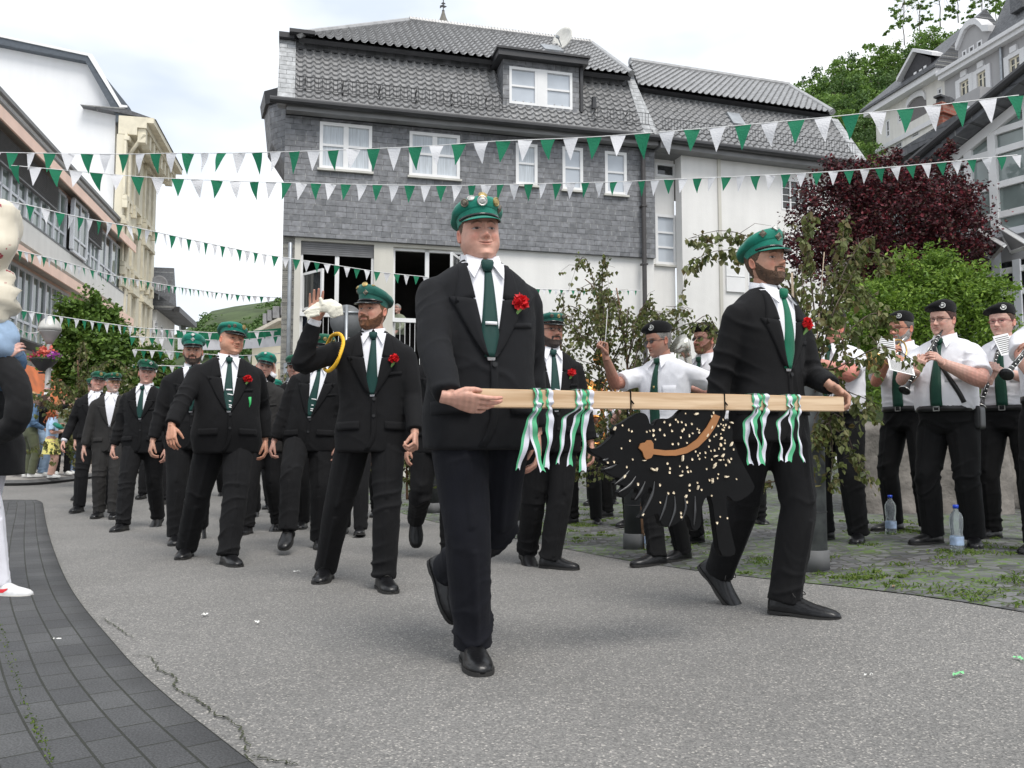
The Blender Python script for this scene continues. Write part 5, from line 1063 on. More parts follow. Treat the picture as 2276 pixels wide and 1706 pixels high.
# birch saplings tied to bollards
def sapling(name, base, label, trunks, branches, leaf_n, leaf, seed, group, bark, spread=.05, dens=24):
 """trunks/branches: lists of pixel polylines (x,y,Y) ; leaves hang from the branches"""
 rs = np.random.RandomState(seed); t = empty(name, base, 0, label, 'birch sapling', group); base = np.array(base)
 mb = MB()
 for tr in trunks:
  pts = catmull([P(*p)-base for p in tr[0]], 10); mb.tube(pts, np.linspace(tr[1], tr[1]*.35, 10), 7)
 mb.build('trunk', bark, t, True)
 mb = MB(); LP = []; LS = []
 for br_ in branches:
  pts = catmull([P(*p)-base for p in br_], 14); mb.tube(pts, np.linspace(.006, .0018, 14), 4)
  L_ = np.linalg.norm(np.diff(pts, axis=0), axis=1).sum(); nt_ = max(2, int(L_*7))
  for k in range(nt_):
   f = rs.uniform(.1, 1); p0 = np.array([np.interp(f*13, range(14), pts[:, i]) for i in range(3)]); ln = rs.uniform(.06, .26)
   dr = nrm(rs.normal(size=3)+np.array([0, 0, -.5])); p1 = p0+dr*ln*.5; p2 = p0+dr*ln+np.array([0, 0, -ln*.35]); mb.tube([p0, p1, p2], [.0022, .0016, .001], 3)
   for q in range(rs.randint(3, int(dens*ln)+4)): g = rs.rand(); c = p0*(1-g)+p2*g; LP.append(c+rs.normal(size=3)*.012+np.array([0, 0, -.02]));
  for q in range(int(L_*dens)): f = rs.uniform(.1, 1); c = np.array([np.interp(f*13, range(14), pts[:, i]) for i in range(3)]); LP.append(c+rs.normal(size=3)*.02+np.array([0, 0, -.025]))
 mb.build('twigs', mTwig, t, True); C = np.array(LP); n = len(C)
 d = np.array([0, 0, -1])+rs.normal(size=(n, 3))*.55; d /= np.linalg.norm(d, axis=1)[:, None]; e = rs.normal(size=(n, 3)); e -= (e*d).sum(1)[:, None]*d; e /= np.linalg.norm(e, axis=1)[:, None]; nn = np.cross(d, e)
 s = (leaf*rs.uniform(.55, 1.25, n))[:, None]; cu = rs.uniform(-.25, .35, n)[:, None]
 V = np.stack([C, C+d*s*.28+e*s*.38+nn*s*cu*.5, C+d*s*.65+e*s*.22+nn*s*cu, C+d*s, C+d*s*.65-e*s*.22+nn*s*cu, C+d*s*.28-e*s*.38+nn*s*cu*.5], 1).reshape(-1, 3)
 F = [[6*i, 6*i+1, 6*i+2, 6*i+3] for i in range(n)]+[[6*i, 6*i+3, 6*i+4, 6*i+5] for i in range(n)]
 mesh_obj('leaves', V, F, mBirch, t, False); return t
mTwig = mat('twig', (.09, .065, .05), .8, .2, 20); mPale = mat('birch_bark', (.50, .38, .26), .7, .25, 14, stretch=(1, 1, 4), c2=(.62, .50, .38)); mBrn = mat('brown_bark', (.16, .09, .05), .8, .3, 14)
mBol = mat('bollard_paint', (.045, .048, .052), .6, .25, 6); mBolP = mat('peeling_paint', (.05, .053, .058), .7, .4, 9, c2=(.17, .18, .18), detail=8); mBase = mat('bollard_base', (.12, .122, .125), .7)
def bollard(px, py, label, r=.085, h=1.02, m=None, dY=0):
 p = GP(px, py); t = empty('bollard', (p[0], p[1], G(p[0], p[1])), 0, label, 'bollard', 'dark bollards along the edge of the plaza'); mb = MB(); mb.tube([(0, 0, .1), (0, 0, h*.92), (0, 0, h)], [r, r, r*.6], 18); mb.build('post', m or mBol, t, True)
 mb = MB(); mb.tube([(0, 0, 0), (0, 0, .125), (0, 0, .13)], [r*1.13, r*1.13, r*1.0], 18); mb.build('base_ring', mBase, t, True); mb = MB(); mb.tube([(0, 0, .36), (0, 0, .366)], r+.004, 18); mb.build('tie_wire', M['dark'], t, True); return p
pB1 = bollard(1808, 1268, 'tall dark bollard with peeling paint right of the second beam carrier', .088, 1.30, mBolP); pB2 = bollard(1411, 1220, 'dark bollard between the wooden eagle and the conductor', .085, 1.0); bollard(1160, 1185, 'dark bollard half hidden behind the first beam carrier', .085, 1.0); bollard(962, 1140, 'dark bollard with birch stake seen between the marching legs', .085, 1.0)
gB = 'birch saplings tied to the bollards'
Y1 = pB1[1]-.05
t = sapling('birch_sapling', (*P(1778, 1265, Y1)[:2], G(2, Y1)), 'wilting birch sapling with pale trunk tied to the peeling bollard', [([(1778, 1266, Y1), (1780, 1120, Y1), (1776, 950, Y1), (1768, 780, Y1), (1760, 606, Y1+.05)], .020), ([(1788, 1060, Y1), (1803, 900, Y1), (1815, 760, Y1), (1832, 560, Y1+.1)], .008)],
 [[(1812, 820, Y1), (1760, 640, Y1+.1), (1700, 560, Y1+.2), (1640, 555, Y1+.3), (1580, 560, Y1+.3), (1525, 590, Y1+.35)], [(1815, 760, Y1), (1740, 600, Y1+.1), (1670, 530, Y1+.25), (1600, 512, Y1+.3), (1530, 530, Y1+.35)],
 [(1806, 900, Y1), (1870, 760, Y1-.1), (1930, 700, Y1-.1), (1970, 700, Y1)], [(1810, 850, Y1), (1850, 700, Y1-.1), (1880, 640, Y1), (1900, 600, Y1)], [(1812, 800, Y1), (1860, 640, Y1+.1), (1900, 560, Y1+.2), (1940, 520, Y1+.2)], [(1815, 740, Y1), (1800, 600, Y1), (1790, 520, Y1), (1800, 470, Y1)], [(1820, 680, Y1), (1850, 580, Y1), (1870, 530, Y1), (1880, 500, Y1)],
 [(1800, 950, Y1), (1850, 870, Y1-.15), (1910, 880, Y1-.2), (1950, 900, Y1-.2)], [(1800, 980, Y1), (1860, 920, Y1-.1), (1900, 1010, Y1-.1), (1930, 1060, Y1-.1)], [(1798, 1000, Y1), (1840, 940, Y1-.1), (1850, 1000, Y1-.1), (1845, 1080, Y1-.1)], [(1790, 1060, Y1), (1720, 1070, Y1+.1), (1650, 1080, Y1+.2), (1600, 1120, Y1+.2)], [(1790, 1030, Y1), (1720, 1000, Y1+.1), (1660, 1010, Y1+.2), (1630, 1040, Y1+.2)],
 [(1812, 800, Y1), (1850, 820, Y1-.2), (1960, 770, Y1-.3), (2030, 800, Y1-.35)], [(1812, 780, Y1), (1790, 700, Y1-.1), (1785, 640, Y1-.1), (1780, 580, Y1)], [(1815, 760, Y1), (1840, 700, Y1-.2), (1860, 720, Y1-.2), (1880, 790, Y1-.2)], [(1806, 880, Y1), (1840, 830, Y1-.2), (1870, 850, Y1-.2), (1900, 900, Y1-.2)], [(1815, 700, Y1), (1860, 600, Y1+.2), (1930, 560, Y1+.3), (1990, 580, Y1+.3)], [(1815, 720, Y1), (1850, 650, Y1+.2), (1910, 640, Y1+.3), (1950, 670, Y1+.3)], [(1785, 1100, Y1), (1800, 1000, Y1-.1), (1822, 960, Y1-.1), (1850, 930, Y1-.1)]], 0, .048, 31, gB, mPale, dens=105)
Y2 = pB2[1]-.06
def rbr(x0, y0, x1, y1, Y, n, rs, up=1):
 out = []
 for _ in range(n):
  f = rs.rand(); bx, by = x0+(x1-x0)*f, y0+(y1-y0)*f; dx = rs.normal()*75; dy = -rs.uniform(40, 150)*up; dr = rs.uniform(-10, 70)
  out.append([(bx, by, Y), (bx+dx*.5, by+dy*.7, Y+rs.normal()*.12), (bx+dx, by+dy, Y+rs.normal()*.2), (bx+dx*1.4, by+dy+dr, Y+rs.normal()*.25)])
 return out
rsb = np.random.RandomState(77)
sapling('birch_sapling', (*P(1420, 1225, Y2)[:2], .03), 'leafy birch sapling tied to the bollard left of the conductor', [([(1432, 1228, Y2), (1420, 1100, Y2), (1400, 900, Y2), (1390, 760, Y2+.1), (1370, 640, Y2+.2)], .017), ([(1420, 1228, Y2), (1395, 1000, Y2+.05), (1340, 800, Y2+.1), (1330, 660, Y2+.2), (1300, 620, Y2+.2)], .012)],
 rbr(1415, 1060, 1385, 720, Y2, 24, rsb)+rbr(1380, 960, 1330, 680, Y2+.1, 20, rsb)+[[(1400, 860, Y2), (1480, 740, Y2-.1), (1530, 690, Y2-.15), (1480, 680, Y2-.15)], [(1400, 880, Y2), (1500, 760, Y2-.1), (1570, 700, Y2-.15), (1590, 740, Y2-.15)], [(1340, 800, Y2), (1270, 720, Y2), (1250, 700, Y2), (1230, 760, Y2)], [(1340, 760, Y2), (1340, 660, Y2), (1320, 630, Y2), (1290, 640, Y2)], [(1400, 1000, Y2), (1340, 950, Y2), (1310, 1000, Y2), (1330, 1060, Y2)]], 0, .040, 32, gB, mBrn, dens=62)
Y3 = 9.2
sapling('birch_sapling', (*P(905, 1110, Y3)[:2], 0), 'small bushy birch sapling behind the legs of the waving man', [([(905, 1110, Y3), (903, 1000, Y3), (900, 900, Y3)], .015)], rbr(905, 1090, 900, 960, Y3, 26, rsb, .5), 0, .05, 33, gB, mBrn, dens=60)
Y3 = 7.6
sapling('birch_sapling', (*P(1236, 1150, Y3)[:2], 0.05), 'thin birch sapling behind the bearded man in the dark cap', [([(1236, 1150, Y3), (1236, 900, Y3), (1250, 720, Y3)], .012)], rbr(1236, 1120, 1240, 800, Y3, 24, rsb, .7)+[[(1245, 800, Y3), (1252, 700, Y3), (1250, 650, Y3), (1240, 680, Y3)]], 0, .042, 34, gB, mBrn, dens=34)
Y3 = 12.5
sapling('birch_sapling', (*P(625, 1060, Y3)[:2], .1), 'birch sapling by the corner pillar behind the raised hand', [([(625, 1070, Y3), (622, 950, Y3), (620, 820, Y3)], .02)], rbr(625, 1050, 618, 860, Y3, 26, rsb, .5), 0, .06, 35, gB, mBrn, dens=30)
Y3 = 15.5
sapling('birch_sapling', (*P(178, 1060, Y3)[:2], .2), 'tall drooping birch sapling in front of the pharmacy', [([(180, 1065, Y3), (178, 900, Y3), (172, 800, Y3)], .03)], rbr(180, 1040, 172, 830, Y3, 34, rsb, .55), 0, .075, 36, gB, mBrn, dens=26)
# street furniture
YL = 18.0; b = P(97, 1055, YL); t = empty('street_lamp', b, 0, 'grey street lamp with round frosted head above the flower basket', 'street lamp')
zz = lambda y: P(97, y, YL)[2]-b[2]; k = YL/FPX; mLp = mat('lamp_grey', (.36, .35, .34), .5)
mb = MB(); mb.tube([(0, 0, 0), (0, 0, zz(765))], [.062, .05], 12); mb.build('pole', mLp, t, True)
mb = MB(); mb.tube([(0, 0, zz(765)), (0, 0, zz(757)), (0, 0, zz(738)), (0, 0, zz(735))], [5*k, 10*k, 21*k, 23*k], 20); mb.build('bowl', mLp, t, True)
mb = MB(); mb.tube([(0, 0, zz(734)), (0, 0, zz(727)), (0, 0, zz(716)), (0, 0, zz(708)), (0, 0, zz(702))], [24*k, 23.5*k, 19*k, 12*k, 4*k], 20); mb.build('lamp_head', mat('frosted', (.55, .54, .51), .3), t, True)
for i, (y0, y1) in enumerate([(885, 897), (872, 882), (862, 870)]): mb = MB(); mb.tube([(0, 0, zz(y1)), (0, 0, zz(y0))], .06, 12); mb.build('sticker', [M['dark'], M['white'], mat('pink_sticker', (.6, .35, .35), .6)][i], t, True)
bp = P(97, 812, YL); t = empty('flower_basket', bp, 0, 'black hanging flower basket with red and purple blooms on the lamp pole', 'flower basket'); zz = lambda y: P(97, y, YL)[2]-bp[2]
mb = MB(); mb.tube([(0, 0, zz(824)), (0, 0, zz(815)), (0, 0, zz(800)), (0, 0, zz(797))], [9*k, 17*k, 28*k, 29.5*k], 24); mb.tube([(-.1, 0, zz(828)), (.1, 0, zz(828))], .02, 6); mb.build('planter', M['dark'], t, True)
rs = np.random.RandomState(4)
def flo(cx, cy, sx, sy, n, s, m, nm, seed):
 rs = np.random.RandomState(seed); C = np.array([P(cx+rs.normal()*sx, cy+rs.normal()*sy, YL+rs.normal()*.12)-bp for _ in range(n)]); V, F = leaf_quads(C, s, rs, asp=1.1); mesh_obj(nm, V, F, m, t, False)
flo(97, 795, 17, 4, 420, .06, mStreet, 'foliage', 1); flo(101, 780, 8, 5, 260, .055, leaf_mat('coral', [(.75, .12, .08), (.85, .25, .18), (.6, .06, .05)]), 'coral_blooms', 2); flo(117, 789, 7, 4, 160, .055, leaf_mat('purple', [(.42, .06, .42), (.55, .15, .55), (.3, .03, .3)]), 'purple_blooms', 3); flo(78, 791, 9, 5, 90, .05, leaf_mat('pinkred', [(.5, .03, .10), (.65, .06, .15)]), 'red_blooms', 4)
t = empty('metal_pole', P(635, 1050, 17.2), 0, 'galvanised metal pole in front of the beige corner pillar', 'pole'); h = P(635, 541, 17.2)[2]-P(635, 1050, 17.2)[2]; mb = MB(); mb.tube([(0, 0, -.1), (0, 0, h), (0, 0, h+.03)], [.042, .042, .02], 12); mb.build('post', M['zinc'], t, True); mb = MB(); mb.box((0, -.05, .45*h), (.14, .03, .2)); mb.build('plate', M['zinc'], t)
p = P(765, 1060, 14.5); t = empty('road_sign', p, .15, 'grey back of a round road sign behind the waving man', 'road sign'); zc = P(765, 713, 14.5)[2]-p[2]; mb = MB(); a_ = np.linspace(0, 6.283, 40, endpoint=False); r_ = 37*14.5/FPX
mb.loft([np.stack([np.cos(a_)*r_, np.full(40, y), zc+np.sin(a_)*r_], 1) for y in (-.006, .006)]); mb.build('sign_plate', mat('sign_grey', (.13, .135, .14), .5), t, True); mb = MB(); mb.tube([(0, -.04, 0), (0, -.04, zc+r_*.95)], .03, 10); mb.box((0, -.02, zc+.15), (.5, .015, .03)); mb.build('post', M['zinc'], t, True)
mBot, n, b_ = new_mat('bottle_plastic'); b_.inputs['Base Color'].default_value = (.82, .88, .92, 1); b_.inputs['Transmission Weight'].default_value = .85; b_.inputs['Roughness'].default_value = .06; b_.inputs['IOR'].default_value = 1.15
mCap = mat('blue_cap', (.01, .06, .55), .4); mLab = mat('bottle_label', (.35, .45, .62), .6, .3, 30)
protoB = None
for px, py, lab in ((2128, 1228, 'clear water bottle with blue cap at the feet of the clarinet woman'), (1981, 1188, 'clear water bottle with blue cap at the feet of the horn player'), (1443, 1221, 'clear water bottle with blue cap beside the bollard near the conductor'), (1822, 1240, 'clear water bottle mostly hidden behind the peeling bollard')):
 p = GP(px, py)
 if px == 1822: p = p+np.array([.03, .12, 0])
 if protoB is None:
  t = protoB = empty('water_bottle', p, 0); mb = MB(); mb.tube([(0, 0, .0), (0, 0, .012), (0, 0, .10), (0, 0, .115), (0, 0, .13), (0, 0, .17), (0, 0, .19), (0, 0, .225), (0, 0, .25), (0, 0, .27), (0, 0, .285)], [.036, .041, .041, .037, .035, .040, .041, .041, .032, .016, .014], 20); mb.build('body', mBot, t, True)
  mb = MB(); mb.tube([(0, 0, .286), (0, 0, .308)], .017, 14); mb.build('cap', mCap, t, True); mb = MB(); mb.loft(tube_rings([(0, 0, .05), (0, 0, .105)], .0418, 20), False); mb.build('label', mLab, t, True)
 else: t = copy_tree(protoB)
 t.location = (p[0], p[1], G(p[0], p[1])); t.rotation_euler = (0, 0, px*.01); tag(t, lab, 'bottle', 'water bottles on the cobbles')
def scrap(px, py, L_, m, label, nm='paper_scrap', cat='litter', seed=1):
 rs = np.random.RandomState(seed); p = GP(px, py); n_ = 9; V = []
 for i in range(n_):
  t_ = i/(n_-1); w = L_*.13*(.4+math.sin(3.1*t_))*rs.uniform(.7, 1.2); x = (t_-.5)*L_; y = .2*L_*math.sin(4*t_+seed)
  for s in (-1, 1): V.append((x, y+s*w, .004+.012*rs.rand()))
 o = mesh_obj(nm, V, [[2*i, 2*i+2, 2*i+3, 2*i+1] for i in range(n_-1)], m, None, True); o.location = (p[0], p[1], G(p[0], p[1])+.004); o.rotation_euler = (0, 0, seed); tag(o, label, cat); return o
mPap = mat('paper', (.75, .75, .72), .8); mGp = mat('green_paper', (.22, .62, .28), .7)
scrap(2130, 1506, .055, mGp, 'light green scrap of paper on the asphalt, the larger one at lower right', seed=1); scrap(2265, 1471, .05, mGp, 'light green scrap of paper at the right edge of the asphalt', seed=2); scrap(1930, 1507, .03, mPap, 'tiny white scrap left of the green paper on the asphalt', seed=3)
scrap(455, 1371, .05, mPap, 'white scrap on the asphalt, left one of the two beside the crack', seed=4); scrap(570, 1388, .04, mPap, 'white scrap on the asphalt, right one of the two beside the crack', seed=5); scrap(660, 1274, .05, mPap, 'thin white scrap on the asphalt in front of the bald man', seed=6); scrap(124, 1426, .04, mPap, 'white scrap lying on the dark paving', seed=7)
scrap(1985, 1308, .04, mat('dry_leaf', (.3, .2, .12), .8), 'dry brown leaf on the mossy cobbles', 'dry_leaf', 'leaf', seed=8)
p = GP(975, 1128); mb = MB(); mb.tube([(0, 0, 0), (0, 0, .12), (.02, 0, .28), (.03, 0, .40)], [(.13, .09), (.16, .11), (.13, .08), (.05, .03)], 14); V, F = mb.arr(); V = V+np.sin(V[:, [2, 0, 1]]*40)*.008; o = mesh_obj('bag', V, F, mat('teal', (.01, .16, .20), .5), None, True); o.location = (p[0]+.05, p[1]+.1, G(p[0], p[1])); tag(o, 'crumpled teal bag standing on the cobbles behind the legs', 'bag')
# people
mSkin = vcol_mat('skin', .5, .12, .12, 260, .35)
mHairM = {}
def hair_m(c):
 k = tuple(round(x, 3) for x in c)
 if k not in mHairM: mHairM[k] = mat('hair', c, .7, .35, 60, bump=.8, bscale=260, stretch=(1, 1, .35))
 return mHairM[k]
mSuit = fabric('black_suit', (.0060, .0060, .0070), sheen=.015); mSuit2 = fabric('charcoal_suit', (.0085, .009, .011), sheen=.02); mSuitG = fabric('grey_suit', (.026, .025, .0245), sheen=.03); mNavy = fabric('navy_trousers', (.0055, .006, .0100), sheen=.015)
mShirt = fabric('white_shirt', (.80, .80, .84), .75, .04, .1, 500); mTie = fabric('dark_green_tie', (.005, .042, .036), .45, .1, .1, 1500); mTieB = fabric('bright_green_tie', (.004, .14, .075), .45, .1, .1, 1500)
mCapG = fabric('green_cap_cloth', (.006, .20, .14), .6, .15, .2, 700); mCapD = fabric('deep_green_cap_cloth', (.006, .10, .055), .6, .15, .2, 700); mCapT = fabric('teal_cap_cloth', (.012, .11, .085), .6, .15, .2, 700)
mVis = mat('visor', (.012, .012, .013), .18, .1, 5, spec=.6, coat=.3); mShoe = mat('black_leather', (.006, .006, .007), .34, .25, 12, bump=.12, bscale=60, spec=.4, coat=.12); mSole = mat('shoe_sole', (.02, .019, .018), .7)
mSilver = mat('silver_badge', (.48, .48, .46), .45, .35, 90, metal=.7); mGold = mat('gold_badge', (.42, .32, .14), .45, .3, 90, metal=.7); mBadge = mat('dark_badge', (.16, .14, .11), .4, .5, 120, metal=.5)
mRedF = leaf_mat('carnation', [(.65, .012, .02), (.8, .03, .035), (.45, .006, .012)], trans=.15); mStem = mat('stem', (.16, .30, .08), .6)
mBeret = fabric('black_beret', (.005, .005, .006), .95, .15, .06, 600); mBlk = mat('button', (.01, .01, .011), .35); mGlassF = mat('glasses_frame', (.03, .02, .02), .3); mLens = mat('lens', (.10, .09, .09), .05, .2, 3, spec=.8)
def g1(x, s): return np.exp(-(x/s)**2)
ZF = [0, .03, .08, .13, .19, .24, .30, .40, .5, .58, .68, .78, .88, .96, 1]
YF = [.22, .33, .375, .368, .372, .380, .375, .368, .345, .368, .372, .345, .27, .15, 0]
ZB = [0, .1, .2, .3, .4, .5, .6, .7, .8, .9, .97, 1]; YB = [.16, .20, .26, .32, .38, .42, .44, .43, .38, .27, .13, 0]
ZW = [0, .04, .1, .2, .3, .4, .5, .6, .7, .8, .9, .97, 1]; WW = [.09, .15, .198, .252, .290, .310, .322, .33, .325, .29, .21, .10, 0]
def head_grid(h, nr, nc):
 """rows z (0 chin .. 1 crown), columns azimuth (0 = front)"""
 t = np.linspace(0, 1, nr); z = t+.045*np.sin(2*np.pi*t)*-1.0*0 ; z = np.interp(t, [0, .1, .62, .85, 1], [0, .06, .62, .88, 1.0]); z[-1] = .9995
 a = np.linspace(-1, 1, nc, endpoint=False); a = np.sign(a)*np.abs(a)**1.25*np.pi
 Z, A = np.meshgrid(z, a, indexing='ij')
 jaw = h.get('jaw', 1.); fat = h.get('fat', 0.)
 w = np.interp(Z, ZW, WW)*(1+(jaw-1)*g1(Z-.15, .22))*(1+fat*.20*g1(Z-.20, .20))
 yf = np.interp(Z, ZF, YF); yb = np.interp(Z, ZB, YB); yd = np.where(np.abs(A) < np.pi/2, yf, yb)
 n = 2.12+.25*np.clip(Z*2, 0, 1); sx, cx = np.abs(np.sin(A)), np.abs(np.cos(A))
 r = ((sx/np.maximum(w, 1e-4))**n+(cx/np.maximum(yd, 1e-4))**n)**(-1/n)
 X = r*np.sin(A); Y = -r*np.cos(A)           # front = -y
 front = np.clip(np.cos(A)*1.6, 0, 1)
 ns = h.get('nose', 1.)
 f = np.zeros_like(X); ax = np.abs(X)
 f += .022*g1(Z-.585, .03)*g1(ax-.11, .10)                                   # brow
 f += -.050*g1(Z-.505, .040)*g1(ax-.135, .075)                               # sockets
 f += .024*g1(Z-.500, .026)*g1(ax-.135, .055)                               # lids
 hh = np.interp(Z, [.31, .325, .345, .375, .42, .47, .52, .56, .6], [0, .05, .118, .125, .095, .062, .035, .02, 0]); sw = np.interp(Z, [.32, .36, .45, .55], [.052, .048, .034, .032])
 f += ns*hh*g1(X, sw)+ns*.035*g1(ax-.052, .026)*g1(Z-.348, .024)              # nose, wings
 f += -.010*g1(ax-.028, .012)*g1(Z-.322, .009)
 f += (.020+.02*fat)*g1(ax-.185, .07)*g1(Z-.375, .07)                        # cheeks
 sm = h.get('smile', 0.); zl = .243+sm*.045*(ax/.1)**2-sm*.006
 f += .018*g1(ax, .085)*g1(Z-zl-.020, .014)+.022*g1(ax, .075)*g1(Z-zl+.023, .017)-.020*g1(ax, .10)*g1(Z-zl, .008)
 f += sm*.02*g1(ax-.17, .05)*g1(Z-.33, .06)-sm*.012*g1(ax-.12, .02)*g1(Z-.27, .05)
 f += -(.010+.010*sm)*g1(ax-.105-.30*(.35-Z), .016)*g1(Z-.31, .06)-.008*g1(ax-.12, .05)*g1(Z-.452, .012)
 f += .020*g1(X, .07)*g1(Z-.09, .045)-.010*g1(X, .09)*g1(Z-.165, .02)
 f += -.006*g1(X, .012)*g1(Z-.295, .02)
 Y -= f*front
 sk = np.array(h.get('skin', (.55, .30, .22))); C = np.ones(X.shape+(3,))*sk; fr = (np.abs(A) < 1.7)
 def blend(m, c): nonlocal C; m = np.clip(m, 0, 1)[..., None]; C = C*(1-m)+np.array(c)*m
 blend(.40*g1(ax-.18, .07)*g1(Z-.36, .08)*fr, sk*np.array([1.05, .55, .5])); blend(.4*g1(X, .05)*g1(Z-.36, .03)*fr, sk*np.array([1.05, .55, .5]))
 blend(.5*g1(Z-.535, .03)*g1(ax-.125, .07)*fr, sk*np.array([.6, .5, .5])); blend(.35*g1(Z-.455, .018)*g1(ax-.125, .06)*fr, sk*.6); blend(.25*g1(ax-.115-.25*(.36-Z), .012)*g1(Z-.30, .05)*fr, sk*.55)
 blend(.75*g1(ax, .088)**.6*(np.abs(Z-zl) < .034)*g1(Z-zl+.003, .030)*fr*(ax < .115), (sk[0]*.80, sk[1]*.42, sk[2]*.42))
 blend(.9*g1(Z-zl, .007)*(ax < .115)*fr, sk*.2)
 if sm > .7: blend(.85*(np.abs(Z-zl+.002) < .011)*(ax < .075)*fr, (.6, .56, .5))
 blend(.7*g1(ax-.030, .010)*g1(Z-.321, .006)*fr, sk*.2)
 hc = np.array(h.get('haircol', (.06, .035, .02)))
 bw = np.interp(ax, [.05, .12, .21], [.578, .600, .575]); blend(h.get('brow', .9)*(ax > .05)*(ax < .215)*g1(Z-bw, .014)*fr, hc*.8)
 ex = (ax-.135)/.068; open_ = h.get('eyes', 1.)*.025; ey = (Z-.500)/open_
 al = (np.abs(ex) < 1)*(np.abs(ey) < (1-ex**2))*fr; blend(al*.95, (.42, .38, .36))
 gz = h.get('gaze', 0.); blend(al*(((ax-.135-gz*np.sign(X)*.02)**2+(Z-.502)**2) < .027**2), (.018, .02, .022))
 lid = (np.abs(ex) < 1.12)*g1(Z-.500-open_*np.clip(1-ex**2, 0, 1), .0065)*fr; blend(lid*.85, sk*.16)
 st = h.get('stubble', 0.); bc = np.array(h.get('beardcol', hc))
 hl = hairline(A, h); blend(np.clip((Z-hl)/.03, 0, 1)*h.get('scalp', .8), hc)
 if st: blend(st*beard_mask(ax, Z, A, h), bc*1.3)
 return X, Y, Z, A, C
def hairline(A, h):
 a = np.abs(A); top = h.get('hl', .80); return np.interp(a, [0, .75, 1.0, 1.35, 1.75, 2.1, 3.15], [top, top-.02, .66, .50, .44, .22, .12])
def beard_mask(ax, Z, A, h):
 a = np.abs(A); up = np.interp(a, [0, .35, .7, 1.0, 1.35, 1.6], [.205, .21, .25, .31, .44, .50]); m = np.clip((up-Z)/.03, 0, 1)*(a < 1.65)
 must = g1(Z-.288, .016)*np.clip((.135-ax)/.02, 0, 1)*(a < .9); side = g1(ax-.125, .02)*(Z < .29)*(Z > .19)*(a < .9)
 lip = g1(Z-.222, .018)*g1(ax, .07)*(a < .7)
 return np.clip(np.maximum(np.maximum(m, must), side*.9)-lip*.9, 0, 1)
def rot3(yaw, pitch, roll):
 """yaw: turn towards person's left (+x); pitch: look up; roll: tilt head towards +x"""
 cy, sy = math.cos(yaw), math.sin(yaw); Ry = np.array([[cy, -sy, 0], [sy, cy, 0], [0, 0, 1]])
 cp, sp = math.cos(-pitch), math.sin(-pitch); Rp = np.array([[1, 0, 0], [0, cp, -sp], [0, sp, cp]])
 cr_, sr = math.cos(roll), math.sin(roll); Rr = np.array([[cr_, 0, sr], [0, 1, 0], [-sr, 0, cr_]])
 return Ry@Rr@Rp
def grid_faces(nr, nc, keep=None, wrap=True):
 F = []
 for i in range(nr-1):
  for j in range(nc if wrap else nc-1):
   j2 = (j+1) % nc; q = [i*nc+j, i*nc+j2, (i+1)*nc+j2, (i+1)*nc+j]
   if keep is None or (keep[i, j] or keep[i+1, j] or keep[i, j2] or keep[i+1, j2]): F.append(q)
 return F
def noise3(V, k, seed, oct_=4):
 rs = np.random.RandomState(seed); o = np.zeros(len(V)); amp = 1.; tot = 0
 for i in range(oct_):
  for j in range(3): d = rs.normal(size=3)*k; o += amp*np.sin(V@d+rs.uniform(0, 6.3)+1.3*np.sin(V@(rs.normal(size=3)*k*.7)+rs.uniform(0, 6.3))); tot += amp
  amp *= .55; k *= 1.9
 return o/tot
def hand_parts(mb, Wp, d, n, side, curl, size=1., spread=.05, thumb=(.6, .8, .35), fist=False, thumbcurl=.3):
 """side=+1: thumb on the d x n side (right hand)"""
 d = nrm(d); n = nrm(np.asarray(n)-np.dot(n, d)*d); t = np.cross(d, n)*side; s = size; Wp = np.asarray(Wp)
 rings = []
 for u, a, b, off in ((-.03, .025, .021, 0), (0, .026, .019, 0), (.02, .031, .018, .002), (.05, .040, .0165, .002), (.08, .043, .015, .001), (.097, .041, .0125, 0), (.106, .036, .009, 0)):
  ang = np.linspace(0, 2*math.pi, 14, endpoint=False); c = Wp+d*u*s+t*off*s; rings.append(c+np.outer(np.sign(np.cos(ang))*np.abs(np.cos(ang))**.75*a*s, t)+np.outer(np.sin(ang)*b*s, n))
 mb.loft(rings)
 ln = [(.044, .026, .022), (.048, .030, .023), (.045, .028, .022), (.035, .021, .020)]
 for i in range(4):
  base = Wp+d*(.098-.004*abs(i-1.2))*s+t*(.033-i*.0215)*s; fan = spread*(1.2-i); ang = 0; p = base; pts = [base-d*.02*s, base]; dd = nrm(d+t*fan)
  c = curl if (hasattr(curl, '__len__') and len(curl) == 3) else (curl[i] if hasattr(curl, '__len__') else curl)
  cs = c if hasattr(c, '__len__') else (c*.9, c*1.1, c*.7)
  for k in range(3): ang += cs[k]; p = p+(dd*math.cos(ang)+n*math.sin(ang))*ln[i][k]*s; pts.append(p)
  r = [.0098, .0098, .0092, .0082, .0068] if i < 3 else [.009, .0085, .0078, .007, .006]
  mb.tube(pts, [x*s for x in r], 10)
  e = pts[-1]; mb.sphere(e, r[-1]*s*1.0, 5)
 a, b, c = thumb; td = nrm(d*a+t*b+n*c); p0 = Wp+d*.018*s+t*.018*s; p1 = p0+td*.042*s; td2 = nrm(td+d*thumbcurl+n*thumbcurl*.6-t*thumbcurl*.6); p2 = p1+td2*.034*s; td3 = nrm(td2+n*thumbcurl*.5+d*thumbcurl*.3-t*thumbcurl*.5); p3 = p2+td3*.027*s
 mb.tube([p0-td*.01*s, p0, p1, p2, p3], [.013*s, .0165*s, .0128*s, .0108*s, .0085*s], 10); mb.sphere(p3, .0085*s, 5)
 return p3
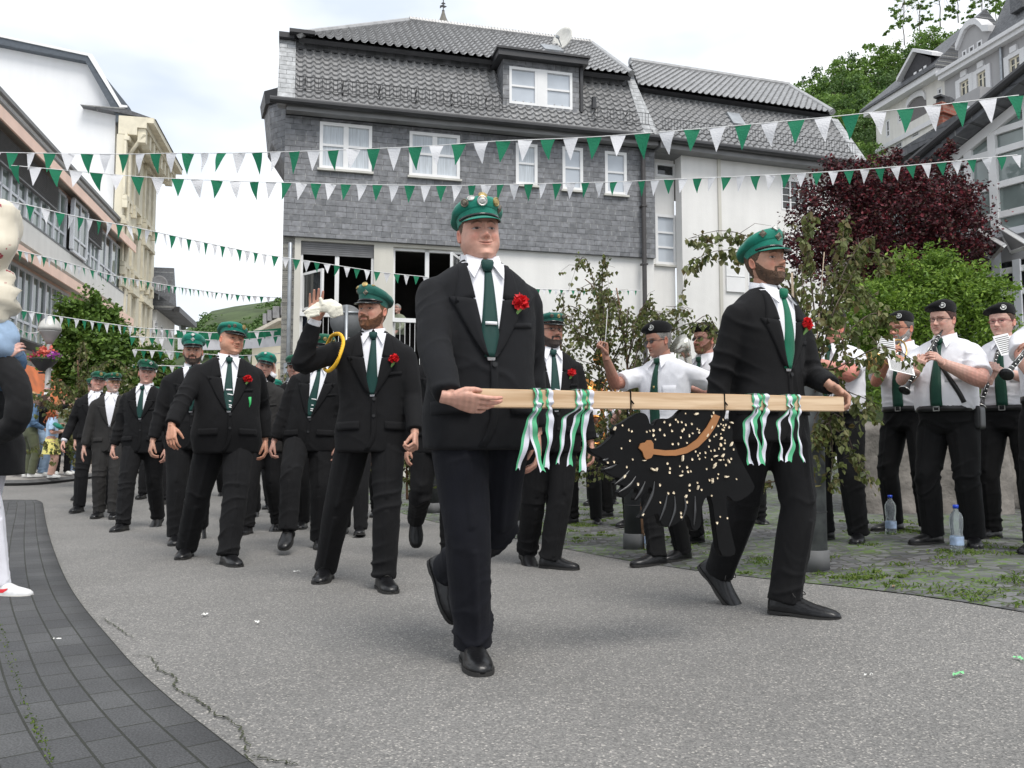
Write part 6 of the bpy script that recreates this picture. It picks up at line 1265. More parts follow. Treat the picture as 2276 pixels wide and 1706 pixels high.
def ik(a, b, l1, l2, pole):
 a, b = np.asarray(a, float), np.asarray(b, float); d = b-a; L_ = np.linalg.norm(d); mx_ = (l1+l2)*.998
 if L_ > mx_: b = a+d/L_*mx_; L_ = mx_; d = b-a
 x = (l1*l1-l2*l2+L_*L_)/(2*L_); h = math.sqrt(max(0, l1*l1-x*x)); u = d/L_; p = np.asarray(pole, float); p = nrm(p-np.dot(p, u)*u); return a+u*x+p*h, b
def shoe(root, ank, fyaw, pitch, s, heel=True, lace=False, mats=None, long=1., name='shoe'):
 """ank: ankle joint (0.085 above sole)"""
 R_ = rot3(fyaw, pitch, 0); ank = np.asarray(ank)
 ys = [.08, .073, .055, .02, -.01, -.04, -.08, -.12, -.16, -.195, -.215, -.223]; ys = [y*(long if y < 0 else 1) for y in ys]
 w = [.014, .031, .040, .044, .044, .045, .050, .054, .051, .041, .027, .010]; top = [.05, .078, .092, .098, .100, .096, .078, .062, .054, .046, .036, .022]
 rings = []
 for y, a, t_ in zip(ys, w, top):
  ang = np.linspace(0, 2*math.pi, 20, endpoint=False); X = np.sign(np.cos(ang))*np.abs(np.cos(ang))**.8*a; Z = np.sin(ang); Z = np.where(Z > 0, Z**.9*(t_-.02)+.02, -np.abs(Z)**.4*.006+.016)
  rings.append(np.stack([X, np.full(20, y), Z], 1))
 rings = np.array(rings)*s; mb = MB(); mb.loft(rings); V, F = mb.arr(); V[:, 2] += np.where((V[:, 1] < -.05*s) & (V[:, 1] > -.12*s) & (V[:, 2] > .03*s), np.sin(V[:, 1]/s*150)*.0010*s, 0)
 tr = lambda V: (V-np.array([0, 0, .085*s]))@R_.T+ank
 m1, m2 = mats or (mShoe, mSole); o = mesh_obj(name, tr(V), F, m1, root)
 mb = MB(); out = [(w_[0], y) for w_, y in zip([(a+.004,) for a in w], ys)]; pl = [(a, y) for a, y in out]+[(-a, y) for a, y in reversed(out)]
 zt = .016; V = [(x*s, y*s, zt*s) for x, y in pl]+[(x*s, y*s, (0.0 if (y > .015 or y < -.055) else .006)*s) for x, y in pl]; n_ = len(pl)
 F = [list(range(n_)), list(range(2*n_-1, n_-1, -1))]+[[i, i+n_, (i+1) % n_+n_, (i+1) % n_] for i in range(n_)]; mesh_obj('sole', tr(np.array(V)), F, m2, o, False)
 if lace:
  mb = MB()
  for i, (y, z) in enumerate([(-.04, .099), (-.058, .090), (-.076, .081)]): mb.tube(tr(np.array([(-.018, y, z-.004), (-.005, y-.004, z+.004), (.005, y-.006, z+.004), (.018, y-.002, z-.004)])*s), .0028*s, 5)
  for sg in ((-1, 1) if long > 1.1 else ()): mb.tube(tr(catmull(np.array([(0, -.045, .104), (.026*sg, -.045, .116), (.055*sg, -.062, .106), (.058*sg, -.075, .092), (.034*sg, -.062, .094), (.006*sg, -.05, .100)])*s, 12)), .0024*s, 5)
  mb.build('lace', mSole, o, True)
 return o
def person(label, base, H, yaw=0., legs=((.0, 0, 0, 0, 0), (.0, 0, 0, 0, 0)), arms=(None, None), head=None, outfit='suit', cap='cap', fat=0., lean=(0, 0), group=None, q=1, suit=None, trousers=None, hands=(None, None), head_pose=(0, 0, 0), capopt=None, extras=(), tie=True, tiem=None, shirtm=None, hat_tilt=(0, 0), lace=False, wide=1., shoemats=None, sleeve='long', hide_face=False, vbtn=1.16, elbow=(None, None), hemz=None, carn=True, skirt=None, shoelong=1.):
 """legs: per side (R,L): (l, f, z lift, foot pitch, foot yaw).  arms: wrist targets (l, f, z) local. q: 2 hero, 1 normal, 0 far"""
 s = H/1.8; rt = empty('person', base, yaw, label, 'person', group); head = dict(head or {}); V3 = lambda l_, f, z: np.array([l_, -f, z])
 vox = {2: .0085, 1: .0105, 0: .015}[q]*s
 seed = int(abs(base[0]*917+base[1]*331)) % 9999; rs = np.random.RandomState(seed)
 for k_, a_, b_ in (('w', .96, 1.05), ('nose', .85, 1.2), ('jaw', .95, 1.08), ('h', 1.0, 1.08), ('fat', 0, .5)): v_ = rs.uniform(a_, b_); head.setdefault(k_, v_)
 suit = suit or mSuit; trousers = trousers or suit; skc = np.array(head.get('skin', (.55, .30, .22)))
 # ---- joints
 ll, lf = lean; hip = [V3(-.095*s, 0, .93*s), V3(.095*s, 0, .93*s)]
 ank = []; knee = []
 for i in (0, 1):
  l_, f, z, fp, fy = legs[i]; a = V3((-.09 if i == 0 else .09)*s+l_, f, .085*s+z)
  fwd = V3(math.sin(fy)*.7, 1, 0); ex_ = max(1., np.linalg.norm(a-hip[i])/(.855*s)); k, a = ik(hip[i], a, .44*s*ex_, .42*s*ex_, fwd); knee.append(k); ank.append(a)
 top = V3(ll, lf, 0)
 sp = lambda z: np.array([0, 0, z*s])+top*sstep((z-.9)/.6)
 shW = .172*wide*s; sh = [sp(1.418)+np.array([-shW, 0, 0]), sp(1.418)+np.array([shW, 0, 0])]
 el = []; wr = []
 for i in (0, 1):
  sg = -1 if i == 0 else 1; t_ = arms[i] if arms[i] is not None else ((.235+.03*fat)*sg, .03, .86)
  t_ = V3(t_[0]*s, t_[1]*s, t_[2]*s); pole = elbow[i] if elbow[i] is not None else (.28*sg, -.9, -.1)
  e, w_ = ik(sh[i], t_, .30*s, .265*s, V3(*pole)); el.append(e); wr.append(w_)
 # ---- torso profile
 hz = hemz or (.80 if outfit == 'suit' else .99)
 TZ = [hz, .92 if hz < .9 else 1.01, 1.0 if hz < .9 else 1.05, 1.10, 1.20, 1.30, 1.40, 1.452, 1.498, 1.526, 1.540]
 TW = [.208, .203, .190, .178, .188, .200, .203, .180, .132, .088, .074]; TD = [.142, .136, .128, .123, .128, .134, .124, .110, .094, .078, .068]
 if outfit != 'suit': TW = [.178, .18, .182, .182, .188, .198, .205, .195, .155, .09, .064]; TD = [.125, .13, .132, .132, .135, .135, .122, .105, .088, .072, .062]
 if outfit == 'coat': TW = [.26, .235, .205, .185, .19, .2, .2, .19, .15, .09, .062]; TD = [.19, .17, .14, .13, .13, .13, .12, .1, .085, .07, .06]
 prof = []
 for z, w_, d_ in zip(TZ, TW, TD):
  bf = fat*g1(z-1.06, .25); w2 = (w_*(wide if z > .9 else (wide+1)/2)+.035*bf)*s; d2 = (d_+.075*bf)*s; prof.append((z*s, w2, d2, -.035*bf*s))
 prof = catmull(prof, 44); rings = []; ang = np.linspace(0, 2*math.pi, 40, endpoint=False); ca, sa = np.cos(ang), np.sin(ang); e_ = 2/2.35
 for z, w2, d2, yo in prof:
  c = sp(z/s)+np.array([0, yo, 0]); c[2] = z; rings.append(np.stack([c[0]+np.sign(ca)*np.abs(ca)**e_*w2, c[1]+np.sign(sa)*np.abs(sa)**e_*d2, np.full(40, z)], 1))
 tmb = MB(); tmb.loft(rings); TV, TF = tmb.arr(); bvh = BVHTree.FromPolygons(TV.tolist(), TF)
 def fy(x, z, off):
  r = bvh.ray_cast(Vector((x, -2, z)), Vector((0, 1, 0)));
  if r[0] is None: r = (Vector((x, sp(z/s)[1], z)),)
  return (x, r[0].y-off, z)
 def patch(name, rows, m, parent=rt, off=.006, curve=None):
  nr, nc = len(rows), len(rows[0]); V = [fy(x, z, (off(i, j) if callable(off) else off)*s) for i, row in enumerate(rows) for j, (x, z) in enumerate(row)]
  F = [[i*nc+j, (i+1)*nc+j, (i+1)*nc+j+1, i*nc+j+1] for i in range(nr-1) for j in range(nc-1)]
  loop = [j for j in range(nc)]+[i*nc+nc-1 for i in range(1, nr)]+[(nr-1)*nc+j for j in range(nc-2, -1, -1)]+[i*nc for i in range(nr-2, 0, -1)]
  n0 = len(V); V += [(V[k][0], V[k][1]+(off(0, 0) if callable(off) else off)*s+.006*s, V[k][2]) for k in loop]; n_ = len(loop); F += [[loop[k], n0+k, n0+(k+1) % n_, loop[(k+1) % n_]][::-1] for k in range(n_)]
  return mesh_obj(name, V, F, m, parent, True)
 # ---- garment mesh
 gm = MB(); gm.add(TV, TF); short = sleeve == 'short'
 for i in (0, 1):
  S, E, Wj = sh[i], el[i], wr[i]; sg = -1 if i == 0 else 1
  if short:
   m_ = S+(E-S)*.80; gm.tube(catmull([S+np.array([-sg*.03*s, 0, .0]), S+(E-S)*.2, S+(E-S)*.5, m_], 8), np.linspace(.070, .078, 8)*s*(1+.18*fat), 18)
  else:
   d1 = nrm(E-S); cu = E+(Wj-E)*.93; pts = [S+np.array([-sg*.05*s, 0, -.005*s]), S+d1*.02*s, S+(E-S)*.35, S+(E-S)*.75, E, E+(Wj-E)*.3, E+(Wj-E)*.65, cu]
   gm.tube(catmull(pts, 22), catmull(np.array([.048, .064, .067, .063, .059, .058, .053, .047])[:, None]*s*(1+.12*fat), 22)[:, 0], 18)
 V, F = gm.arr(); V, F = remesh(V, F, vox, 5 if q else 3)
 N = vnormals(V, F)
 def folds(V, N, centers, amp, axis_k=1.):
  d = np.zeros(len(V))
  for (c, ax_, rad, kk, a) in centers:
   r = np.linalg.norm(V-np.asarray(c), axis=1); w_ = np.exp(-(r/rad)**2); ph = V@np.asarray(ax_)*kk*.55+4.2*noise3(V, 7/s, seed+3, 2); mk = np.clip(.5+1.6*noise3(V, 6.5/s, seed+17, 2), 0, 1.3); d += 1.7*a*w_*mk*((1-np.abs(np.sin(ph)))**2.2-.3)
  return d
 cs = []
 if not short:
  for i in (0, 1):
   ax_ = nrm(wr[i]-sh[i]); cs.append((el[i], ax_+np.array([.2, .3, 0]), .13*s, 62/s, .009*s)); cs.append((sh[i]+(el[i]-sh[i])*.35, ax_+np.array([.4, .2, .1]), .12*s, 45/s, .004*s)); cs.append((wr[i]+(el[i]-wr[i])*.3, ax_, .10*s, 60/s, .0035*s))
 else:
  for i in (0, 1): cs.append((sh[i]+(el[i]-sh[i])*.5, np.array([.6, .2, 1.]), .13*s, 48/s, .008*s))
  cs.append((sp(1.03), np.array([.25, .1, 1.]), .22*s, 62/s, .010*s)); cs.append((sp(1.25), np.array([.8, .3, .7]), .22*s, 34/s, .006*s))
 cs.append((sp(1.10)+np.array([0, -.12*s, 0]), np.array([.55, .1, .8]), .16*s, 40/s, .0045*s)); cs.append((sp(1.36)+np.array([-.17*s, -.05, 0]), np.array([.9, .1, .5]), .09*s, 48/s, .006*s)); cs.append((sp(1.36)+np.array([.17*s, -.05, 0]), np.array([-.9, .1, .5]), .09*s, 48/s, .006*s)); cs.append((sp(.88), np.array([1., .2, .1]), .2*s, 26/s, .005*s))
 V = V+N*(folds(V, N, cs, 1)+noise3(V*np.array([1, 1, .55]), 13/s, seed, 4)*.0065*s)[:, None]
 gname = {'suit': 'jacket', 'shirt': 'shirt', 'coat': 'coat', 'top': 'top'}[outfit]
 gmat = {'suit': suit, 'shirt': shirtm or mShirt, 'coat': suit, 'top': shirtm or mShirt}[outfit]
 jk = mesh_obj(gname, V, F, gmat, rt)
 # ---- front details
 sm_ = shirtm or mShirt; tm_ = tiem or mTie; zt, zb = 1.522*s, vbtn*s; xc = lambda z: sp(z/s)[0]
 vw = lambda z: .074*s*((z-zb)/(zt-zb))**.85+.004*s if z > zb else .004*s
 if outfit == 'suit':
  zs_ = np.linspace(zt, zb, 16); patch('shirt', [[(xc(z)+x, z) for x in np.linspace(-vw(z)-.008*s, vw(z)+.008*s, 9)] for z in zs_], sm_, off=.005)
  for sg in (-1, 1):
   zn = 1.365*s
   rows = []
   for z in np.linspace(1.515*s, zn+.006*s, 7): t_ = (1.515*s-z)/(1.515*s-zn); inn = vw(z); ou = inn+(.020+.058*t_)*s*wide; rows.append([(xc(z)+sg*x, z-(.030*s*t_)*((x-inn)/(ou-inn))**1) for x in np.linspace(inn, ou, 6)])
   patch('collar', rows, gmat, jk, off=lambda i, j: .0125 if j else .008)
   rows = []
   for z in np.linspace(zn-.002*s, zb-.005*s, 14): t_ = (zn-z)/(zn-zb); inn = vw(z); ou = inn+(.092*(1-t_)**.75+.001)*s*wide; rows.append([(xc(z)+sg*x, z+(.012*s*(1-t_)-.0*s)*((x-inn)/(ou-inn+1e-6))) for x in np.linspace(inn, ou, 7)])
   patch('lapel', rows, gmat, jk, off=lambda i, j: (.006, .014, .016, .015, .013, .012, .010)[j])
   zp = .985*s; x0 = .075*s; w_ = .135*s; patch('pocket_flap', [[(xc(z)+sg*(x0+w_*k/6), z-.006*s*k/6) for k in range(7)] for z in np.linspace(zp, zp-.05*s, 4)], gmat, jk, off=lambda i, j: .007+.0015*i)
  patch('breast_pocket', [[(xc(z)+(.075+.10*k/5)*s, z+.012*s*k/5) for k in range(6)] for z in (1.275*s, 1.255*s)], gmat, jk, off=.006)
  patch('front_edge', [[(xc(z)+(-.004-.05*max(0, (.93*s-z)/(.13*s))**2+.03*k/3)*s, z) for k in range(4)] for z in np.linspace(zb-.004*s, hz*s+.012*s, 14)], gmat, jk, off=lambda i, j: (.0085, .008, .005, .002)[j])
  for zb_ in (zb-.015*s, zb-.115*s): c = np.array(fy(xc(zb_)+.010*s, zb_, .012*s)); mb = MB(); mb.loft([np.stack([c[0]+np.cos(ang[::4])*.0095*s, np.full(10, c[1]+y), c[2]+np.sin(ang[::4])*.0095*s], 1) for y in (0, -.004*s)]); mb.build('button', mBlk, jk)
 elif outfit == 'shirt':
  patch('placket', [[(xc(z)+x*s, z) for x in (-.018, 0, .018)] for z in np.linspace(1.50*s, 1.0*s, 14)], gmat, jk, off=.003)
  patch('pocket', [[(xc(z)+(.06+.1*k/5)*s, z) for k in range(6)] for z in np.linspace(1.31*s, 1.19*s, 5)], gmat, jk, off=.004)
 if outfit in ('suit', 'shirt'):
  cn = sp(1.535); mb = MB(); n0 = cn+np.array([0, .010*s, 0]); rr = []; kf = 1+.12*fat
  for z, r1, r2 in ((-.035, .078, .072), (.0, .0735, .067), (.030, .069, .063), (.031, .064, .058), (-.02, .064, .058)): rr.append(n0+np.stack([ca*r1*s*kf, sa*r2*s*kf, z*s+np.clip(sa, -1, 1)*.016*s*(z > -.03)], 1))
  mb.loft(rr, False); mb.build('shirt_collar', sm_, rt, True)
  for sg in (-1, 1):
   a_, b_, c_ = n0+np.array([sg*.002, -.072*kf, .010])*s, n0+np.array([sg*.062*kf, -.038*kf, .022])*s, None
   tip = np.array(fy(xc(1.44*s)+sg*.058*s, 1.445*s, .024*s)); m1 = n0+np.array([sg*.070*kf, -.052*kf, -.020])*s; mi = (a_+tip)/2+np.array([0, -.006*s, 0])
   Q = [a_, mi, tip, (tip+m1)/2+np.array([sg*.002*s, -.006*s, 0]), m1, b_]; mb = MB(); mb.hexa([p+np.array([0, -.009*s, 0]) for p in Q], [p+np.array([0, .001*s, 0]) for p in Q]); mb.build('collar_wing', sm_, rt, False)
 if tie and outfit in ('suit', 'shirt'):
  zk = 1.500*s; mb = MB(); c = np.array(fy(xc(zk), zk, .020*s)); rr = []
  for dz, w_, dd in ((.022, .022, .010), (.012, .026, .016), (-.008, .022, .017), (-.022, .016, .012)): rr.append(c+np.stack([ca*w_*s, sa*dd*s, np.full(40, dz*s)], 1))
  mb.loft(rr); tk = mb.build('tie_knot', tm_, rt, True)
  ze_ = zb+.012*s if outfit == 'suit' else .93*s; zz = np.linspace(zk-.018*s, ze_, 20)
  def tw(z): t_ = (zk-z)/(zk-.93*s); w_ = (.012+.028*min(1, t_*1.7))*s; return w_
  rows = []
  for z in zz:
   w_ = tw(z)
   if outfit == 'suit': w_ = min(w_, vw(z)+.012*s)
   elif z < 1.0*s: w_ *= max(.05, (z-.93*s)/(.07*s))
   rows.append([(xc(z)+x+.004*s*math.sin(z*9), z) for x in np.linspace(-w_, w_, 5)])
  tb = patch('tie', rows, tm_, rt, off=lambda i, j: (.010, .014, .015, .014, .010)[j])
  if 'clip' in extras: zc = 1.27*s; patch('tie_clip', [[(xc(z)+x*s, z+.0*x) for x in (-.022, -.008, .008, .022)] for z in (zc+.006*s, zc-.006*s)], mat('clip_silver', (.75, .75, .78), .3, .1), tb, off=.02)
  if 'emblem' in extras:
   for zc, a_, b_ in ((1.235, -.016, .024), (1.185, -.006, .012), (1.155, -.006, .016), (1.14, -.004, .014)): zc *= s; patch('tie_emblem', [[(xc(z)+x*s+.004*s, z-.15*x*s) for x in np.linspace(a_, b_, 4)] for z in (zc+.004*s, zc-.004*s)], M['white'], tb, off=.0175)
  if 'crest' in extras:
   for zc, x_, mm_ in ((1.30, .0, mGold), (1.24, .008, mGold), (1.235, -.012, M['white']), (1.20, .002, mGold), (1.19, -.014, M['white'])): zc *= s; patch('tie_emblem', [[(xc(z)+(x+x_)*s, z) for x in (-.006, 0, .006)] for z in (zc+.010*s, zc-.010*s)], mm_, tb, off=.0175)
 if carn and outfit == 'suit':
  c = np.array(fy(xc(1.36*s)+.115*s*wide, 1.36*s, .03*s)); rp = np.random.RandomState(seed); n_ = 150; d = rp.normal(size=(n_, 3)); d /= np.linalg.norm(d, axis=1)[:, None]; d[:, 1] = -np.abs(d[:, 1]); C_ = c+d*np.array([.030, .018, .026])*s*rp.uniform(.3, 1, (n_, 1)); v_, f_ = leaf_quads(C_, .024*s, rp, asp=1.1); cf = mesh_obj('carnation', v_, f_, mRedF, rt, False)
  mb = MB(); mb.tube([c+np.array([0, .005, -.012])*s, c+np.array([-.005, .0, -.03])*s, c+np.array([-.02, .012, -.055])*s, c+np.array([-.032, .014, -.085])*s], [.010*s, .009*s, .003*s, .0025*s], 8); mb.build('stem', mStem, cf, True)
 if 'sprig' in extras:
  c = np.array(fy(xc(1.2*s)+.15*s, 1.22*s, .012*s)); mb = MB(); mb.tube([c, c+np.array([.004, 0, -.05])*s, c+np.array([-.006, 0, -.09])*s], [.012*s, .007*s, .002*s], 8); mb.build('green_favour', mat('favour', (.04, .42, .12), .5), rt, True)
 # ---- legs
 if outfit != 'coat' or True:
  gl = MB(); waist = 1.03 if outfit != 'suit' else 1.0; pr = []
  for z, w_, d_ in ((waist+.01, .172, .122), (.96, .178, .13), (.90, .182, .134), (.85, .175, .128), (.82, .15, .11)):
   bf = fat*g1(z-1.02, .16); c = sp(z)+np.array([0, -.02*bf*s, 0]); c[2] = z*s; pr.append(np.stack([c[0]+np.sign(ca)*np.abs(ca)**e_*(w_+.03*bf)*s, c[1]+np.sign(sa)*np.abs(sa)**e_*(d_+.055*bf)*s, np.full(40, z*s)], 1))
  gl.loft(pr); tr_ = []
  slim = head.get('slim', 1.); cs = []
  for i in (0, 1):
   h_, k_, a_ = hip[i], knee[i], ank[i]; sd_ = nrm(k_-a_); hem = a_+sd_*(-.025*s); hem[2] = max(hem[2], .045*s+base[2]*0)
   pts = catmull([h_+np.array([0, 0, -.02*s]), h_+(k_-h_)*.3, h_+(k_-h_)*.7, k_, k_+(a_-k_)*.35, k_+(a_-k_)*.75, a_+(k_-a_)*.05, hem], 24)
   rad = catmull(np.array([(.100, .108), (.102, .106), (.092, .093), (.083, .084), (.080, .084), (.074, .078), (.072, .078), (.073, .082)])*s*np.array([slim*(1+.12*fat), slim*(1+.10*fat)]), 24)
   gl.tube(pts, rad, 20, hint=(1, 0, 0)); ax_ = nrm(a_-h_); kb = np.linalg.norm(np.cross(nrm(k_-h_), nrm(a_-k_)))
   cs.append((k_, ax_+np.array([.35, 0, 0]), .13*s, 46/s, (.006+.014*kb)*s)); cs.append((a_+np.array([0, 0, .05*s]), ax_+np.array([.25, .2, 0]), .11*s, 70/s, .012*s)); cs.append((h_+np.array([0, -.08*s, -.05*s]), ax_+np.array([-.5 if i else .5, 0, 0]), .14*s, 44/s, .007*s)); cs.append((k_+(a_-k_)*.5, ax_+np.array([.6, .3, 0]), .12*s, 34/s, .004*s))
  V, F = gl.arr(); V, F = remesh(V, F, vox, 4 if q else 3); N = vnormals(V, F); V = V+N*(folds(V, N, cs, 1)+noise3(V*np.array([1, 1, .5]), 14/s, seed+9, 4)*.0065*s)[:, None]
  for i in (0, 1):
   for a0, a1 in ((hip[i], knee[i]), (knee[i], ank[i])):
    ax = a1-a0; L_ = np.linalg.norm(ax); ax = ax/L_; t_ = (V-a0)@ax; rd = V-a0-np.outer(t_, ax); rn = np.linalg.norm(rd, axis=1); fd = np.array([0, -1., 0]); fd = nrm(fd-np.dot(fd, ax)*ax); cs_ = (rd@fd)/np.maximum(rn, 1e-6); m_ = (t_ > .05*s)*(t_ < L_-.0*s)*(rn < .13*s); V = V+fd*(.009*s*m_*np.clip((cs_-.975)/.025, 0, 1)**1.5)[:, None]
  tro = mesh_obj('trousers', V, F, trousers, rt)
  if skirt is not None:
   mb = MB(); rr = []
   for z, w_, d_ in ((1.02, .165, .13), (.9, .2, .16), (.75, .235, .19), (.58, .27, .22)): rr.append(np.stack([ca*(w_+.012*np.cos(ang*7)*(1.02-z)*2)*s, sa*(d_+.012*np.sin(ang*6)*(1.02-z)*2)*s, np.full(40, z*s)], 1))
   mb.loft(rr, False); mb.build('skirt', skirt, rt, True)
  if outfit == 'shirt':
   mb = MB(); zz_ = 1.0*s; rr = []
   for z, k in ((-.022, .0), (-.020, .004), (.020, .004), (.022, .0)): c = sp(1.0); rr.append(np.stack([c[0]+np.sign(ca)*np.abs(ca)**e_*(.182+.03*fat+k)*s, c[1]-.03*fat*s+np.sign(sa)*np.abs(sa)**e_*(.133+.068*fat+k)*s, np.full(40, zz_+z*s)], 1))
   mb.loft(rr, False); blt = mb.build('belt', mBlk, rt, True); mb = MB(); y_ = sp(1.0)[1]-(.133+.098*fat+.008)*s
   for a, b_, c_, d_ in ((-.022, .022, .016, .020), (-.022, .022, -.020, -.016), (-.022, -.018, -.02, .02), (.018, .022, -.02, .02)): mb.b2(a*s, b_*s, y_-.004*s, y_+.004*s, zz_+c_*s, zz_+d_*s)
   mb.build('buckle', mSilver, blt)
  for i in (0, 1): l_, f, z, fp, fy_ = legs[i]; shoe(rt, ank[i], fy_, fp, s, lace=lace, mats=shoemats, long=shoelong)
 # ---- body (head, neck, arms, hands) as one continuous mesh
 nr, nc = {2: (120, 120), 1: (84, 84), 0: (44, 48)}[q]; hs = .238*s*head.get('size', 1.)
 X, Y, Z, A, C = head_grid(head, nr, nc); R_ = rot3(*head_pose); piv = sp(1.538+head.get('dz', 0))+np.array([0, .0, 0]); HC = np.array([0, 0.02, -.02])
 wd = head.get('w', 1.)
 def HT(x, y, z): p = np.stack([np.asarray(x)*wd, np.asarray(y)-.10, np.asarray(z)*head.get('h', 1.04)], -1)*hs; return p@R_.T+piv+np.array([0, 0, .006*s])
 hv = HT(X, Y, Z).reshape(-1, 3); hc_ = C.reshape(-1, 3); hF = grid_faces(nr, nc); hF = [f[::-1] for f in hF]
 b0 = len(hv); hv = np.vstack([hv, hv[:nc].mean(0)]); hc_ = np.vstack([hc_, skc*.9]); hF += [[j, (j+1) % nc, b0] for j in range(nc)]
 VV = [hv]; CC = [hc_]; FF = [hF]; off = len(hv)
 def addp(V, F, c):
  nonlocal off
  VV.append(np.asarray(V)); CC.append(np.ones((len(V), 3))*c if np.ndim(c) == 1 else c); FF.append([[k+off for k in f] for f in F]); off += len(V)
 nb, nt_ = sp(1.455)+np.array([0, .015*s, 0]), HT(0., .06, .14); ff = 1+.22*fat*1+.08*(head.get('jaw', 1)-1); mid = (nb+nt_)/2
 mb = MB(); mb.tube([nb, sp(1.50)+np.array([0, .012*s, 0]), mid+np.array([0, 0, .012*s]), nt_, HT(0., .08, .3)], [(.075*s*ff, .07*s*ff), (.062*s*ff, .060*s*ff), (.0585*s*ff, .058*s*ff), (.057*s*ff, .058*s*ff), (.05*s*ff, .05*s*ff)], 24, hint=(1, 0, 0)); V, F = mb.arr(); addp(V, F, skc*np.array([.92, .86, .84]))
 for sg in (-1, 1):      # ears
  rr = []; a_ = np.linspace(0, 2*np.pi, 18, endpoint=False)
  for (r1, dx) in ((1.0, .0), (1.08, .030), (1.0, .062), (.80, .060), (.55, .038), (.2, .035)):
   ex_, ez_ = np.cos(a_)*.055*r1*(1-.15*np.sin(a_)), np.sin(a_)*.108*r1; x_ = (.300 if True else 0)+dx+.012*np.clip(ex_/.055, -1, 1)
   rr.append(HT(sg*x_/1., ex_+.05+.25*0+.02*np.sin(a_), .455+ez_))
  V, F = loft(rr);
  if sg < 0: F = [f[::-1] for f in F]
  addp(V, F, skc*np.array([1.02, .78, .74]))
 for i in (0, 1):
  sg = -1 if i == 0 else 1; E, Wj = el[i], wr[i]; hd = hands[i] or {}
  d = nrm(hd.get('d', (Wj-E)) if 'd' in hd else nrm(Wj-E)); n_ = np.array(hd.get('n', (-sg, 0.3, 0.0))); am = MB()
  hand_parts(am, Wj, d, n_, -sg, hd.get('curl', .5), .97*s*hd.get('size', 1.), hd.get('spread', .04), hd.get('thumb', (.85, .35, .42)), thumbcurl=hd.get('tc', .3))
  if short: am.tube(catmull([sh[i]+(E-sh[i])*.45, E+(sh[i]-E)*.1, E, E+(Wj-E)*.3, E+(Wj-E)*.7, Wj+(E-Wj)*.02, Wj+d*.02*s], 14), catmull(np.array([.052, .045, .042, .043, .033, .026, .024])[:, None]*s*(1+.28*fat)*head.get('arm', 1.), 14)[:, 0], 16)
  else: am.tube([E, Wj+(E-Wj)*.3, Wj+d*.01*s], [.03*s, .026*s, .024*s], 12)
  V, F = am.arr(); V, F = remesh(V, F, {2: .0028, 1: .0042, 0: .0062}[q]*s, 2, .5); V = V+noise3(V, 120/s, seed+i, 2)[:, None]*vnormals(V, F)*.0006*s
  r_ = np.linalg.norm(V-Wj, axis=1)/s; kn = np.clip((r_-.13)/.06, 0, 1)[:, None]; addp(V, F, skc*(1-kn*np.array([.0, .12, .12]))*(.94+.06*np.sin(V[:, :1]*300)))
 for i in (0, 1):
  mb = MB(); mb.tube([sp(1.47), sp(1.43), sh[i]+(sp(1.43)-sh[i])*.25, el[i]+(sh[i]-el[i])*.1, el[i], wr[i]], [.03*s]*3+[.028*s]*2+[.02*s], 8); V, F = mb.arr(); addp(V, F, skc)
 bd = mesh_obj('body', np.concatenate(VV), [f for g in FF for f in g], mSkin, rt, True, colors=np.concatenate(CC))
 if not short and outfit == 'suit':
  for i in (0, 1):
   if hands[i] and hands[i].get('cuff'): u = nrm(wr[i]-el[i]); mb = MB(); mb.tube([wr[i]-u*.045*s, wr[i]+u*hands[i]['cuff']*s], [.0375*s, .0365*s], 16); mb.build('shirt_cuff', sm_, rt, True)
 # ---- hair and beard shells
 hcol = head.get('haircol', (.06, .035, .02)); N_ = None
 def shell(name, mask, offs, colr, zlo=-1):
  k = 1+offs; cx_ = X*k; cy_ = (Y)*k-0*Y; nz_ = noise3(np.stack([X, Y, Z], -1).reshape(-1, 3)*8, 3, seed, 3).reshape(X.shape)*.012*(offs > .001)
  V = HT(cx_*(1+nz_), cy_*(1+nz_), Z+(Z > .75)*offs*.35*(Z-.75)*4-(Z < .15)*offs*.5).reshape(-1, 3); F = [f[::-1] for f in grid_faces(nr, nc, mask)]
  if F:
   us = sorted({k for f in F for k in f}); mp_ = {k: j for j, k in enumerate(us)}; mesh_obj(name, V[us], [[mp_[k] for k in f] for f in F], hair_m(colr), rt, True)
 if head.get('hair', .03) > 0:
  hl = hairline(A, head); m_ = (Z > hl); shell('hair', m_, np.clip((Z-hl)/.05, 0, 1)*head.get('hair', .03)+.0, hcol)
 if head.get('beard', 0) > 0:
  bm_ = beard_mask(np.abs(X), Z, A, head); f_ = np.clip(bm_, 0, 1); front = np.clip(np.cos(A)*1.5, .2, 1); shell('beard', bm_ > .45, f_*head['beard'], head.get('beardcol', hcol))
 if head.get('long'):
  L_ = head['long']; mb = MB(); r_ = np.random.RandomState(seed)
  for k in range(60 if q else 30):
   a = r_.uniform(1.25, 2*math.pi-1.25); p0 = HT(.31*math.sin(a), -.36*math.cos(a), .62); p1 = HT(.37*math.sin(a), -.43*math.cos(a), .25)+r_.normal(size=3)*.01; p2 = p1+np.array([0, .02, -L_*r_.uniform(.7, 1.05)])*s+r_.normal(size=3)*.015; pm = (p1+p2)/2+r_.normal(size=3)*.012*(4 if head.get('curly') else 1)
   mb.tube(catmull([p0, p1, pm, p2], 8), np.linspace(.020, .007, 8)*s, 6)
  mb.build('long_hair', hair_m(hcol), rt, True)
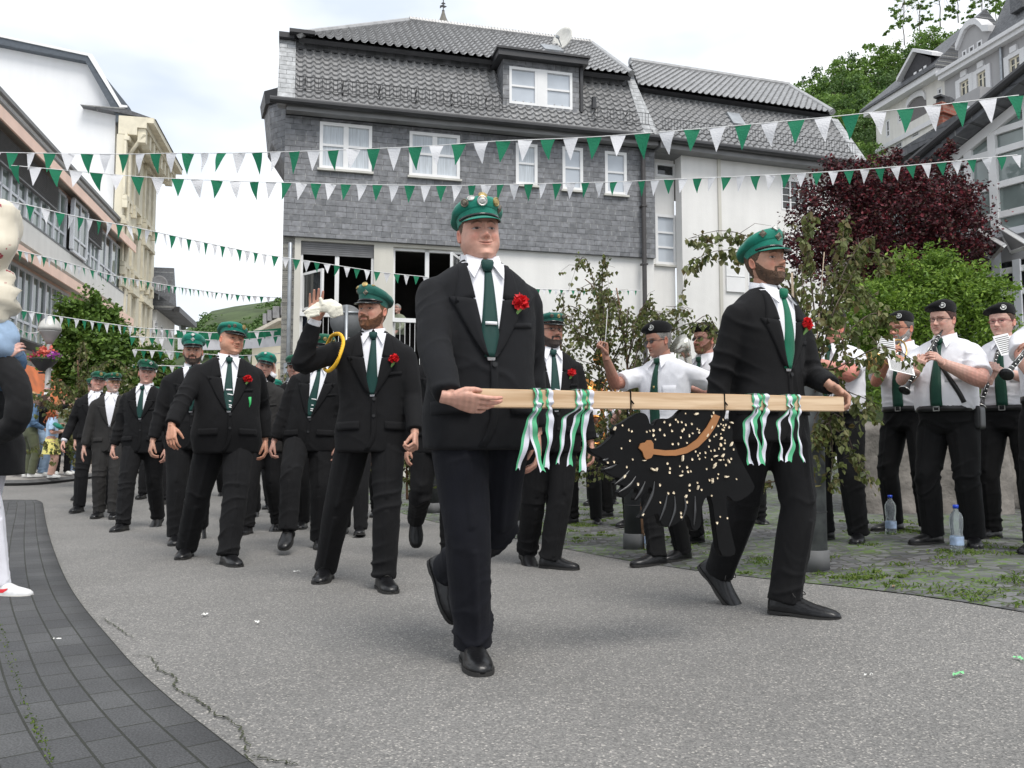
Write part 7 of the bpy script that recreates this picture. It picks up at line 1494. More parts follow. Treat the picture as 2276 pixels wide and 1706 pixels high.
 # ---- glasses
 if head.get('glasses'):
  gm_ = head['glasses']; gc = {'dark': mGlassF, 'red': mat('red_frame', (.25, .02, .05), .4), 'yellow': mat('yellow_frame', (.6, .35, .02), .4), 'sun': mGlassF}[gm_]; mb = MB(); a_ = np.linspace(0, 2*np.pi, 20)
  for sg in (-1, 1):
   pts = [HT(sg*(.135+.085*np.sign(math.cos(t))*abs(math.cos(t))**.7), -.372-.0*math.sin(t), .492+.050*np.sign(math.sin(t))*abs(math.sin(t))**.7) for t in a_]; mb.tube(pts, .0017*s, 5)
   mb.tube([HT(sg*.222, -.365, .505), HT(sg*.315, -.25, .505), HT(sg*.335, .02, .50)], .0022*s, 5)
  mb.tube([HT(-.05, -.372, .51), HT(0, -.385, .518), HT(.05, -.372, .51)], .0017*s, 5); gg = mb.build('glasses', gc, rt, True)
  if gm_ == 'sun':
   for sg in (-1, 1): mb = MB(); mb.add([HT(sg*(.135+.082*math.cos(t)), -.371, .492+.047*math.sin(t)) for t in a_[:-1]], [list(range(19))]); mb.build('lens', mLens, gg)
 # ---- headgear
 co = dict(capopt or {})
 if cap == 'cap':
  cm = co.get('m', mCapG); tp = co.get('tilt', .10); sq = co.get('side', 0.); zb0 = .675; a_ = np.linspace(0, 2*np.pi, 56, endpoint=False); sa_, ca_ = np.sin(a_), np.cos(a_)   # a=0 front
  def ring(kx, zf, zbk, ky=None, yo=0., nz_=0., k2=0.):
   z_ = (zf+zbk)/2+(zf-zbk)/2*ca_; ky = ky or kx; w_ = 1+nz_*np.sin(a_*5+seed)+nz_*.6*np.sin(a_*9+2); return HT(sa_*.345*kx*w_+sq*.0, -ca_*.405*ky*w_+.02+yo, z_+sq*sa_)
  fz = co.get('front', 1.); bb = [ring(1.0, zb0, .56), ring(1.03, zb0+.10*fz, .64), ring(1.05, zb0+.16*fz, .68)]
  mb = MB(); mb.loft(bb, False); bnd = mb.build('cap_band', co.get('band', cm), rt, True)
  cr_ = [ring(1.05, zb0+.155*fz, .70), ring(1.14, zb0+.19*fz, .69, 1.12, .02, .01), ring(1.28, zb0+.25*fz, .655, 1.26, .06, .02), ring(1.30, zb0+.31*fz, .72, 1.28, .06, .03), ring(1.17, zb0+.365*fz, .82, 1.16, .05, .03), ring(.85, zb0+.385*fz, .90, .85, .04, .03), ring(.45, zb0+.375*fz, .96, .45, .02), ring(.05, zb0+.38*fz, 1.03, .05)]
  mb = MB(); mb.loft(cr_); crn = mb.build('cap', cm, rt, True)
  V = []; av = np.linspace(-1.15, 1.15, 17); nrw = 6
  for i in range(nrw):
   t_ = i/(nrw-1); ext = (.24*np.cos(av*1.30)**.8)*t_; k0 = 1.0+0*ext
   V.append(HT(np.sin(av)*(.345+ext*.55), -np.cos(av)*(.405+ext)+.02, zb0+.012-.02*(1-np.cos(av))*2-ext*.42-.03*t_*t_*0))
  V = np.array(V); V2 = V-(R_@np.array([0, 0, .010*hs*4]))*.35; vv_ = np.concatenate([V.reshape(-1, 3), V2.reshape(-1, 3)]); n1 = nrw*17; F = []
  for i in range(nrw-1):
   for j in range(16): k = i*17+j; F += [[k, k+1, k+18, k+17], [n1+k+17, n1+k+18, n1+k+1, n1+k]]
  e0 = (nrw-1)*17; F += [[e0+j, e0+j+1, n1+e0+j+1, n1+e0+j] for j in range(16)]
  vz = mesh_obj('visor', vv_, F, co.get('visor', mVis), rt, True)
  Vu = V2-(R_@np.array([0, 0, 1.]))*.0015*s; mesh_obj('visor_lining', Vu.reshape(-1, 3), [[i*17+j+17, i*17+j+18, i*17+j+1, i*17+j] for i in range(nrw-1) for j in range(16)], mVis, vz, True)
  mb = MB(); mb.tube([HT(np.sin(t)*.36, -np.cos(t)*.42+.02, zb0+.035-.03*(1-math.cos(t))) for t in np.linspace(-1.3, 1.3, 14)], .006*s, 6); mb.build('cap_strap', mVis, rt, True)
  V, F = [], []
  allv = np.concatenate([np.asarray(bb).reshape(-1, 3), np.asarray(cr_).reshape(-1, 3)]); lf_ = loft(bb, False); lg = loft(cr_, True); bv = BVHTree.FromPolygons(np.vstack([lf_[0], lg[0]]).tolist(), lf_[1]+[[k+len(lf_[0]) for k in f] for f in lg[1]])
  for bi, (az, el_, sz, kind) in enumerate(co.get('badges', [])):
   dr = R_@np.array([math.sin(az)*math.cos(el_), -math.cos(az)*math.cos(el_), math.sin(el_)]); c0 = HT(0, 0.02, zb0+.05); hit = bv.ray_cast(Vector(c0+dr*.6), Vector(-dr))
   if hit[0] is None: continue
   p_ = np.array(hit[0]); nn = np.array(hit[1]); nn = nn if np.dot(nn, dr) > 0 else -nn; up = nrm(np.array([0, 0, 1])-nn*nn[2]); rt_ = np.cross(up, nn); k_ = 4 if kind in 'dD' else 14; t_ = np.linspace(0, 2*np.pi, k_, endpoint=False); r0 = sz*s*.68
   mb = MB(); mb.loft([p_+nn*h_+np.outer(np.cos(t_)*r0*f_, rt_)+np.outer(np.sin(t_)*r0*f_, up) for h_, f_ in ((-.003*s, 1), (.003*s, 1), (.0045*s, .85), (.003*s, .7), (.0055*s, .4))]); mb.build('badge', {'g': mGold, 's': mSilver, 'd': mSilver, 'D': mBadge, 'b': mBadge}[kind], crn, False)
 elif cap == 'beret':
  sd2 = co.get('side', -1); a_ = np.linspace(0, 2*np.pi, 48, endpoint=False); sa_, ca_ = np.sin(a_), np.cos(a_)
  def ring(kx, z_, dx=0, dy=0, dz=0.): return HT(sa_*.345*kx+dx, -ca_*.415*kx+.02+dy, z_+dz*sa_*sd2*-1+.04*ca_)
  rr = [ring(1.0, .70), ring(1.035, .73), ring(1.04, .76), ring(1.16, .80, .04*sd2, .02, .02), ring(1.28, .83, .09*sd2, .03, .06), ring(1.24, .90, .10*sd2, .03, .08), ring(1.0, .97, .08*sd2, .02, .09), ring(.6, 1.02, .04*sd2, 0, .07), ring(.1, 1.05, 0)]
  mb = MB(); mb.loft(rr); br_ = mb.build('beret', mBeret, rt, True); dr = R_@np.array([-.55*sd2, -.9, .34]);
  V, F = loft(rr); bv = BVHTree.FromPolygons(V.tolist(), F); c0 = HT(0, 0, .78); hit = bv.ray_cast(Vector(c0+dr*.5), Vector(-dr))
  if hit[0] is not None:
   p_ = np.array(hit[0]); nn = nrm(dr); up = nrm(np.array([0, 0, 1])-nn*nn[2]); rt_ = np.cross(up, nn); t_ = np.linspace(0, 2*np.pi, 16, endpoint=False)
   for r0, h0, m_ in ((.022*s, .003*s, mSilver), (.016*s, .005*s, mBlk), (.009*s, .007*s, mSilver)): mb = MB(); mb.loft([p_+nn*h_+np.outer(np.cos(t_)*r0, rt_)+np.outer(np.sin(t_)*r0, up) for h_ in (-.006*s, h0)]); mb.build('badge', m_, br_)
 return dict(root=rt, wr=wr, el=el, sh=sh, HT=HT, R=R_, sp=sp, s=s, fy=fy, base=np.array(base), yaw=yaw)
def loc2(base, yaw, pw):
 """world point -> local"""
 d = np.asarray(pw)-np.asarray(base); c, s_ = math.cos(yaw), math.sin(yaw); return np.array([c*d[0]+s_*d[1], -s_*d[0]+c*d[1], d[2]])
def wld(base, yaw, pl):
 c, s_ = math.cos(yaw), math.sin(yaw); return np.asarray(base)+np.array([c*pl[0]-s_*pl[1], s_*pl[0]+c*pl[1], pl[2]])
def ldir(yaw, d): c, s_ = math.cos(yaw), math.sin(yaw); return np.array([c*d[0]+s_*d[1], -s_*d[0]+c*d[1], d[2]])
def arm_px(base, yaw, H, px, py, Y):
 """wrist target in the (l, f, z)/s convention from a pixel and depth"""
 q_ = loc2(base, yaw, P(px, py, Y)); s = H/1.8; return (q_[0]/s, -q_[1]/s, q_[2]/s)
def leg_px(base, yaw, H, px, py, Y, side, pitch, fyaw):
 """ankle target from pixel+depth"""
 q_ = loc2(base, yaw, P(px, py, Y)); s = H/1.8; return (q_[0]-(-.09 if side == 0 else .09)*s, -q_[1], q_[2]-.085*s, pitch, fyaw)
def base_at(px, Y, dz=0.): x = (px-CX)/FPX*Y; return (x, Y, float(G(x, Y))+dz)
# the marching men
GM = 'men marching in green caps and dark suits'
def leg_g(base, yaw, H, px, Y, side, fyaw, pitch=0., z=0.):
 s = H/1.8; x = (px-CX)/FPX*Y; q_ = loc2(base, yaw, (x, Y, float(G(x, Y)))); return (q_[0]-(-.09 if side == 0 else .09)*s, -q_[1], q_[2]+z, pitch, fyaw)
bA = base_at(1066, 3.42); yA = R(16); HA = 1.855
YB_L = 3.06   # depth of the beam's left end
A = person('clean-shaven stout man in green cap carrying the left end of the wooden beam', bA, HA, yA,
 legs=(leg_g(bA, yA, HA, 1052, 3.40, 0, R(-4)), leg_px(bA, yA, HA, 1000, 1262, 3.86, 1, R(-62), R(32))),
 arms=(arm_px(bA, yA, HA, 998, 884, 3.02), (.25, -.06, .87)), elbow=((-.75, -.55, -.2), None),
 head=dict(skin=(.62, .35, .27), fat=.75, jaw=1.04, haircol=(.12, .075, .045), hair=.012, hl=.84, w=1.03, eyes=.85, smile=.4, nose=1.05, gaze=.6, size=.93, h=1.10, dz=-.018),
 head_pose=(R(2), R(4), R(-4)), fat=.55, q=2, suit=mSuit2, trousers=mNavy, lace=True, wide=1.05, extras=('clip',), vbtn=1.13, group=GM,
 hands=(dict(d=ldir(yA, (.95, .10, -.22)), n=ldir(yA, (.05, .80, .55)), curl=((.12, .2, .2), (.2, .35, .3), (.3, .5, .4), (.4, .6, .5)), thumb=(.75, .5, .3), spread=.03, tc=.8), dict(curl=.5)),
 capopt=dict(m=mCapG, front=.92, visor=mCapG, badges=[(-.05, .42, .030, 's'), (.0, .62, .026, 'g'), (-.75, .42, .024, 'b'), (-.5, .6, .022, 's'), (.6, .45, .027, 'g'), (.95, .30, .027, 'D')]))
bB = base_at(1708, 4.25); yB = R(30); HB = 1.88; YB_R = 4.02
B = person('bearded young man in green cap carrying the right end of the wooden beam', bB, HB, yB,
 legs=(leg_px(bB, yB, HB, 1600, 1262, 4.6, 0, R(-48), R(20)), leg_g(bB, yB, HB, 1735, 4.22, 1, R(18))),
 arms=((-.27, -.10, .87), arm_px(bB, yB, HB, 1848, 858, YB_R+.03)), elbow=(None, (.6, -.7, -.3)),
 head=dict(skin=(.50, .28, .20), haircol=(.10, .06, .035), hair=.012, hl=.80, beard=.035, beardcol=(.11, .06, .035), stubble=.6, w=.98, jaw=1.0, eyes=.8, nose=1.0, gaze=.3),
 head_pose=(R(0), R(7), R(-2)), fat=.05, q=2, suit=mSuit, lace=True, tiem=mTieB, extras=(), vbtn=1.13, group=GM, shoelong=1.15, wide=1.02,
 hands=(dict(curl=.5), dict(d=ldir(yB, (.62, -.35, -.62)), n=ldir(yB, (-.72, -.1, -.68)), curl=((.9, .9, .5), (1.0, 1.0, .5), (1.0, 1.0, .6), (1.0, 1.0, .6)), thumb=(.35, .9, .2))),
 capopt=dict(m=mCapG, front=1.1, visor=mCapG, badges=[(.0, .36, .030, 'D'), (-.1, .66, .030, 'd'), (-.75, .5, .028, 'D'), (.5, .5, .026, 'D')]))
bC = base_at(828, 5.30); yC = R(8); HC_ = 1.83
C = person('bearded man with yellow shoulder cord waving a folded white glove', bC, HC_, yC,
 legs=(leg_g(bC, yC, HC_, 730, 5.55, 0, R(-8)), leg_g(bC, yC, HC_, 857, 5.18, 1, R(14))),
 arms=(arm_px(bC, yC, HC_, 700, 714, 5.02), arm_px(bC, yC, HC_, 922, 962, 5.12)), elbow=((-.6, .1, -.9), None),
 head=dict(skin=(.55, .30, .22), haircol=(.16, .085, .04), hair=.014, beard=.05, beardcol=(.17, .07, .03), stubble=.7, w=1.0, jaw=1.04, eyes=.75, nose=1.05, gaze=-.3, fat=.2),
 head_pose=(R(-34), R(2), R(2)), fat=.18, q=2, suit=mSuit, lace=True, vbtn=1.13, group=GM, wide=1.10, extras=(),
 hands=(dict(d=ldir(yC, (.02, .0, 1)), n=ldir(yC, (.35, -.93, 0)), curl=((.1, .15, .1), (.12, .2, .1), (.15, .2, .1), (.25, .2, .1)), thumb=(.7, .6, .6), spread=.06, cuff=.012), dict(curl=1.15, thumb=(.8, .2, .7))),
 capopt=dict(m=mCapT, front=1.15, side=-.03, badges=[(.1, .36, .026, 'D'), (.0, .72, .026, 'g'), (-.6, .60, .018, 'g'), (-.9, .48, .016, 'b'), (.55, .72, .016, 'g')]))
bD = base_at(504, 6.55); yD = R(22); HD = 1.81
D_ = person('smiling round-faced man with striped green tie striding in front on the left', bD, HD, yD,
 legs=(leg_g(bD, yD, HD, 424, 6.72, 0, R(-14)), leg_g(bD, yD, HD, 515, 6.28, 1, R(16))),
 arms=((-.42, .36, .93), (.30, -.12, .90)), elbow=((-.8, -.3, -.2), None),
 head=dict(skin=(.60, .31, .21), haircol=(.2, .15, .1), hair=0, scalp=.15, fat=.8, jaw=1.08, w=1.03, smile=.68, eyes=.62, nose=1., hl=.86, stubble=.12, size=1.0),
 head_pose=(R(24), R(2), R(8)), fat=.85, q=2, vbtn=1.10, group=GM, wide=1.16, extras=('clip', 'emblem', 'sprig'),
 hands=(dict(d=ldir(yD, (.15, -.35, -.9)), n=ldir(yD, (.2, .9, -.3)), curl=.5, thumb=(.6, .6, .5)), dict(curl=.6)), lace=True,
 capopt=dict(m=mCapG, front=.85, side=-.06, badges=[(.35, .40, .028, 'g'), (.9, .35, .022, 'b'), (-.4, .35, .02, 'b'), (-.8, .3, .02, 'b')]))
E = person('tall bearded man in bright green cap half hidden behind the smiling man', base_at(425, 7.8), 1.87, R(18), legs=((0, .12, 0, 0, 0), (0, -.35, .05, R(-40), 0)), head=dict(skin=(.5, .28, .2), haircol=(.05, .03, .02), beard=.04, stubble=.5), fat=.3, q=1, group=GM, wide=1.04, vbtn=1.12, lace=True,
 capopt=dict(m=mCapG, front=1.15, badges=[(.0, .35, .028, 'd'), (.0, .62, .028, 'd')]), arms=((-.30, .10, .87), None), hands=(dict(curl=.7), None))
F_ = person('grey-haired man in black suit looking down the street between two green caps', base_at(322, 9.2), 1.79, R(5), legs=((0, .28, 0, 0, R(-8)), (0, -.25, .03, R(-25), 0)), head=dict(skin=(.58, .33, .26), haircol=(.25, .24, .23), smile=.3, eyes=.6, fat=.3), head_pose=(R(18), 0, R(3)), fat=.35, q=1, group=GM, wide=1.06, arms=((-.30, .05, .87), None), hands=(dict(curl=.9), None),
 capopt=dict(m=mCapD, front=1., side=-.05, badges=[(.3, .4, .03, 'd'), (.8, .5, .02, 'b'), (-.2, .6, .02, 'b')]), carn=False)
G_ = person('older man with yellow-armed glasses in grey suit and open white shirt', base_at(247, 10.6), 1.78, R(18), legs=((0, .05, 0, 0, R(-10)), (0, .20, 0, 0, R(8))), head=dict(skin=(.55, .33, .26), haircol=(.42, .41, .40), stubble=.25, beardcol=(.5, .5, .48), glasses='yellow', smile=.1), head_pose=(R(28), R(2), 0), q=1, group=GM, suit=mSuitG, tie=False, carn=False, vbtn=1.12, wide=1.02, fat=.05,
 arms=((-.29, .06, .85), (.3, -.1, .88)), hands=(dict(curl=.25), None), capopt=dict(m=mCapD, front=.8, badges=[(.1, .32, .028, 'g'), (-.5, .35, .02, 'b')]))
H_ = person('laughing man in black suit at the far left edge of the column', base_at(212, 11.4), 1.84, R(10), legs=((0, .22, 0, 0, R(-6)), (0, -.2, .02, R(-20), 0)), head=dict(skin=(.60, .34, .27), haircol=(.15, .1, .08), smile=1.0, eyes=.5, fat=.3), head_pose=(R(20), R(2), R(8)), q=1, group=GM, tie=False, carn=False, wide=1.04, fat=.1,
 arms=((-.33, .12, .90), None), hands=(dict(curl=.5, cuff=.015), None), capopt=dict(m=mCapD, front=1., badges=[(.1, .4, .03, 'g'), (0, .7, .03, 'b')]))
I_ = person('man whose green cap shows behind the laughing man', base_at(208, 13.2), 1.86, R(6), legs=((0, .2, 0, 0, 0), (0, -.2, 0, 0, 0)), head=dict(skin=(.55, .32, .25)), q=0, group=GM, carn=False, capopt=dict(m=mCapD))
K_ = person('man in dark grey suit walking close behind the smiling man', base_at(592, 8.8), 1.82, R(-4), legs=((0, .22, 0, 0, 0), (0, -.15, .02, R(-20), 0)), head=dict(skin=(.55, .32, .25), haircol=(.2, .2, .2)), head_pose=(R(25), 0, R(12)), q=1, group=GM, suit=mSuitG, trousers=mSuit, carn=False, fat=.4, arms=((-.28, .05, .85), (.3, .1, .88)), hands=(dict(curl=.5), dict(curl=.5)), lean=(-.06, 0), capopt=dict(m=mCapG, front=1.1, badges=[(-.3, .6, .02, 's'), (.3, .5, .02, 'D')]))
bL = base_at(655, 9.1); L2 = person('man in the column raising his open right hand beside the corner pillar', bL, 1.84, R(5), legs=((0, .1, 0, 0, 0), (0, -.1, 0, 0, 0)), head=dict(skin=(.55, .32, .25)), q=1, group=GM, carn=False, arms=(arm_px(bL, R(5), 1.84, 607, 832, 8.8), None), elbow=((-.7, .1, -.8), None), hands=(dict(d=ldir(R(5), (-.3, 0, .95)), n=ldir(R(5), (.2, -.97, .1)), curl=.2, spread=.08, cuff=.02), None), capopt=dict(m=mCapD, front=1., badges=[(.1, .5, .028, 'g')]))
bM = base_at(690, 7.35); M2 = person('man in black suit with decorated dark green cap behind the waving arm', bM, 1.83, R(4), legs=(leg_px(bM, R(4), 1.83, 640, 1172, 6.95, 0, R(-22), 0), (0, .0, 0, 0, R(14))), head=dict(skin=(.5, .28, .22), haircol=(.1, .08, .06), smile=.3), head_pose=(R(14), R(-6), R(5)), fat=.4, q=1, group=GM, wide=1.06, extras=('emblem',), carn=False, lean=(.08, 0), arms=((-.30, .08, .84), None), hands=(dict(curl=.8), None), vbtn=1.08, lace=True,
 capopt=dict(m=mCapD, front=1., badges=[(.0, .35, .024, 'g'), (.5, .35, .022, 'g'), (-.5, .4, .022, 'b'), (.9, .3, .02, 'g')]))
bN = base_at(1220, 6.15); yN = R(14); N2 = person('bearded man with glasses and striped tie just right of the first beam carrier', bN, 1.82, yN, legs=((-.02, -.2, .02, R(-18), 0), leg_g(bN, yN, 1.82, 1222, 6.08, 1, R(44))), head=dict(skin=(.50, .27, .20), haircol=(.05, .035, .03), beard=.045, beardcol=(.05, .035, .03), stubble=.6, glasses='dark', fat=.5, jaw=1.05), head_pose=(R(14), 0, 0), fat=.6, q=2, group=GM, wide=1.05, extras=('emblem', 'sprig'), vbtn=1.08, lace=True, arms=((-.28, .05, .86), (.30, .05, .86)),
 capopt=dict(m=mCapT, front=.75, badges=[(.1, .3, .02, 'g'), (.5, .3, .02, 'b'), (-.4, .3, .02, 'b'), (.9, .3, .02, 'b'), (.2, .6, .02, 's')]))
bO = base_at(975, 6.55); O2 = person('man mostly hidden behind the first beam carrier, one polished shoe lifted', bO, 1.80, R(4), legs=(leg_px(bO, R(4), 1.8, 925, 1150, 6.85, 0, R(-62), R(6)), (0, .1, 0, 0, 0)), head=dict(), q=1, group=GM, carn=False)
P2 = person('man hidden behind the waving man, only his legs showing', base_at(785, 8.6), 1.74, R(4), legs=((0, -.1, 0, 0, 0), (.03, .25, 0, R(8), 0)), head=dict(), q=0, group=GM, carn=False)
for px, Y, lab, hh, yw in ((700, 10.2, 'man far back in the column showing the sole of one shoe', 1.74, 3), (610, 11.5, 'man far back in the column between the grey-suited man and the pillar', 1.74, 0), (545, 10.4, 'man in the middle of the column behind the smiling man', 1.74, 4), (395, 12.5, 'man far back in the column behind the tall bearded man', 1.76, 5), (475, 13.5, 'rearmost man of the column behind the smiling man', 1.75, 2), (345, 13.4, 'rearmost man of the column behind the grey-haired man', 1.72, 6), (850, 10.5, 'man far back in the column behind the waving man', 1.72, 2)):
 x = 1 if int(px) % 2 else -1; sm = .3+.1*(px % 3)
 person(lab, base_at(px, Y), hh, R(yw), legs=((0, .2*x, 0, 0, R(-6)), (0, -.25*x, .02, R(-22) if x > 0 else 0, R(6))), head=dict(skin=(.55, .31, .24), smile=.4), q=0, group=GM, carn=False, fat=.3*(px % 2), capopt=dict(m=[mCapG, mCapD][px % 2], badges=[(.1, .4, .03, 's')]))
# beam, ribbons, eagle
pL = P(1030, 884, YB_L-.02); pR = P(1868, 898, YB_R-.06)
mWood, n, b_ = new_mat('pine_wood'); l = n.links; tc = nd(n, 'ShaderNodeTexCoord'); mpn = nd(n, 'ShaderNodeMapping'); mpn.inputs['Scale'].default_value = (1.1, 14, 26); l.new(tc.outputs['Object'], mpn.inputs['Vector'])
nw = nd(n, 'ShaderNodeTexNoise'); nw.inputs['Scale'].default_value = 1.6; nw.inputs['Detail'].default_value = 5; nw.inputs['Distortion'].default_value = .6; l.new(mpn.outputs[0], nw.inputs['Vector'])
r_ = nd(n, 'ShaderNodeValToRGB'); e = r_.color_ramp.elements; e[0].position = .35; e[0].color = (.50, .33, .19, 1); e[1].position = .62; e[1].color = (.72, .54, .36, 1); l.new(nw.outputs['Fac'], r_.inputs['Fac'])
vk = nd(n, 'ShaderNodeTexVoronoi'); vk.inputs['Scale'].default_value = 4.2; l.new(tc.outputs['Object'], vk.inputs['Vector']); rk = nd(n, 'ShaderNodeValToRGB'); e = rk.color_ramp.elements; e[0].position = .03; e[0].color = (.28, .14, .06, 1); e[1].position = .07; e[1].color = (1, 1, 1, 1); l.new(vk.outputs['Distance'], rk.inputs['Fac'])
mu = nd(n, 'ShaderNodeMix', data_type='RGBA', blend_type='MULTIPLY'); mu.inputs[0].default_value = 1; l.new(r_.outputs[0], mu.inputs[6]); l.new(rk.outputs[0], mu.inputs[7]); l.new(mu.outputs[2], b_.inputs['Base Color']); b_.inputs['Roughness'].default_value = .6
bd_ = pR-pL; BL = np.linalg.norm(bd_); bx = nrm(bd_); bh = .068/2
import bmesh
bm = bmesh.new(); bmesh.ops.create_cube(bm, size=1.0); bmesh.ops.scale(bm, vec=(BL, .045, .068), verts=bm.verts); bmesh.ops.bevel(bm, geom=bm.edges[:], offset=.003, segments=2, affect='EDGES'); me = bpy.data.meshes.new('wooden_beam'); bm.to_mesh(me); bm.free(); me.materials.append(mWood)
beam = bpy.data.objects.new('wooden_beam', me); col.objects.link(beam); mid = (pL+pR)/2; beam.location = tuple(mid)
bz = nrm(np.array([0, 0, 1])-bx*bx[2]); by = np.cross(bz, bx); RB = np.stack([bx, by, bz], 1); beam.rotation_euler = Matrix(RB.tolist()).to_euler()
tag(beam, 'light pine beam carried between the two front men, black eagle hanging from it', 'beam')
def onbeam(px, up=0., fw=0.):
 """point on the beam axis seen at pixel column px"""
 lo, hi = 0., 1.
 for _ in range(40):
  t_ = (lo+hi)/2; q_ = pL+bd_*t_; x = CX+FPX*q_[0]/(q_[1]*math.cos(PITCH)+(q_[2]-CAMH)*math.sin(PITCH))
  if x < px: lo = t_
  else: hi = t_
 return q_+bz*up+by*fw
cx_ = lambda L_: [(1300+x*.2051, 860+y*.2051) for x, y in L_]
outl = cx_([(20, 635), (60, 668), (120, 665), (180, 630), (300, 520), (285, 470), (330, 410), (380, 392), (520, 300), (590, 275), (640, 290), (670, 330), (690, 410), (730, 418), (750, 360), (800, 338), (900, 345), (960, 320), (1010, 260), (1070, 222), (1150, 215), (1210, 198), (1260, 225), (1380, 262), (1460, 320), (1560, 390), (1590, 470), (1580, 560), (1620, 640), (1650, 740), (1740, 900), (1800, 1010), (1840, 1100), (1720, 1210), (1600, 1250), (1560, 1200), (1520, 1180), (1530, 1330), (1560, 1480), (1600, 1640), (1640, 1800), (1560, 1840), (1450, 1820), (1400, 1500), (1360, 1200), (1300, 1180), (1250, 1340), (1260, 1500), (1200, 1560), (1150, 1545), (1120, 1420), (1080, 1380), (1010, 1470), (900, 1520), (820, 1500), (790, 1400), (770, 1370), (660, 1420), (570, 1425), (620, 1370), (680, 1260), (720, 1120), (690, 1080), (640, 1150), (560, 1235), (520, 1225), (570, 1120), (520, 1080), (440, 1180), (390, 1200), (330, 1150), (420, 1080), (380, 1060), (300, 1055), (370, 990), (300, 975), (210, 930), (185, 890), (330, 835), (240, 860), (175, 800), (170, 770), (90, 740), (40, 700)])
e0, e1 = onbeam(1394), onbeam(1602); eu = nrm(e1-e0);
en = nrm(np.cross(np.array([0, 0, 1.]), eu)); eo = e0+en*.0
def on_eagle(px, py, dn=0.):
 r = ray(px, py); c = np.array([0, 0, CAMH]); q = eo+en*dn; t_ = np.dot(q-c, en)/np.dot(r, en); return c+r*t_
def to_el(p): d = p-eo; return (np.dot(d, eu), d[2])
eagle = empty('wooden_eagle', eo, math.atan2(eu[1], eu[0]), 'black wooden eagle riddled with shot holes hanging under the pine beam', 'wooden eagle')
sgn = 1 if np.dot(en, np.array([0, 1, 0])) > 0 else -1
pl = [to_el(on_eagle(*q)) for q in outl]
def smooth_poly(pl, k=2):
 pl = np.array(pl)
 for _ in range(k):
  nx = np.roll(pl, -1, 0); pl = np.stack([pl*.75+nx*.25, pl*.25+nx*.75], 1).reshape(-1, 2)
 return [tuple(p) for p in pl]
def board(name, pl, y0, y1, m, parent, bev=.004):
 bm = bmesh.new(); vs = [bm.verts.new((x, y0, z)) for x, z in pl]; f = bm.faces.new(vs); bmesh.ops.triangulate(bm, faces=[f]) if False else None
 r = bmesh.ops.extrude_face_region(bm, geom=[f]); vv = [g for g in r['geom'] if isinstance(g, bmesh.types.BMVert)]; bmesh.ops.translate(bm, vec=(0, y1-y0, 0), verts=vv)
 bmesh.ops.recalc_face_normals(bm, faces=bm.faces[:]); fr = [f for f in bm.faces if len(f.verts) > 4]
 if bev:
  ed = [e for f in fr for e in f.edges]; bmesh.ops.bevel(bm, geom=ed, offset=bev, segments=2, affect='EDGES')
 big = [f for f in bm.faces if len(f.verts) > 4]; bmesh.ops.triangulate(bm, faces=big)
 me = bpy.data.meshes.new(name); bm.to_mesh(me); bm.free(); me.materials.append(m); o = bpy.data.objects.new(name, me); link(o, parent); return o
mBlkP = mat('black_paint', (.004, .004, .0045), .55, .2, 6, bump=.1, bscale=18, spec=.15); mTan = mat('tan_paint', (.34, .145, .05), .55, .1, 8); mRaw = mat('raw_wood', (.80, .68, .50), .8, .2, 40)
board('body', smooth_poly(pl, 1), -.014, .014, mBlkP, eagle, .003)
cr3 = lambda L_: [to_el(on_eagle(*q)) for q in cx_(L_)]
board('wing_band', cr3([(560, 660), (580, 610), (630, 600), (650, 575), (690, 575), (715, 610), (718, 670), (850, 685), (960, 680), (1080, 645), (1190, 565), (1290, 440), (1370, 295), (1432, 318), (1390, 420), (1310, 540), (1200, 650), (1080, 715), (960, 742), (840, 742), (715, 728), (695, 765), (640, 785), (615, 750), (600, 700)]), -.020, -.0145, mTan, eagle, 0)
mb = MB()
for L_ in ([(540, 960), (470, 1060), (350, 1140)], [(640, 1020), (590, 1130), (530, 1220)], [(740, 1020), (710, 1180), (600, 1400)], [(880, 1160), (850, 1300), (800, 1440)], [(960, 1180), (960, 1340), (900, 1510)], [(330, 835), (260, 870), (190, 890)], [(240, 770), (200, 790), (175, 790)], [(470, 900), (400, 980), (310, 1050)], [(1060, 1180), (1080, 1300), (1040, 1440)], [(1180, 1180), (1180, 1340), (1170, 1500)]):
 pts = catmull([(x, -.0145, z) for x, z in cr3(L_)], 14); mb.tube(pts, np.concatenate([np.linspace(.001, .006, 7), np.linspace(.006, .002, 7)]), 6)
mb.build('feathers', mat('quill_highlight', (.035, .035, .037), .3, .2, 9, spec=.6), eagle, True)  # lighter grey paints the edge highlights onto the feather ridges
rs = np.random.RandomState(9); mb = MB(); mb2 = MB()
holes = [(385, 415), (455, 465), (487, 480), (468, 583), (378, 662), (232, 815), (300, 810), (500, 782), (437, 865), (650, 485), (683, 475), (722, 470), (722, 520), (742, 568), (792, 463), (838, 380), (898, 410), (920, 475), (840, 520), (1017, 545), (930, 617), (992, 615), (878, 827), (903, 880), (903, 925), (798, 1060), (560, 1048), (803, 1247), (890, 1148), (947, 1143), (1093, 1245), (1030, 1360), (1033, 1403), (1453, 1400), (1530, 1415), (1418, 1468), (1117, 1060), (1120, 1118), (1203, 1035), (960, 355), (985, 375), (1025, 380), (1070, 408), (1135, 400), (1110, 525), (1145, 500), (1050, 455), (1032, 475), (1330, 575), (1495, 577), (1455, 632), (1590, 675), (1565, 775), (1355, 785), (1475, 415), (1480, 465), (1215, 490), (1085, 603), (1180, 697), (1225, 715), (1205, 740), (1145, 780), (1090, 870), (1040, 912), (1100, 915), (1010, 855), (1130, 912), (1300, 885)]
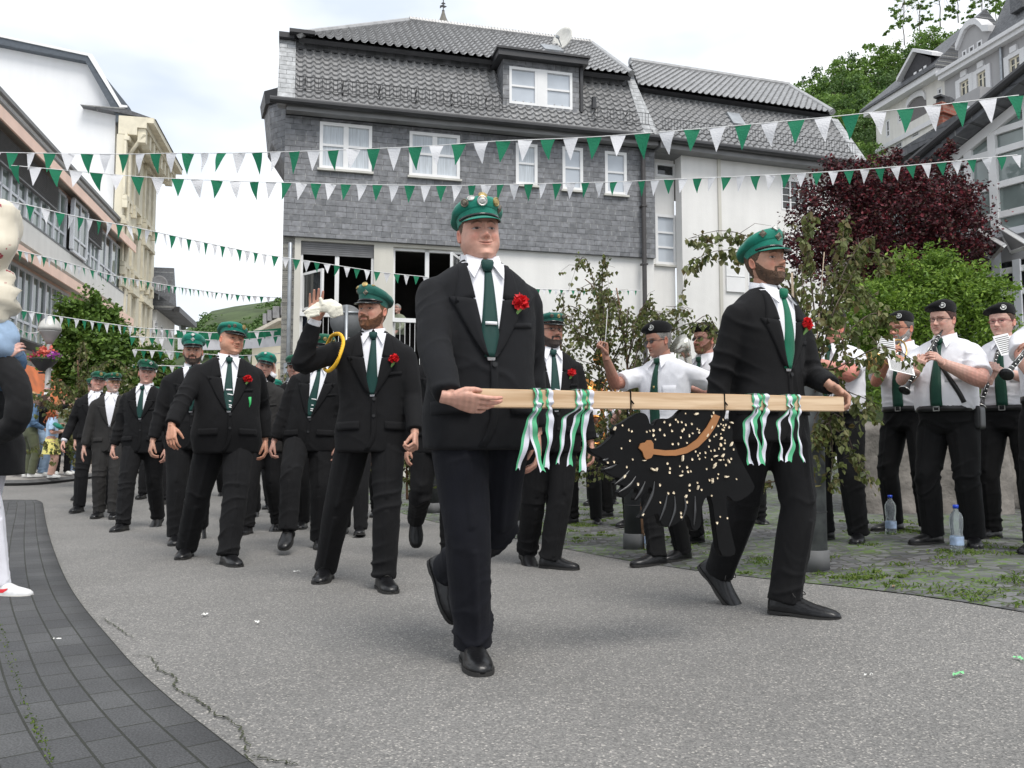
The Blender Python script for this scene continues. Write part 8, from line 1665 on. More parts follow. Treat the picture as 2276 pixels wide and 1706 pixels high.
hp = [(a, b_, rs.uniform(9, 14)) for a, b_ in holes]+[(rs.normal(1380, 120), rs.normal(560, 230), rs.uniform(7, 13)) for _ in range(50)]
from mathutils.geometry import intersect_point_line
def inside(px, py):
 c = False; n_ = len(outl); j = n_-1
 for i in range(n_):
  xi, yi = outl[i]; xj, yj = outl[j]
  if ((yi > py) != (yj > py)) and (px < (xj-xi)*(py-yi)/(yj-yi)+xi): c = not c
  j = i
 return c
for a, b_, r0 in hp:
 px, py = 1300+a*.2051, 860+b_*.2051
 if not inside(px, py): continue
 x, z = to_el(on_eagle(px, py)); r = r0*.2051*3.6/FPX*.98; t_ = np.linspace(0, 2*np.pi, 9, endpoint=False); w_ = rs.uniform(.65, 1.25, 9)
 yy = -.0215 if True else 0; mb.loft([np.stack([x+np.cos(t_)*r*w_*f_, np.full(9, y), z+np.sin(t_)*r*w_*f_*1.15], 1) for y, f_ in ((-.013, 1.), (-.0165, 1.), (-.0145, .5))])
for a, b_, ln, an in ((1035, 770, 60, 1.4), (1390, 745, 55, .2), (1470, 740, 50, .8), (1385, 850, 60, 1.0), (720, 890, 55, -.3), (755, 895, 40, 1.1), (1025, 955, 45, .3), (1360, 1015, 60, 1.5), (1205, 1085, 45, 1.3), (1075, 1180, 50, 1.0), (1560, 620, 50, 1.0), (1450, 560, 40, .5), (1300, 520, 50, .9), (1345, 440, 40, 1.0), (620, 795, 35, 0), (410, 965, 45, .9), (1180, 290, 55, .3), (1560, 385, 50, -.3), (300, 450, 45, 1.), (1530, 800, 50, -1.), (612, 1380, 30, .8), (1510, 970, 60, .2), (1440, 790, 40, 0)):
 px, py = 1300+a*.2051, 860+b_*.2051; x, z = to_el(on_eagle(px, py)); k = .2051*3.6/FPX; t_ = np.linspace(0, 2*np.pi, 11, endpoint=False); w_ = rs.uniform(.55, 1.3, 11); u_ = np.cos(t_)*ln*.5*k*w_; v_ = np.sin(t_)*ln*.17*k*w_; ca_, sa_ = math.cos(an), math.sin(an)
 mb2.loft([np.stack([x+u_*ca_-v_*sa_, np.full(11, y), z+u_*sa_+v_*ca_], 1) for y in (-.013, -.0225)])
o = mb.build('shot_holes', mRaw, eagle); o['kind'] = 'stuff'; o = mb2.build('splinters', mRaw, eagle); o['kind'] = 'stuff'
for px in (1394, 1602):
 mb = MB(); c = onbeam(px); pts = [c+bz*s1*(bh+.002)+by*s2*(.0225+.002) for s1, s2 in ((1, -1), (1, 1), (-1, 1), (-1, -1), (1, -1))]; mb.tube(pts, .003, 5); mb.tube([c-bz*bh-by*.0, c-bz*(bh+.03)], .0035, 5); mb.tube([c-bz*.0-by*.026, c-bz*.014-by*.028+bx*.012], .003, 5); o = mb.build('cable_tie', mBlkP, None); tag(o, 'black cable tie holding the eagle, %s one' % ('left' if px < 1500 else 'right, knotted'), 'cable tie', 'cable ties on the beam')
mRibG = cloth('ribbon_green', (.13, .52, .28), .25); mRibW = cloth('ribbon_white', (.80, .80, .88), .25)
def ribbon(px, tails, label, seed):
 """tails: list of lists of (px,py) points downwards; striped ribbon laid over the beam"""
 rs = np.random.RandomState(seed); root = empty('ribbon', onbeam(px), 0, label, 'ribbon', 'green and white ribbons on the beam'); o3 = onbeam(px); fdir = -by
 for ti, (tl, w_) in enumerate(tails):
  top = onbeam(tl[0][0]); pts = [];
  side = 1 if ti % 2 == 0 else 1
  pts += [top+bz*(bh+.004)+by*.015, top+bz*(bh+.005)-by*.012, top+bz*(bh+.001)-by*(.0225+.005), top-bz*bh*.2-by*(.0225+.007), top-bz*bh-by*(.0225+.006)]
  for x, y in tl[1:]: pts.append(P(x, y, pts[-1][1]-.002+rs.normal()*.006))
  c = catmull(pts, 60); V = []; T = np.gradient(c, axis=0); hw = w_*top[1]/FPX/2
  for i in range(60):
   u = bx*math.cos(.5*math.sin(i*.33+seed+ti))+by*math.sin(.5*math.sin(i*.33+seed+ti)); bul = by*.004*math.sin(i*.8+ti)
   for k in (-1, -.33, .33, 1): V.append(c[i]+u*hw*k+bul-o3)
  V[-1] = V[-1]+T[-1]*1.2; V[-4] = V[-4]+T[-1]*1.2
  for nm, cols_, m_ in (('green_stripe', (0, 1), mRibG), ('white_stripe', (1, 3), mRibW), ):
   if ti % 2: m_ = mRibW if m_ is mRibG else mRibG; nm = 'white_stripe' if nm == 'green_stripe' else 'green_stripe'
   j0, j1 = cols_; F = [[4*i+j, 4*i+j+1, 4*i+5+j, 4*i+4+j] for i in range(59) for j in range(j0, j1)]; us = sorted({k for f in F for k in f}); mp_ = {k: q for q, k in enumerate(us)}; VV = np.array(V)[us]; n0 = len(VV); F2 = [[mp_[k] for k in f] for f in F];
   mesh_obj(nm, np.vstack([VV, VV+by*.0008]), F2+[[k+n0 for k in f[::-1]] for f in F2], m_, root, True)
 return root
ribbon(1190, [([(1185, 870), (1178, 930), (1168, 980), (1152, 1040)], 17), ([(1190, 870), (1185, 940), (1192, 990), (1205, 1045)], 17), ([(1213, 870), (1222, 930), (1221, 980), (1212, 1038)], 17)], 'first ribbon from the left, beside the first carrier', 1)
ribbon(1285, [([(1275, 872), (1255, 930), (1250, 980), (1240, 1028)], 11), ([(1287, 870), (1282, 930), (1272, 980), (1266, 1032)], 14), ([(1303, 872), (1300, 930), (1298, 990), (1294, 1045)], 16)], 'second ribbon from the left, over the beam before the bearded man', 2)
ribbon(1680, [([(1668, 885), (1660, 940), (1660, 985), (1668, 1030)], 16), ([(1676, 885), (1676, 940), (1685, 980), (1692, 1030)], 14), ([(1692, 885), (1696, 940), (1698, 985), (1692, 1028)], 15)], 'third ribbon from the left, just right of the eagle', 3)
ribbon(1755, [([(1742, 890), (1731, 940), (1735, 985), (1736, 1022)], 10), ([(1752, 890), (1760, 940), (1762, 985), (1752, 1024)], 15), ([(1766, 890), (1774, 940), (1778, 990), (1786, 1025)], 7)], 'rightmost ribbon on the beam, before the second carrier', 4)
wp = wld(bC, yC, C['wr'][0]); mGl = fabric('white_leather', (.78, .75, .64), .6, .06, .1, 200); mb = MB(); c = wp+np.array([.062, -.05, .066])
mb.tube([c+np.array([-.10, -.01, -.03]), c+np.array([-.03, -.01, .01]), c+np.array([.04, 0, .02]), c+np.array([.066, .0, .0]), c+np.array([.078, .01, -.045])], [(.018, .012), (.034, .02), (.045, .025), (.05, .025), (.04, .02)], 14)
for k in range(3): mb.tube([c+np.array([-.02, -.02, .0-.015*k]), c+np.array([-.07-.005*k, -.03, -.01-.018*k]), c+np.array([-.11+.015*k, -.032, -.03-.02*k])], [.014, .012, .009], 8)
mb.tube([c+np.array([.0, -.02, .02]), c+np.array([-.02, -.02, .065])], [.016, .010], 8); V, F = mb.arr(); V, F = remesh(V, F, .0045, 3); V = V+vnormals(V, F)*(noise3(V, 50, 4, 3)*.004)[:, None]; o = mesh_obj('glove', V, F, mGl, None); tag(o, 'folded white glove held in the waving hand', 'glove')
mYel = mat('gold_cord', (.90, .50, .02), .45, .15, 200)
pts = catmull([loc2(bC, yC, P(*q)) for q in ((728, 764, 5.40), (718, 806, 5.40), (727, 824, 5.14), (744, 812, 5.02), (756, 786, 5.0), (763, 758, 5.04), (754, 742, 5.12), (738, 746, 5.22), (728, 764, 5.40))], 40)
mb = MB()
for ph in (0, 2.1, 4.2):
 q_ = [np.array(pts[int(i/4)])*(1-(i % 4)/4)+np.array(pts[min(39, int(i/4)+1)])*((i % 4)/4)+np.array([math.cos(i*.9+ph), 0, math.sin(i*.9+ph)])*.0065 for i in range(156)]; mb.tube(q_, .006, 5)
mb.build('shoulder_cord', mYel, C['root'], True)
# the band on the plaza
GBn = 'band musicians in white shirts and black berets'
mBlackT = fabric('black_trousers', (.0055, .0055, .0062), sheen=.015); mSilk = fabric('band_tie', (.006, .05, .032), .5, .1, .1, 1500)
mKey = mat('nickel', (.62, .62, .60), .25, .1, 20, metal=.9); mEb = mat('ebony', (.010, .010, .011), .3, .1, 10); mBrass = mat('brass', (.62, .40, .14), .28, .2, 20, metal=.85)
def standing(base, yaw, H, fl=R(-22), fr=R(22), d=.0): return ((-.05, d, 0, 0, fl), (.05, -d, 0, 0, fr))
def musician(label, px, Y, H, yaw, arms, hands, head, hp=(0, 0, 0), fat=.2, q=1, elbow=(None, None), side=1, wide=1., legs=None, extras=()):
 b = base_at(px, Y)
 return b, person(label, b, H, yaw, legs=legs or standing(b, yaw, H), arms=arms, hands=hands, head=head, head_pose=hp, outfit='shirt', sleeve='short', cap='beret', capopt=dict(side=-1), trousers=mBlackT, tiem=mSilk, fat=fat, q=q, elbow=elbow, group=GBn, wide=wide, carn=False, extras=extras, shoemats=(mShoe, mSole))
def apx(px, Y, yaw, H, x, y, Yd): return arm_px(base_at(px, Y), yaw, H, x, y, Yd)
y_ = R(-42); bc, CO = musician('bandleader in sunglasses raising his fist with a thin baton', 1478, 6.30, 1.75, y_, (apx(1478, 6.3, y_, 1.75, 1346, 792, 6.12), apx(1478, 6.3, y_, 1.75, 1590, 930, 6.3)),
 (dict(d=ldir(y_, (-.12, -.05, .98)), n=ldir(y_, (-.8, -.55, 0)), curl=(1.2, 1.3, 1.0), thumb=(.6, .5, .8), tc=.9), dict(curl=.6)), dict(skin=(.42, .22, .16), haircol=(.22, .21, .20), hair=.006, scalp=.7, glasses='sun', stubble=.15, slim=.95), (R(-26), R(-10), 0), .05, 2, ((-.4, .2, -1.), None), 1, 1.04,
 legs=(leg_g(base_at(1478, 6.3), y_, 1.75, 1455, 6.15, 0, R(-22)), leg_g(base_at(1478, 6.3), y_, 1.75, 1512, 6.32, 1, R(-12))), extras=('crest',))
w0_ = wld(bc, y_, CO['wr'][0]); mb = MB(); mb.tube([w0_+np.array([-.02, -.03, .05]), w0_+np.array([-.005, -.05, .12]), w0_+np.array([.01, -.07, .34])], [.004, .003, .0015], 6); mb.sphere(w0_+np.array([-.02, -.03, .05]), .010, 5); o = mb.build('baton', M['white'], None, True); tag(o, 'thin white baton in the raised fist of the bandleader', 'baton')
def clarinet(a, b_, label, name='clarinet', r=.013):
 a, b_ = np.array(a), np.array(b_); d = nrm(b_-a); L_ = np.linalg.norm(b_-a); t = empty(name, a, 0, label, 'clarinet', 'clarinets'); o = np.zeros(3); u = nrm(np.cross(d, [0, -1, .2])); f = np.cross(u, d)
 f = -f if f[1] > 0 else f
 mb = MB(); mb.tube([o, d*.05, d*.07], [.005, .010, .011], 12); mb.build('mouthpiece', mEb, t, True)
 mb = MB(); mb.tube([d*.07, d*.10, d*.105, d*L_*.5, d*L_*.52, d*(L_-.09)], [r, r*1.15, r, r, r*1.15, r], 14); mb.build('tube', mEb, t, True)
 mb = MB(); mb.tube([d*(L_-.09), d*(L_-.05), d*(L_-.02), d*(L_-.005), d*L_], [r, r*1.4, r*2.2, r*2.9, r*3.0], 20); mb.build('bell', mEb, t, True)
 mb = MB()
 for k in (.07, .105, L_*.51, L_-.088, L_-.004): mb.tube([d*(k-.003), d*(k+.003)], r*(1.2 if k < L_-.01 else 3.05), 16)
 for k in np.linspace(.13, L_-.12, 10): mb.tube([d*k+f*(r+.001), d*k+f*(r+.005)], .006, 8)
 for sg, k0, k1 in ((1, .12, .3), (-1, .2, .42), (1, .34, L_-.14), (-1, .45, L_-.12)): mb.tube([d*k0+u*sg*r+f*.010, d*k1+u*sg*r+f*.010], .0022, 5)
 mb.build('keys', mKey, t, True); return t
def sheet(c, nrm_, up, w, h, label, parent=None, tilt=0):
 c = np.array(c); n_ = nrm(nrm_); up = nrm(np.array(up)-np.dot(up, n_)*n_); u = np.cross(up, n_); t = empty('music_sheet', c, 0, label, 'sheet music', 'sheets of music clipped to the instruments'); q = [-u*w/2-up*h/2, u*w/2-up*h/2, u*w/2+up*h/2, -u*w/2+up*h/2]
 mb = MB(); mb.hexa([p+n_*.001 for p in q], [p-n_*.001 for p in q]); mb.build('page', M['white'], t); mb = MB()
 for k in range(9):
  z = up*(-h/2+h*(k+1)/10.5); mb.hexa([-u*w*.43+z+n_*.0015, u*w*.43+z+n_*.0015, u*w*.43+z+up*.006+n_*.0015, -u*w*.43+z+up*.006+n_*.0015], [p-n_*.0003 for p in (-u*w*.43+z+n_*.0015, u*w*.43+z+n_*.0015, u*w*.43+z+up*.006+n_*.0015, -u*w*.43+z+up*.006+n_*.0015)])
 mb.build('staves', mat('ink', (.12, .12, .12), .8), t); return t
px, Y, H_w, y_ = 2108, 6.0, 1.70, R(-48)
mo_ = P(2095, 733, 5.90); be = P(2010, 868, 5.70); hA = mo_*.66+be*.34; hB = mo_*.42+be*.58
bw_, W1 = musician('woman in dark glasses playing a clarinet, broad green tie, biggest figure of the band', px, Y, H_w, y_, (apx(px, Y, y_, H_w, 2034, 828, 5.76), apx(px, Y, y_, H_w, 2098, 808, 5.74)),
 (dict(d=ldir(y_, (.25, -.3, .75)), n=ldir(y_, (.5, .8, .0)), curl=.75, thumb=(.6, .4, .8)), dict(d=ldir(y_, (-.72, -.35, .5)), n=ldir(y_, (-.3, .7, -.4)), curl=.75, thumb=(.6, .4, .8))),
 dict(skin=(.60, .36, .29), haircol=(.07, .025, .018), hair=.045, hl=.76, fat=.6, glasses='dark', smile=-.1, eyes=.35, brow=.5, arm=1.15), (R(-10), R(-3), R(2)), .75, 2, ((-.8, -.1, -.7), (.9, -.1, -.9)), 1, 1.05)
clarinet(mo_, be, 'long black clarinet played by the woman in dark glasses')
rt_ = W1['root']; mb = MB();
pts = [W1['fy'](x, z, .012) for x, z in ((-.05, 1.43), (.0, 1.30), (.08, 1.16), (.14, 1.05), (.165, .98))]; mb.tube(catmull(np.array(pts), 14), [(.006, .018)]*14, 6, hint=(0, -1, 0)); mb.build('bag_strap', mBlk, rt_, True)
mb = MB(); mb.b2(.165, .225, -.05, .07, .80, .96); V, F = mb.arr(); V, F = remesh(V, F, .012, 4); o = mesh_obj('shoulder_bag', V, F, mBlk, rt_, True)
sheet(P(2003, 815, 5.66)+np.array([0, 0, 0]), (.15, -.75, .65), (.2, .5, .8), .17, .12, 'sheet of music on a lyre in front of the clarinet woman')
px, Y, H_h, y_ = 2016, 6.95, 1.78, R(-50)
bh_, W2 = musician('grey-bearded man with glasses blowing a flugelhorn', px, Y, H_h, y_, (apx(px, Y, y_, H_h, 1974, 800, 6.70), apx(px, Y, y_, H_h, 2014, 812, 6.66)), (dict(d=ldir(y_, (.1, -.5, .6)), n=ldir(y_, (.7, .2, 0)), curl=.9), dict(d=ldir(y_, (-.6, -.5, .4)), n=ldir(y_, (-.2, .6, -.3)), curl=.9)),
 dict(skin=(.55, .26, .18), haircol=(.12, .11, .10), beard=.012, beardcol=(.40, .38, .36), stubble=.5, glasses='dark', eyes=.4, fat=.3), (R(-12), R(-4), 0), .15, 1, ((-.5, .1, -1.), (.8, -.2, -.9)), 1, 1.)
t = empty('flugelhorn', P(2013, 749, 6.82), 0, 'brass flugelhorn with pale bell held by the grey-bearded man', 'flugelhorn'); o3 = P(2013, 749, 6.62); Q = lambda x, y, Yd: P(x, y, Yd)-o3
mb = MB(); mb.tube([Q(2013, 749, 6.62), Q(2007, 754, 6.60), Q(2000, 762, 6.58)], [.012, .006, .006], 10); mb.build('mouthpiece', mKey, t, True)
mb = MB(); mb.tube(catmull([Q(2000, 762, 6.58), Q(1975, 790, 6.5), Q(1962, 800, 6.46), Q(1975, 812, 6.46), Q(2000, 806, 6.5), Q(2015, 785, 6.55), Q(2008, 760, 6.57), Q(1988, 756, 6.55), Q(1965, 775, 6.48), Q(1952, 790, 6.42)], 50), np.concatenate([np.full(34, .0065), np.linspace(.0065, .016, 16)]), 10); mb.build('tubing', mBrass, t, True)
mb = MB(); mb.tube(catmull([Q(1952, 790, 6.42), Q(1947, 796, 6.38), Q(1942, 802, 6.33), Q(1939, 805, 6.30)], 8), [.016, .020, .026, .034, .044, .058, .070, .078], 24); mb.build('bell', mBrass, t, True)
mb = MB()
for x in (1980, 1986, 1992): mb.tube([Q(x, 775, 6.52), Q(x+3, 805, 6.50)], .011, 10)
mb.build('valves', mKey, t, True)
sheet(P(1970, 772, 6.56), (.15, -.95, .2), (.1, .1, 1), .15, .17, 'sheet of music clipped to the flugelhorn')
px, Y, H_m, y_ = 1862, 6.55, 1.76, R(-50)
bm_, W3 = musician('big red-faced man playing half hidden by the birch leaves', px, Y, H_m, y_, (apx(px, Y, y_, H_m, 1800, 800, 6.15), apx(px, Y, y_, H_m, 1812, 805, 6.2)), (dict(curl=.8, d=ldir(y_, (-.4, -.3, .7))), dict(curl=.8, d=ldir(y_, (-.6, -.3, .6)))), dict(skin=(.62, .28, .22), haircol=(.12, .08, .06), fat=.8, eyes=.6, arm=1.2), (R(-12), R(-6), R(4)), .75, 1, ((-.5, 0, -1.), (.7, .1, -.8)), 1, 1.06)
t = empty('trumpet', P(1832, 778, 6.15), 0, 'brass trumpet of the red-faced man behind the birch', 'trumpet'); mb = MB(); o3 = P(1832, 778, 6.15); mb.tube([Q(1832, 778, 6.15) if False else np.zeros(3), P(1800, 790, 6.0)-o3, P(1775, 800, 5.9)-o3, P(1765, 804, 5.86)-o3], [.008, .009, .018, .05], 14); mb.build('tubing', mBrass, t, True)
sheet(P(1812, 745, 6.0), (.1, -.95, .25), (.1, .1, 1), .15, .18, 'sheet of music just right of the second carrier')
px, Y, H_c, y_ = 2240, 6.35, 1.74, R(-44)
mo2 = P(2224, 762, 6.25); be2 = P(2178, 905, 6.05);
b5, W5 = musician('woman in red glasses near the right edge with a clarinet behind her music', px, Y, H_c, y_, (apx(px, Y, y_, H_c, 2200, 846, 6.12), apx(px, Y, y_, H_c, 2226, 824, 6.10)), (dict(d=ldir(y_, (.1, -.3, .8)), n=ldir(y_, (.6, .6, 0)), curl=.8), dict(d=ldir(y_, (-.7, -.3, .3)), n=ldir(y_, (-.3, .7, -.4)), curl=.8)), dict(skin=(.62, .38, .31), haircol=(.10, .05, .03), hair=.04, hl=.77, glasses='red', eyes=.7, brow=.5), (R(-10), R(0), 0), .1, 1, ((-.7, -.1, -.8), (.9, -.1, -.9)), 1, .95)
clarinet(mo2, be2, 'black clarinet held low by the woman in red glasses')
sheet(P(2233, 765, 6.0), (.1, -.95, .25), (-.25, .1, 1), .125, .15, 'grey sheet of music hiding the mouth of the woman in red glasses')
px, Y, H_e, y_ = 2345, 5.45, 1.76, R(-30)
mo3 = P(2330, 715, 5.25); be3 = P(2237, 832, 4.85)
b6, W6 = musician('clarinet player cut off by the right edge of the photo', px, Y, H_e, y_, (apx(px, Y, y_, H_e, 2292, 850, 5.0), apx(px, Y, y_, H_e, 2300, 790, 5.02)), (dict(d=ldir(y_, (-.2, -.3, .8)), curl=.8), dict(d=ldir(y_, (-.8, -.4, .35)), n=ldir(y_, (-.3, .5, -.6)), curl=.7)), dict(skin=(.50, .27, .20)), (0, 0, 0), .2, 1, ((-.6, 0, -1.), (.9, 0, -.8)), 1, 1.)
clarinet(mo3, be3, 'clarinet with flared black bell reaching in from the right edge')
px, Y, H_b, y_ = 1572, 7.1, 1.82, R(-48)
b1, W7 = musician('bearded man in sunglasses blowing a brass horn behind the bandleader', px, Y, H_b, y_, (apx(px, Y, y_, H_b, 1510, 850, 6.7), apx(px, Y, y_, H_b, 1530, 860, 6.75)), (dict(curl=.8), dict(curl=.8)), dict(skin=(.60, .32, .26), haircol=(.25, .15, .1), beard=.02, beardcol=(.28, .14, .08), glasses='sun', fat=.2), (R(-10), R(4), 0), .35, 1, ((-.6, 0, -1), (.8, 0, -1.)), 1, 1.04)
t = empty('brass_horn', P(1512, 770, 6.78), 0, 'silver and brass horn at the lips of the bearded musician', 'horn'); o3 = P(1512, 770, 6.78)
mb = MB(); mb.tube(catmull([np.zeros(3), P(1500, 790, 6.7)-o3, P(1500, 850, 6.6)-o3, P(1520, 870, 6.6)-o3, P(1532, 830, 6.6)-o3, P(1528, 790, 6.6)-o3], 24), np.linspace(.008, .03, 24), 12); mb.tube([P(1528, 792, 6.6)-o3, P(1522, 775, 6.58)-o3, P(1508, 764, 6.55)-o3], [.03, .05, .09], 20); mb.build('tubing', mat('silver_horn', (.6, .58, .52), .25, .1, metal=.8), t, True)
back = [(1298, 9.7, 1.70, -20, 'young musician whose face peeps under a beret left of the birch'), (1372, 10.3, 1.76, -30, 'musician in the back row behind the birch, instrument at the lips'), (1425, 9.0, 1.70, -25, 'musician right behind the raised forearm, seen through leaves'), (1200, 10.0, 1.72, 10, 'musician in the back row behind the bearded carrier escort'), (1650, 8.3, 1.72, -20, 'musician standing behind the second carrier'), (1336, 12.0, 1.74, -10, 'rearmost musician, only legs visible under the birch')]
for px, Y, hh, yw, lab in back:
 y_ = R(yw); b_, w_ = musician(lab, px, Y, hh, y_, ((-.16, .34, 1.22), (.14, .36, 1.28)), (dict(curl=.8), dict(curl=.8)), dict(skin=(.58, .34, .27), haircol=(.18, .1, .05), hair=.03, eyes=.6), (0, 0, 0), .2, 0, ((-.6, 0, -1), (.6, 0, -1)), 1, .95)
def horn_at(px, py, Y, s, label, dirx=-1):
 o3 = P(px, py, Y); t = empty('brass_horn', o3, 0, label, 'horn'); mb = MB(); a_ = np.linspace(0, 2*np.pi*1.6, 40); pts = [(math.cos(k)*.10*s, .02*k/6, math.sin(k)*.15*s-.1*s) for k in a_]; pts += [(.10*s*dirx*-1, .05, .1*s), (.06*s*dirx, -.05, .24*s)]
 mb.tube(catmull(pts, 70), np.linspace(.010, .022, 70)*s, 10); mb.tube([(.06*s*dirx, -.05, .24*s), (.09*s*dirx, -.12, .29*s), (.13*s*dirx, -.22, .33*s)], [.022*s, .05*s, .12*s], 22); mb.build('tubing', mat('orange_brass', (.70, .30, .08), .25, .15, 15, metal=.85), t, True); return t
horn_at(1325, 935, 9.3, 1., 'orange brass horn shining left of the eagle, between the birch leaves'); horn_at(1352, 850, 9.9, .8, 'small brass horn glinting behind the birch leaves')
# spectators
GS = 'spectators on the far left pavement'
mDenim = mat('denim', (.075, .14, .24), .85, .25, 14, bump=.3, bscale=300); mDenimL = mat('light_denim', (.26, .36, .50), .85, .2, 10, bump=.3, bscale=300); mOlive = fabric('olive', (.09, .10, .06)); mYelS = fabric('yellow_cloth', (.78, .70, .22), .8, .06); mLB = fabric('light_blue', (.42, .58, .78), .8, .06); mGreenG = fabric('sage', (.24, .27, .20)); mWh = mat('white_shoe', (.7, .7, .68), .5); mFlor = mat('flower_denim', (.16, .24, .42), .8, .3, 25, c2=(.55, .6, .7)); mNvy = fabric('navy', (.02, .03, .06))
def spect(label, px, Y, H, yaw, outfit='top', shirtm=None, trousers=None, head=None, hp=(0, 0, 0), arms=(None, None), hands=(None, None), cap=None, q=1, fat=.0, wide=.9, suit=None, skirt=None, elbow=(None, None), sleeve='long', shoes=None, dz=.12):
 b = base_at(px, Y, dz); return b, person(label, b, H, R(yaw), legs=((-.02, .02, 0, 0, R(-12)), (.02, 0, 0, 0, R(12))), arms=arms, hands=hands, head=head, head_pose=hp, outfit=outfit, shirtm=shirtm, trousers=trousers, suit=suit or mSuit, cap=cap, q=q, fat=fat, wide=wide, group=GS, carn=False, tie=False, skirt=skirt, elbow=elbow, sleeve=sleeve, shoemats=shoes or (mWh, mWh))
spect('blonde woman in blue denim jacket and olive trousers', 68, 16.8, 1.68, 140, shirtm=mDenim, trousers=mOlive, head=dict(skin=(.6, .38, .3), haircol=(.50, .30, .14), hair=.06, hl=.8), arms=((-.2, .2, 1.0), (.2, .22, 1.0)), fat=.1)
bS, S2 = spect('long-haired brunette in black top and pale jeans stretching out an arm', 98, 17.2, 1.64, 105, shirtm=mSuit, trousers=mDenimL, head=dict(skin=(.6, .38, .3), haircol=(.055, .03, .02), hair=.05, long=.28), arms=((-.12, .55, 1.56), (.2, .15, .98)), hands=(dict(curl=.2, spread=.08), None), elbow=((0, 0, -1), None))
spect('red-curled girl in light blue top and yellow skirt', 117, 16.6, 1.38, 110, shirtm=mLB, trousers=fabric('bare_legs', (.55, .33, .26)), head=dict(skin=(.62, .38, .3), haircol=(.36, .09, .025), hair=.08, long=.22, curly=1), skirt=mYelS, arms=((-.15, .28, 1.15), (.12, .3, 1.2)), sleeve='short', fat=.1)
spect('curly blonde woman in glasses with black cardigan over a sage top', 141, 17.6, 1.62, 40, shirtm=mGreenG, trousers=mSuit, head=dict(skin=(.62, .36, .3), haircol=(.45, .24, .09), hair=.09, glasses='red', long=.08, curly=1), arms=((-.15, .28, 1.12), (.2, .25, 1.1)), hands=(dict(curl=.7), dict(curl=.7)), fat=.2)
spect('person in jeans hidden behind the laughing man', 163, 17.8, 1.62, 60, shirtm=mSuit, trousers=mDenim, head=dict(haircol=(.1, .06, .04), hair=.05), q=0)
spect('person in flowered jeans at the edge of the pavement', 178, 18.0, 1.60, 40, shirtm=mNvy, trousers=mFlor, head=dict(haircol=(.2, .1, .05), hair=.05), q=0)
spect('person in navy top with turquoise cap at the back of the group', 46, 18.2, 1.62, 130, shirtm=mNvy, trousers=mNvy, head=dict(haircol=(.1, .06, .04), hair=.04), q=0); spect('person whose turquoise cap shows above the denim jacket', 77, 18.6, 1.70, 150, shirtm=mNvy, trousers=mNvy, head=dict(skin=(.6, .4, .3)), cap='cap', q=0)
for px, Y, lab in ((38, 17.5, 'person in white shoes behind the black coat'),): spect(lab, px, Y, 1.5, 120, shirtm=mNvy, trousers=mDenimL, head=dict(hair=.04), q=0)
p_ = P(131, 947, 16.4); mb = MB(); mb.tube([p_+np.array([-.09, 0, .05]), p_, p_+np.array([.07, 0, -.04])], [(.035, .06), (.05, .08), (.02, .06)], 12); o = mb.build('held_hat', mCapG, None, True); tag(o, 'bright green hat held up by the red-curled girl', 'hat')
mCoat = fabric('black_coat', (.009, .009, .010), sheen=.05); mJeanW = fabric('white_jeans', (.78, .78, .84), .8, .04); mSnk = mat('sneaker_white', (.70, .70, .70), .55, .08, 30); mSnkS = mat('sneaker_sole', (.62, .60, .55), .7, .1, 20)
bW = base_at(-40, 4.95); yW = R(74)
WW_ = person('woman in long black coat and white jeans lifting a child at the left edge', bW, 1.70, yW, legs=(leg_g(bW, yW, 1.7, 13, 4.90, 0, R(8)), leg_g(bW, yW, 1.7, -60, 5.25, 1, R(4))), head=dict(skin=(.6, .36, .3), haircol=(.1, .05, .03), hair=.04, slim=.86), outfit='coat', suit=mCoat, trousers=mJeanW, cap=None, tie=False, carn=False, arms=(arm_px(bW, yW, 1.7, 0, 800, 4.72), arm_px(bW, yW, 1.7, -60, 740, 5.1)), elbow=((-.2, 1.2, -.5), (.3, .3, -.9)), q=1, wide=1.05, fat=.25, hemz=.72, shoemats=(mSnk, mSnkS), lace=False, group=None)
for ch in [c for c in WW_['root'].children if c.name.startswith('shoe')][:1]:
 me = ch.data; co = np.zeros(len(me.vertices)*3); me.vertices.foreach_get('co', co); co = co.reshape(-1, 3); bv = BVHTree.FromPolygons(co.tolist(), [list(p.vertices) for p in me.polygons])
 sgx = -1; V = []; pr = [(-.045, .064, .000), (-.03, .048, .006), (-.01, .040, .010), (.02, .038, .010), (.05, .044, .006), (.075, .054, .002), (.09, .060, .000)]
 ak = co.mean(0)
 for s_y, z, hw in pr:
  for k in (-1, 1):
   y0 = ak[1]-(-1)*0+s_y; r = bv.ray_cast(Vector((ak[0]+sgx*.3, ak[1]+s_y, z+k*hw)), Vector((-sgx, 0, 0))); q_ = r[0] if r[0] is not None else Vector((ak[0]+sgx*.04, ak[1]+s_y, z+k*hw)); V.append((q_.x+sgx*.002, q_.y, q_.z))
 mesh_obj('red_stripe', V, [[2*i, 2*i+1, 2*i+3, 2*i+2] for i in range(6)], mRed, ch, True)
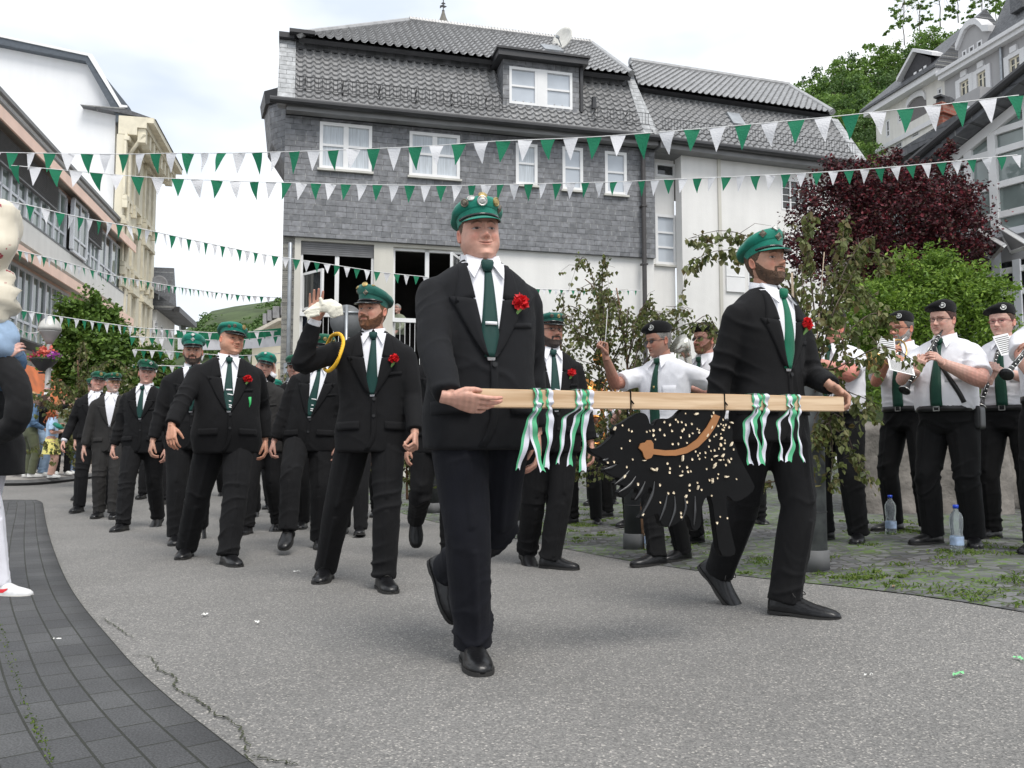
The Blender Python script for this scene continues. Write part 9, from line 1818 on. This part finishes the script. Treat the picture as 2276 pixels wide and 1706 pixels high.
m, n, b_ = new_mat('floral_blouse'); l = n.links; tc = nd(n, 'ShaderNodeTexCoord'); v_ = nd(n, 'ShaderNodeTexVoronoi'); v_.inputs['Scale'].default_value = 13; n9 = nd(n, 'ShaderNodeTexNoise'); n9.inputs['Scale'].default_value = 22; l.new(tc.outputs['Object'], n9.inputs['Vector']); a9 = nd(n, 'ShaderNodeMix', data_type='RGBA', blend_type='LINEAR_LIGHT'); a9.inputs[0].default_value = .05; l.new(tc.outputs['Object'], a9.inputs[6]); l.new(n9.outputs['Color'], a9.inputs[7]); l.new(a9.outputs[2], v_.inputs['Vector']); r_ = nd(n, 'ShaderNodeValToRGB'); e = r_.color_ramp.elements; e[0].position = .12; e[0].color = (.35, .03, .05, 1); e[1].position = .17; e[1].color = (.68, .62, .50, 1); l.new(v_.outputs['Distance'], r_.inputs['Fac']); l.new(r_.outputs[0], b_.inputs['Base Color']); b_.inputs['Roughness'].default_value = .55; b_.inputs['Sheen Weight'].default_value = .2
mFl = m
bK = np.array([*P(-112, 900, 4.95)[:2], .80]); yK = R(80)
CH = person('child in beige floral blouse riding on the shoulders of the woman in the black coat', bK, 1.25, yK, legs=((-.02, -.08, .1, R(-20), 0), (.02, -.08, .1, R(-20), 0)), head=dict(skin=(.6, .38, .3), haircol=(.2, .1, .05), hair=.05, size=1.15), outfit='top', shirtm=mFl, trousers=mDenimL, cap=None, tie=False, carn=False, arms=(arm_px(bK, yK, 1.25, 8, 480, 4.8), arm_px(bK, yK, 1.25, 30, 700, 4.85)), elbow=((-.3, 1.2, -.6), (.1, .6, -.6)), q=1, wide=1.1, fat=1.1, shoemats=(mWh, mWh))
def puff(name, px, py, Y, rad, m, seed, fr=26):
 mb = MB(); mb.sphere((0, 0, 0), 1, 14, sc=rad); V, F = mb.arr(); n_ = vnormals(V, F); V = V-n_*((np.abs(np.sin(V@np.array([5, 3, fr])+2*noise3(V, 12, seed, 2)))**2)*.05+noise3(V, 4, seed+1, 3)*.03+noise3(V, 10, seed+1, 2)*.014)[:, None]*(np.sign((n_*V).sum(1)))[:, None]*-1; c = loc2(bK, yK, P(px, py, Y)); A_ = np.array([[math.cos(-yK), -math.sin(-yK), 0], [math.sin(-yK), math.cos(-yK), 0], [0, 0, 1]]); return mesh_obj(name, V@A_.T+c, F, m, CH['root'], True)
puff('sleeve', -4, 530, 4.78, (.105, .10, .19), mFl, 3, 3); puff('sleeve', -10, 655, 4.80, (.105, .10, .14), mFl, 5, 40); puff('denim_jacket', -2, 762, 4.78, (.115, .11, .085), mDenimL, 7, 12); mb = MB(); mb.tube(catmull([loc2(bW, yW, P(*q)) for q in ((-30, 790, 4.85), (12, 815, 4.75), (42, 880, 4.7), (30, 945, 4.7), (-30, 965, 4.85))], 16), np.linspace(.078, .062, 16), 16); V, F = mb.arr(); V, F = remesh(V, F, .011, 4); V = V+vnormals(V, F)*(noise3(V, 28, 4, 3)*.008)[:, None]; mesh_obj('coat_sleeve', V, F, mCoat, WW_['root'], True)
puff('jeans', -12, 815, 4.80, (.10, .10, .10), mDenim, 9, 20)
for px, py, lab, hc, m_ in ((884, 690, 'grey-haired person in a window, looking out over the street', (.45, .44, .42), mGreenG), (690, 690, 'person in dark clothes leaning out of the left window', (.1, .08, .07), mNvy)):
 q_ = P(px, py, 19.2); hh = 1.66; q_[2] -= hh*.90; person(lab, q_, hh, R(-20), head=dict(skin=(.6, .36, .3), haircol=hc, hair=.05), outfit='top', shirtm=m_, trousers=mSuit, cap=None, tie=False, carn=False, q=0, arms=((-.2, .4, 1.05), (.2, .4, 1.05)))
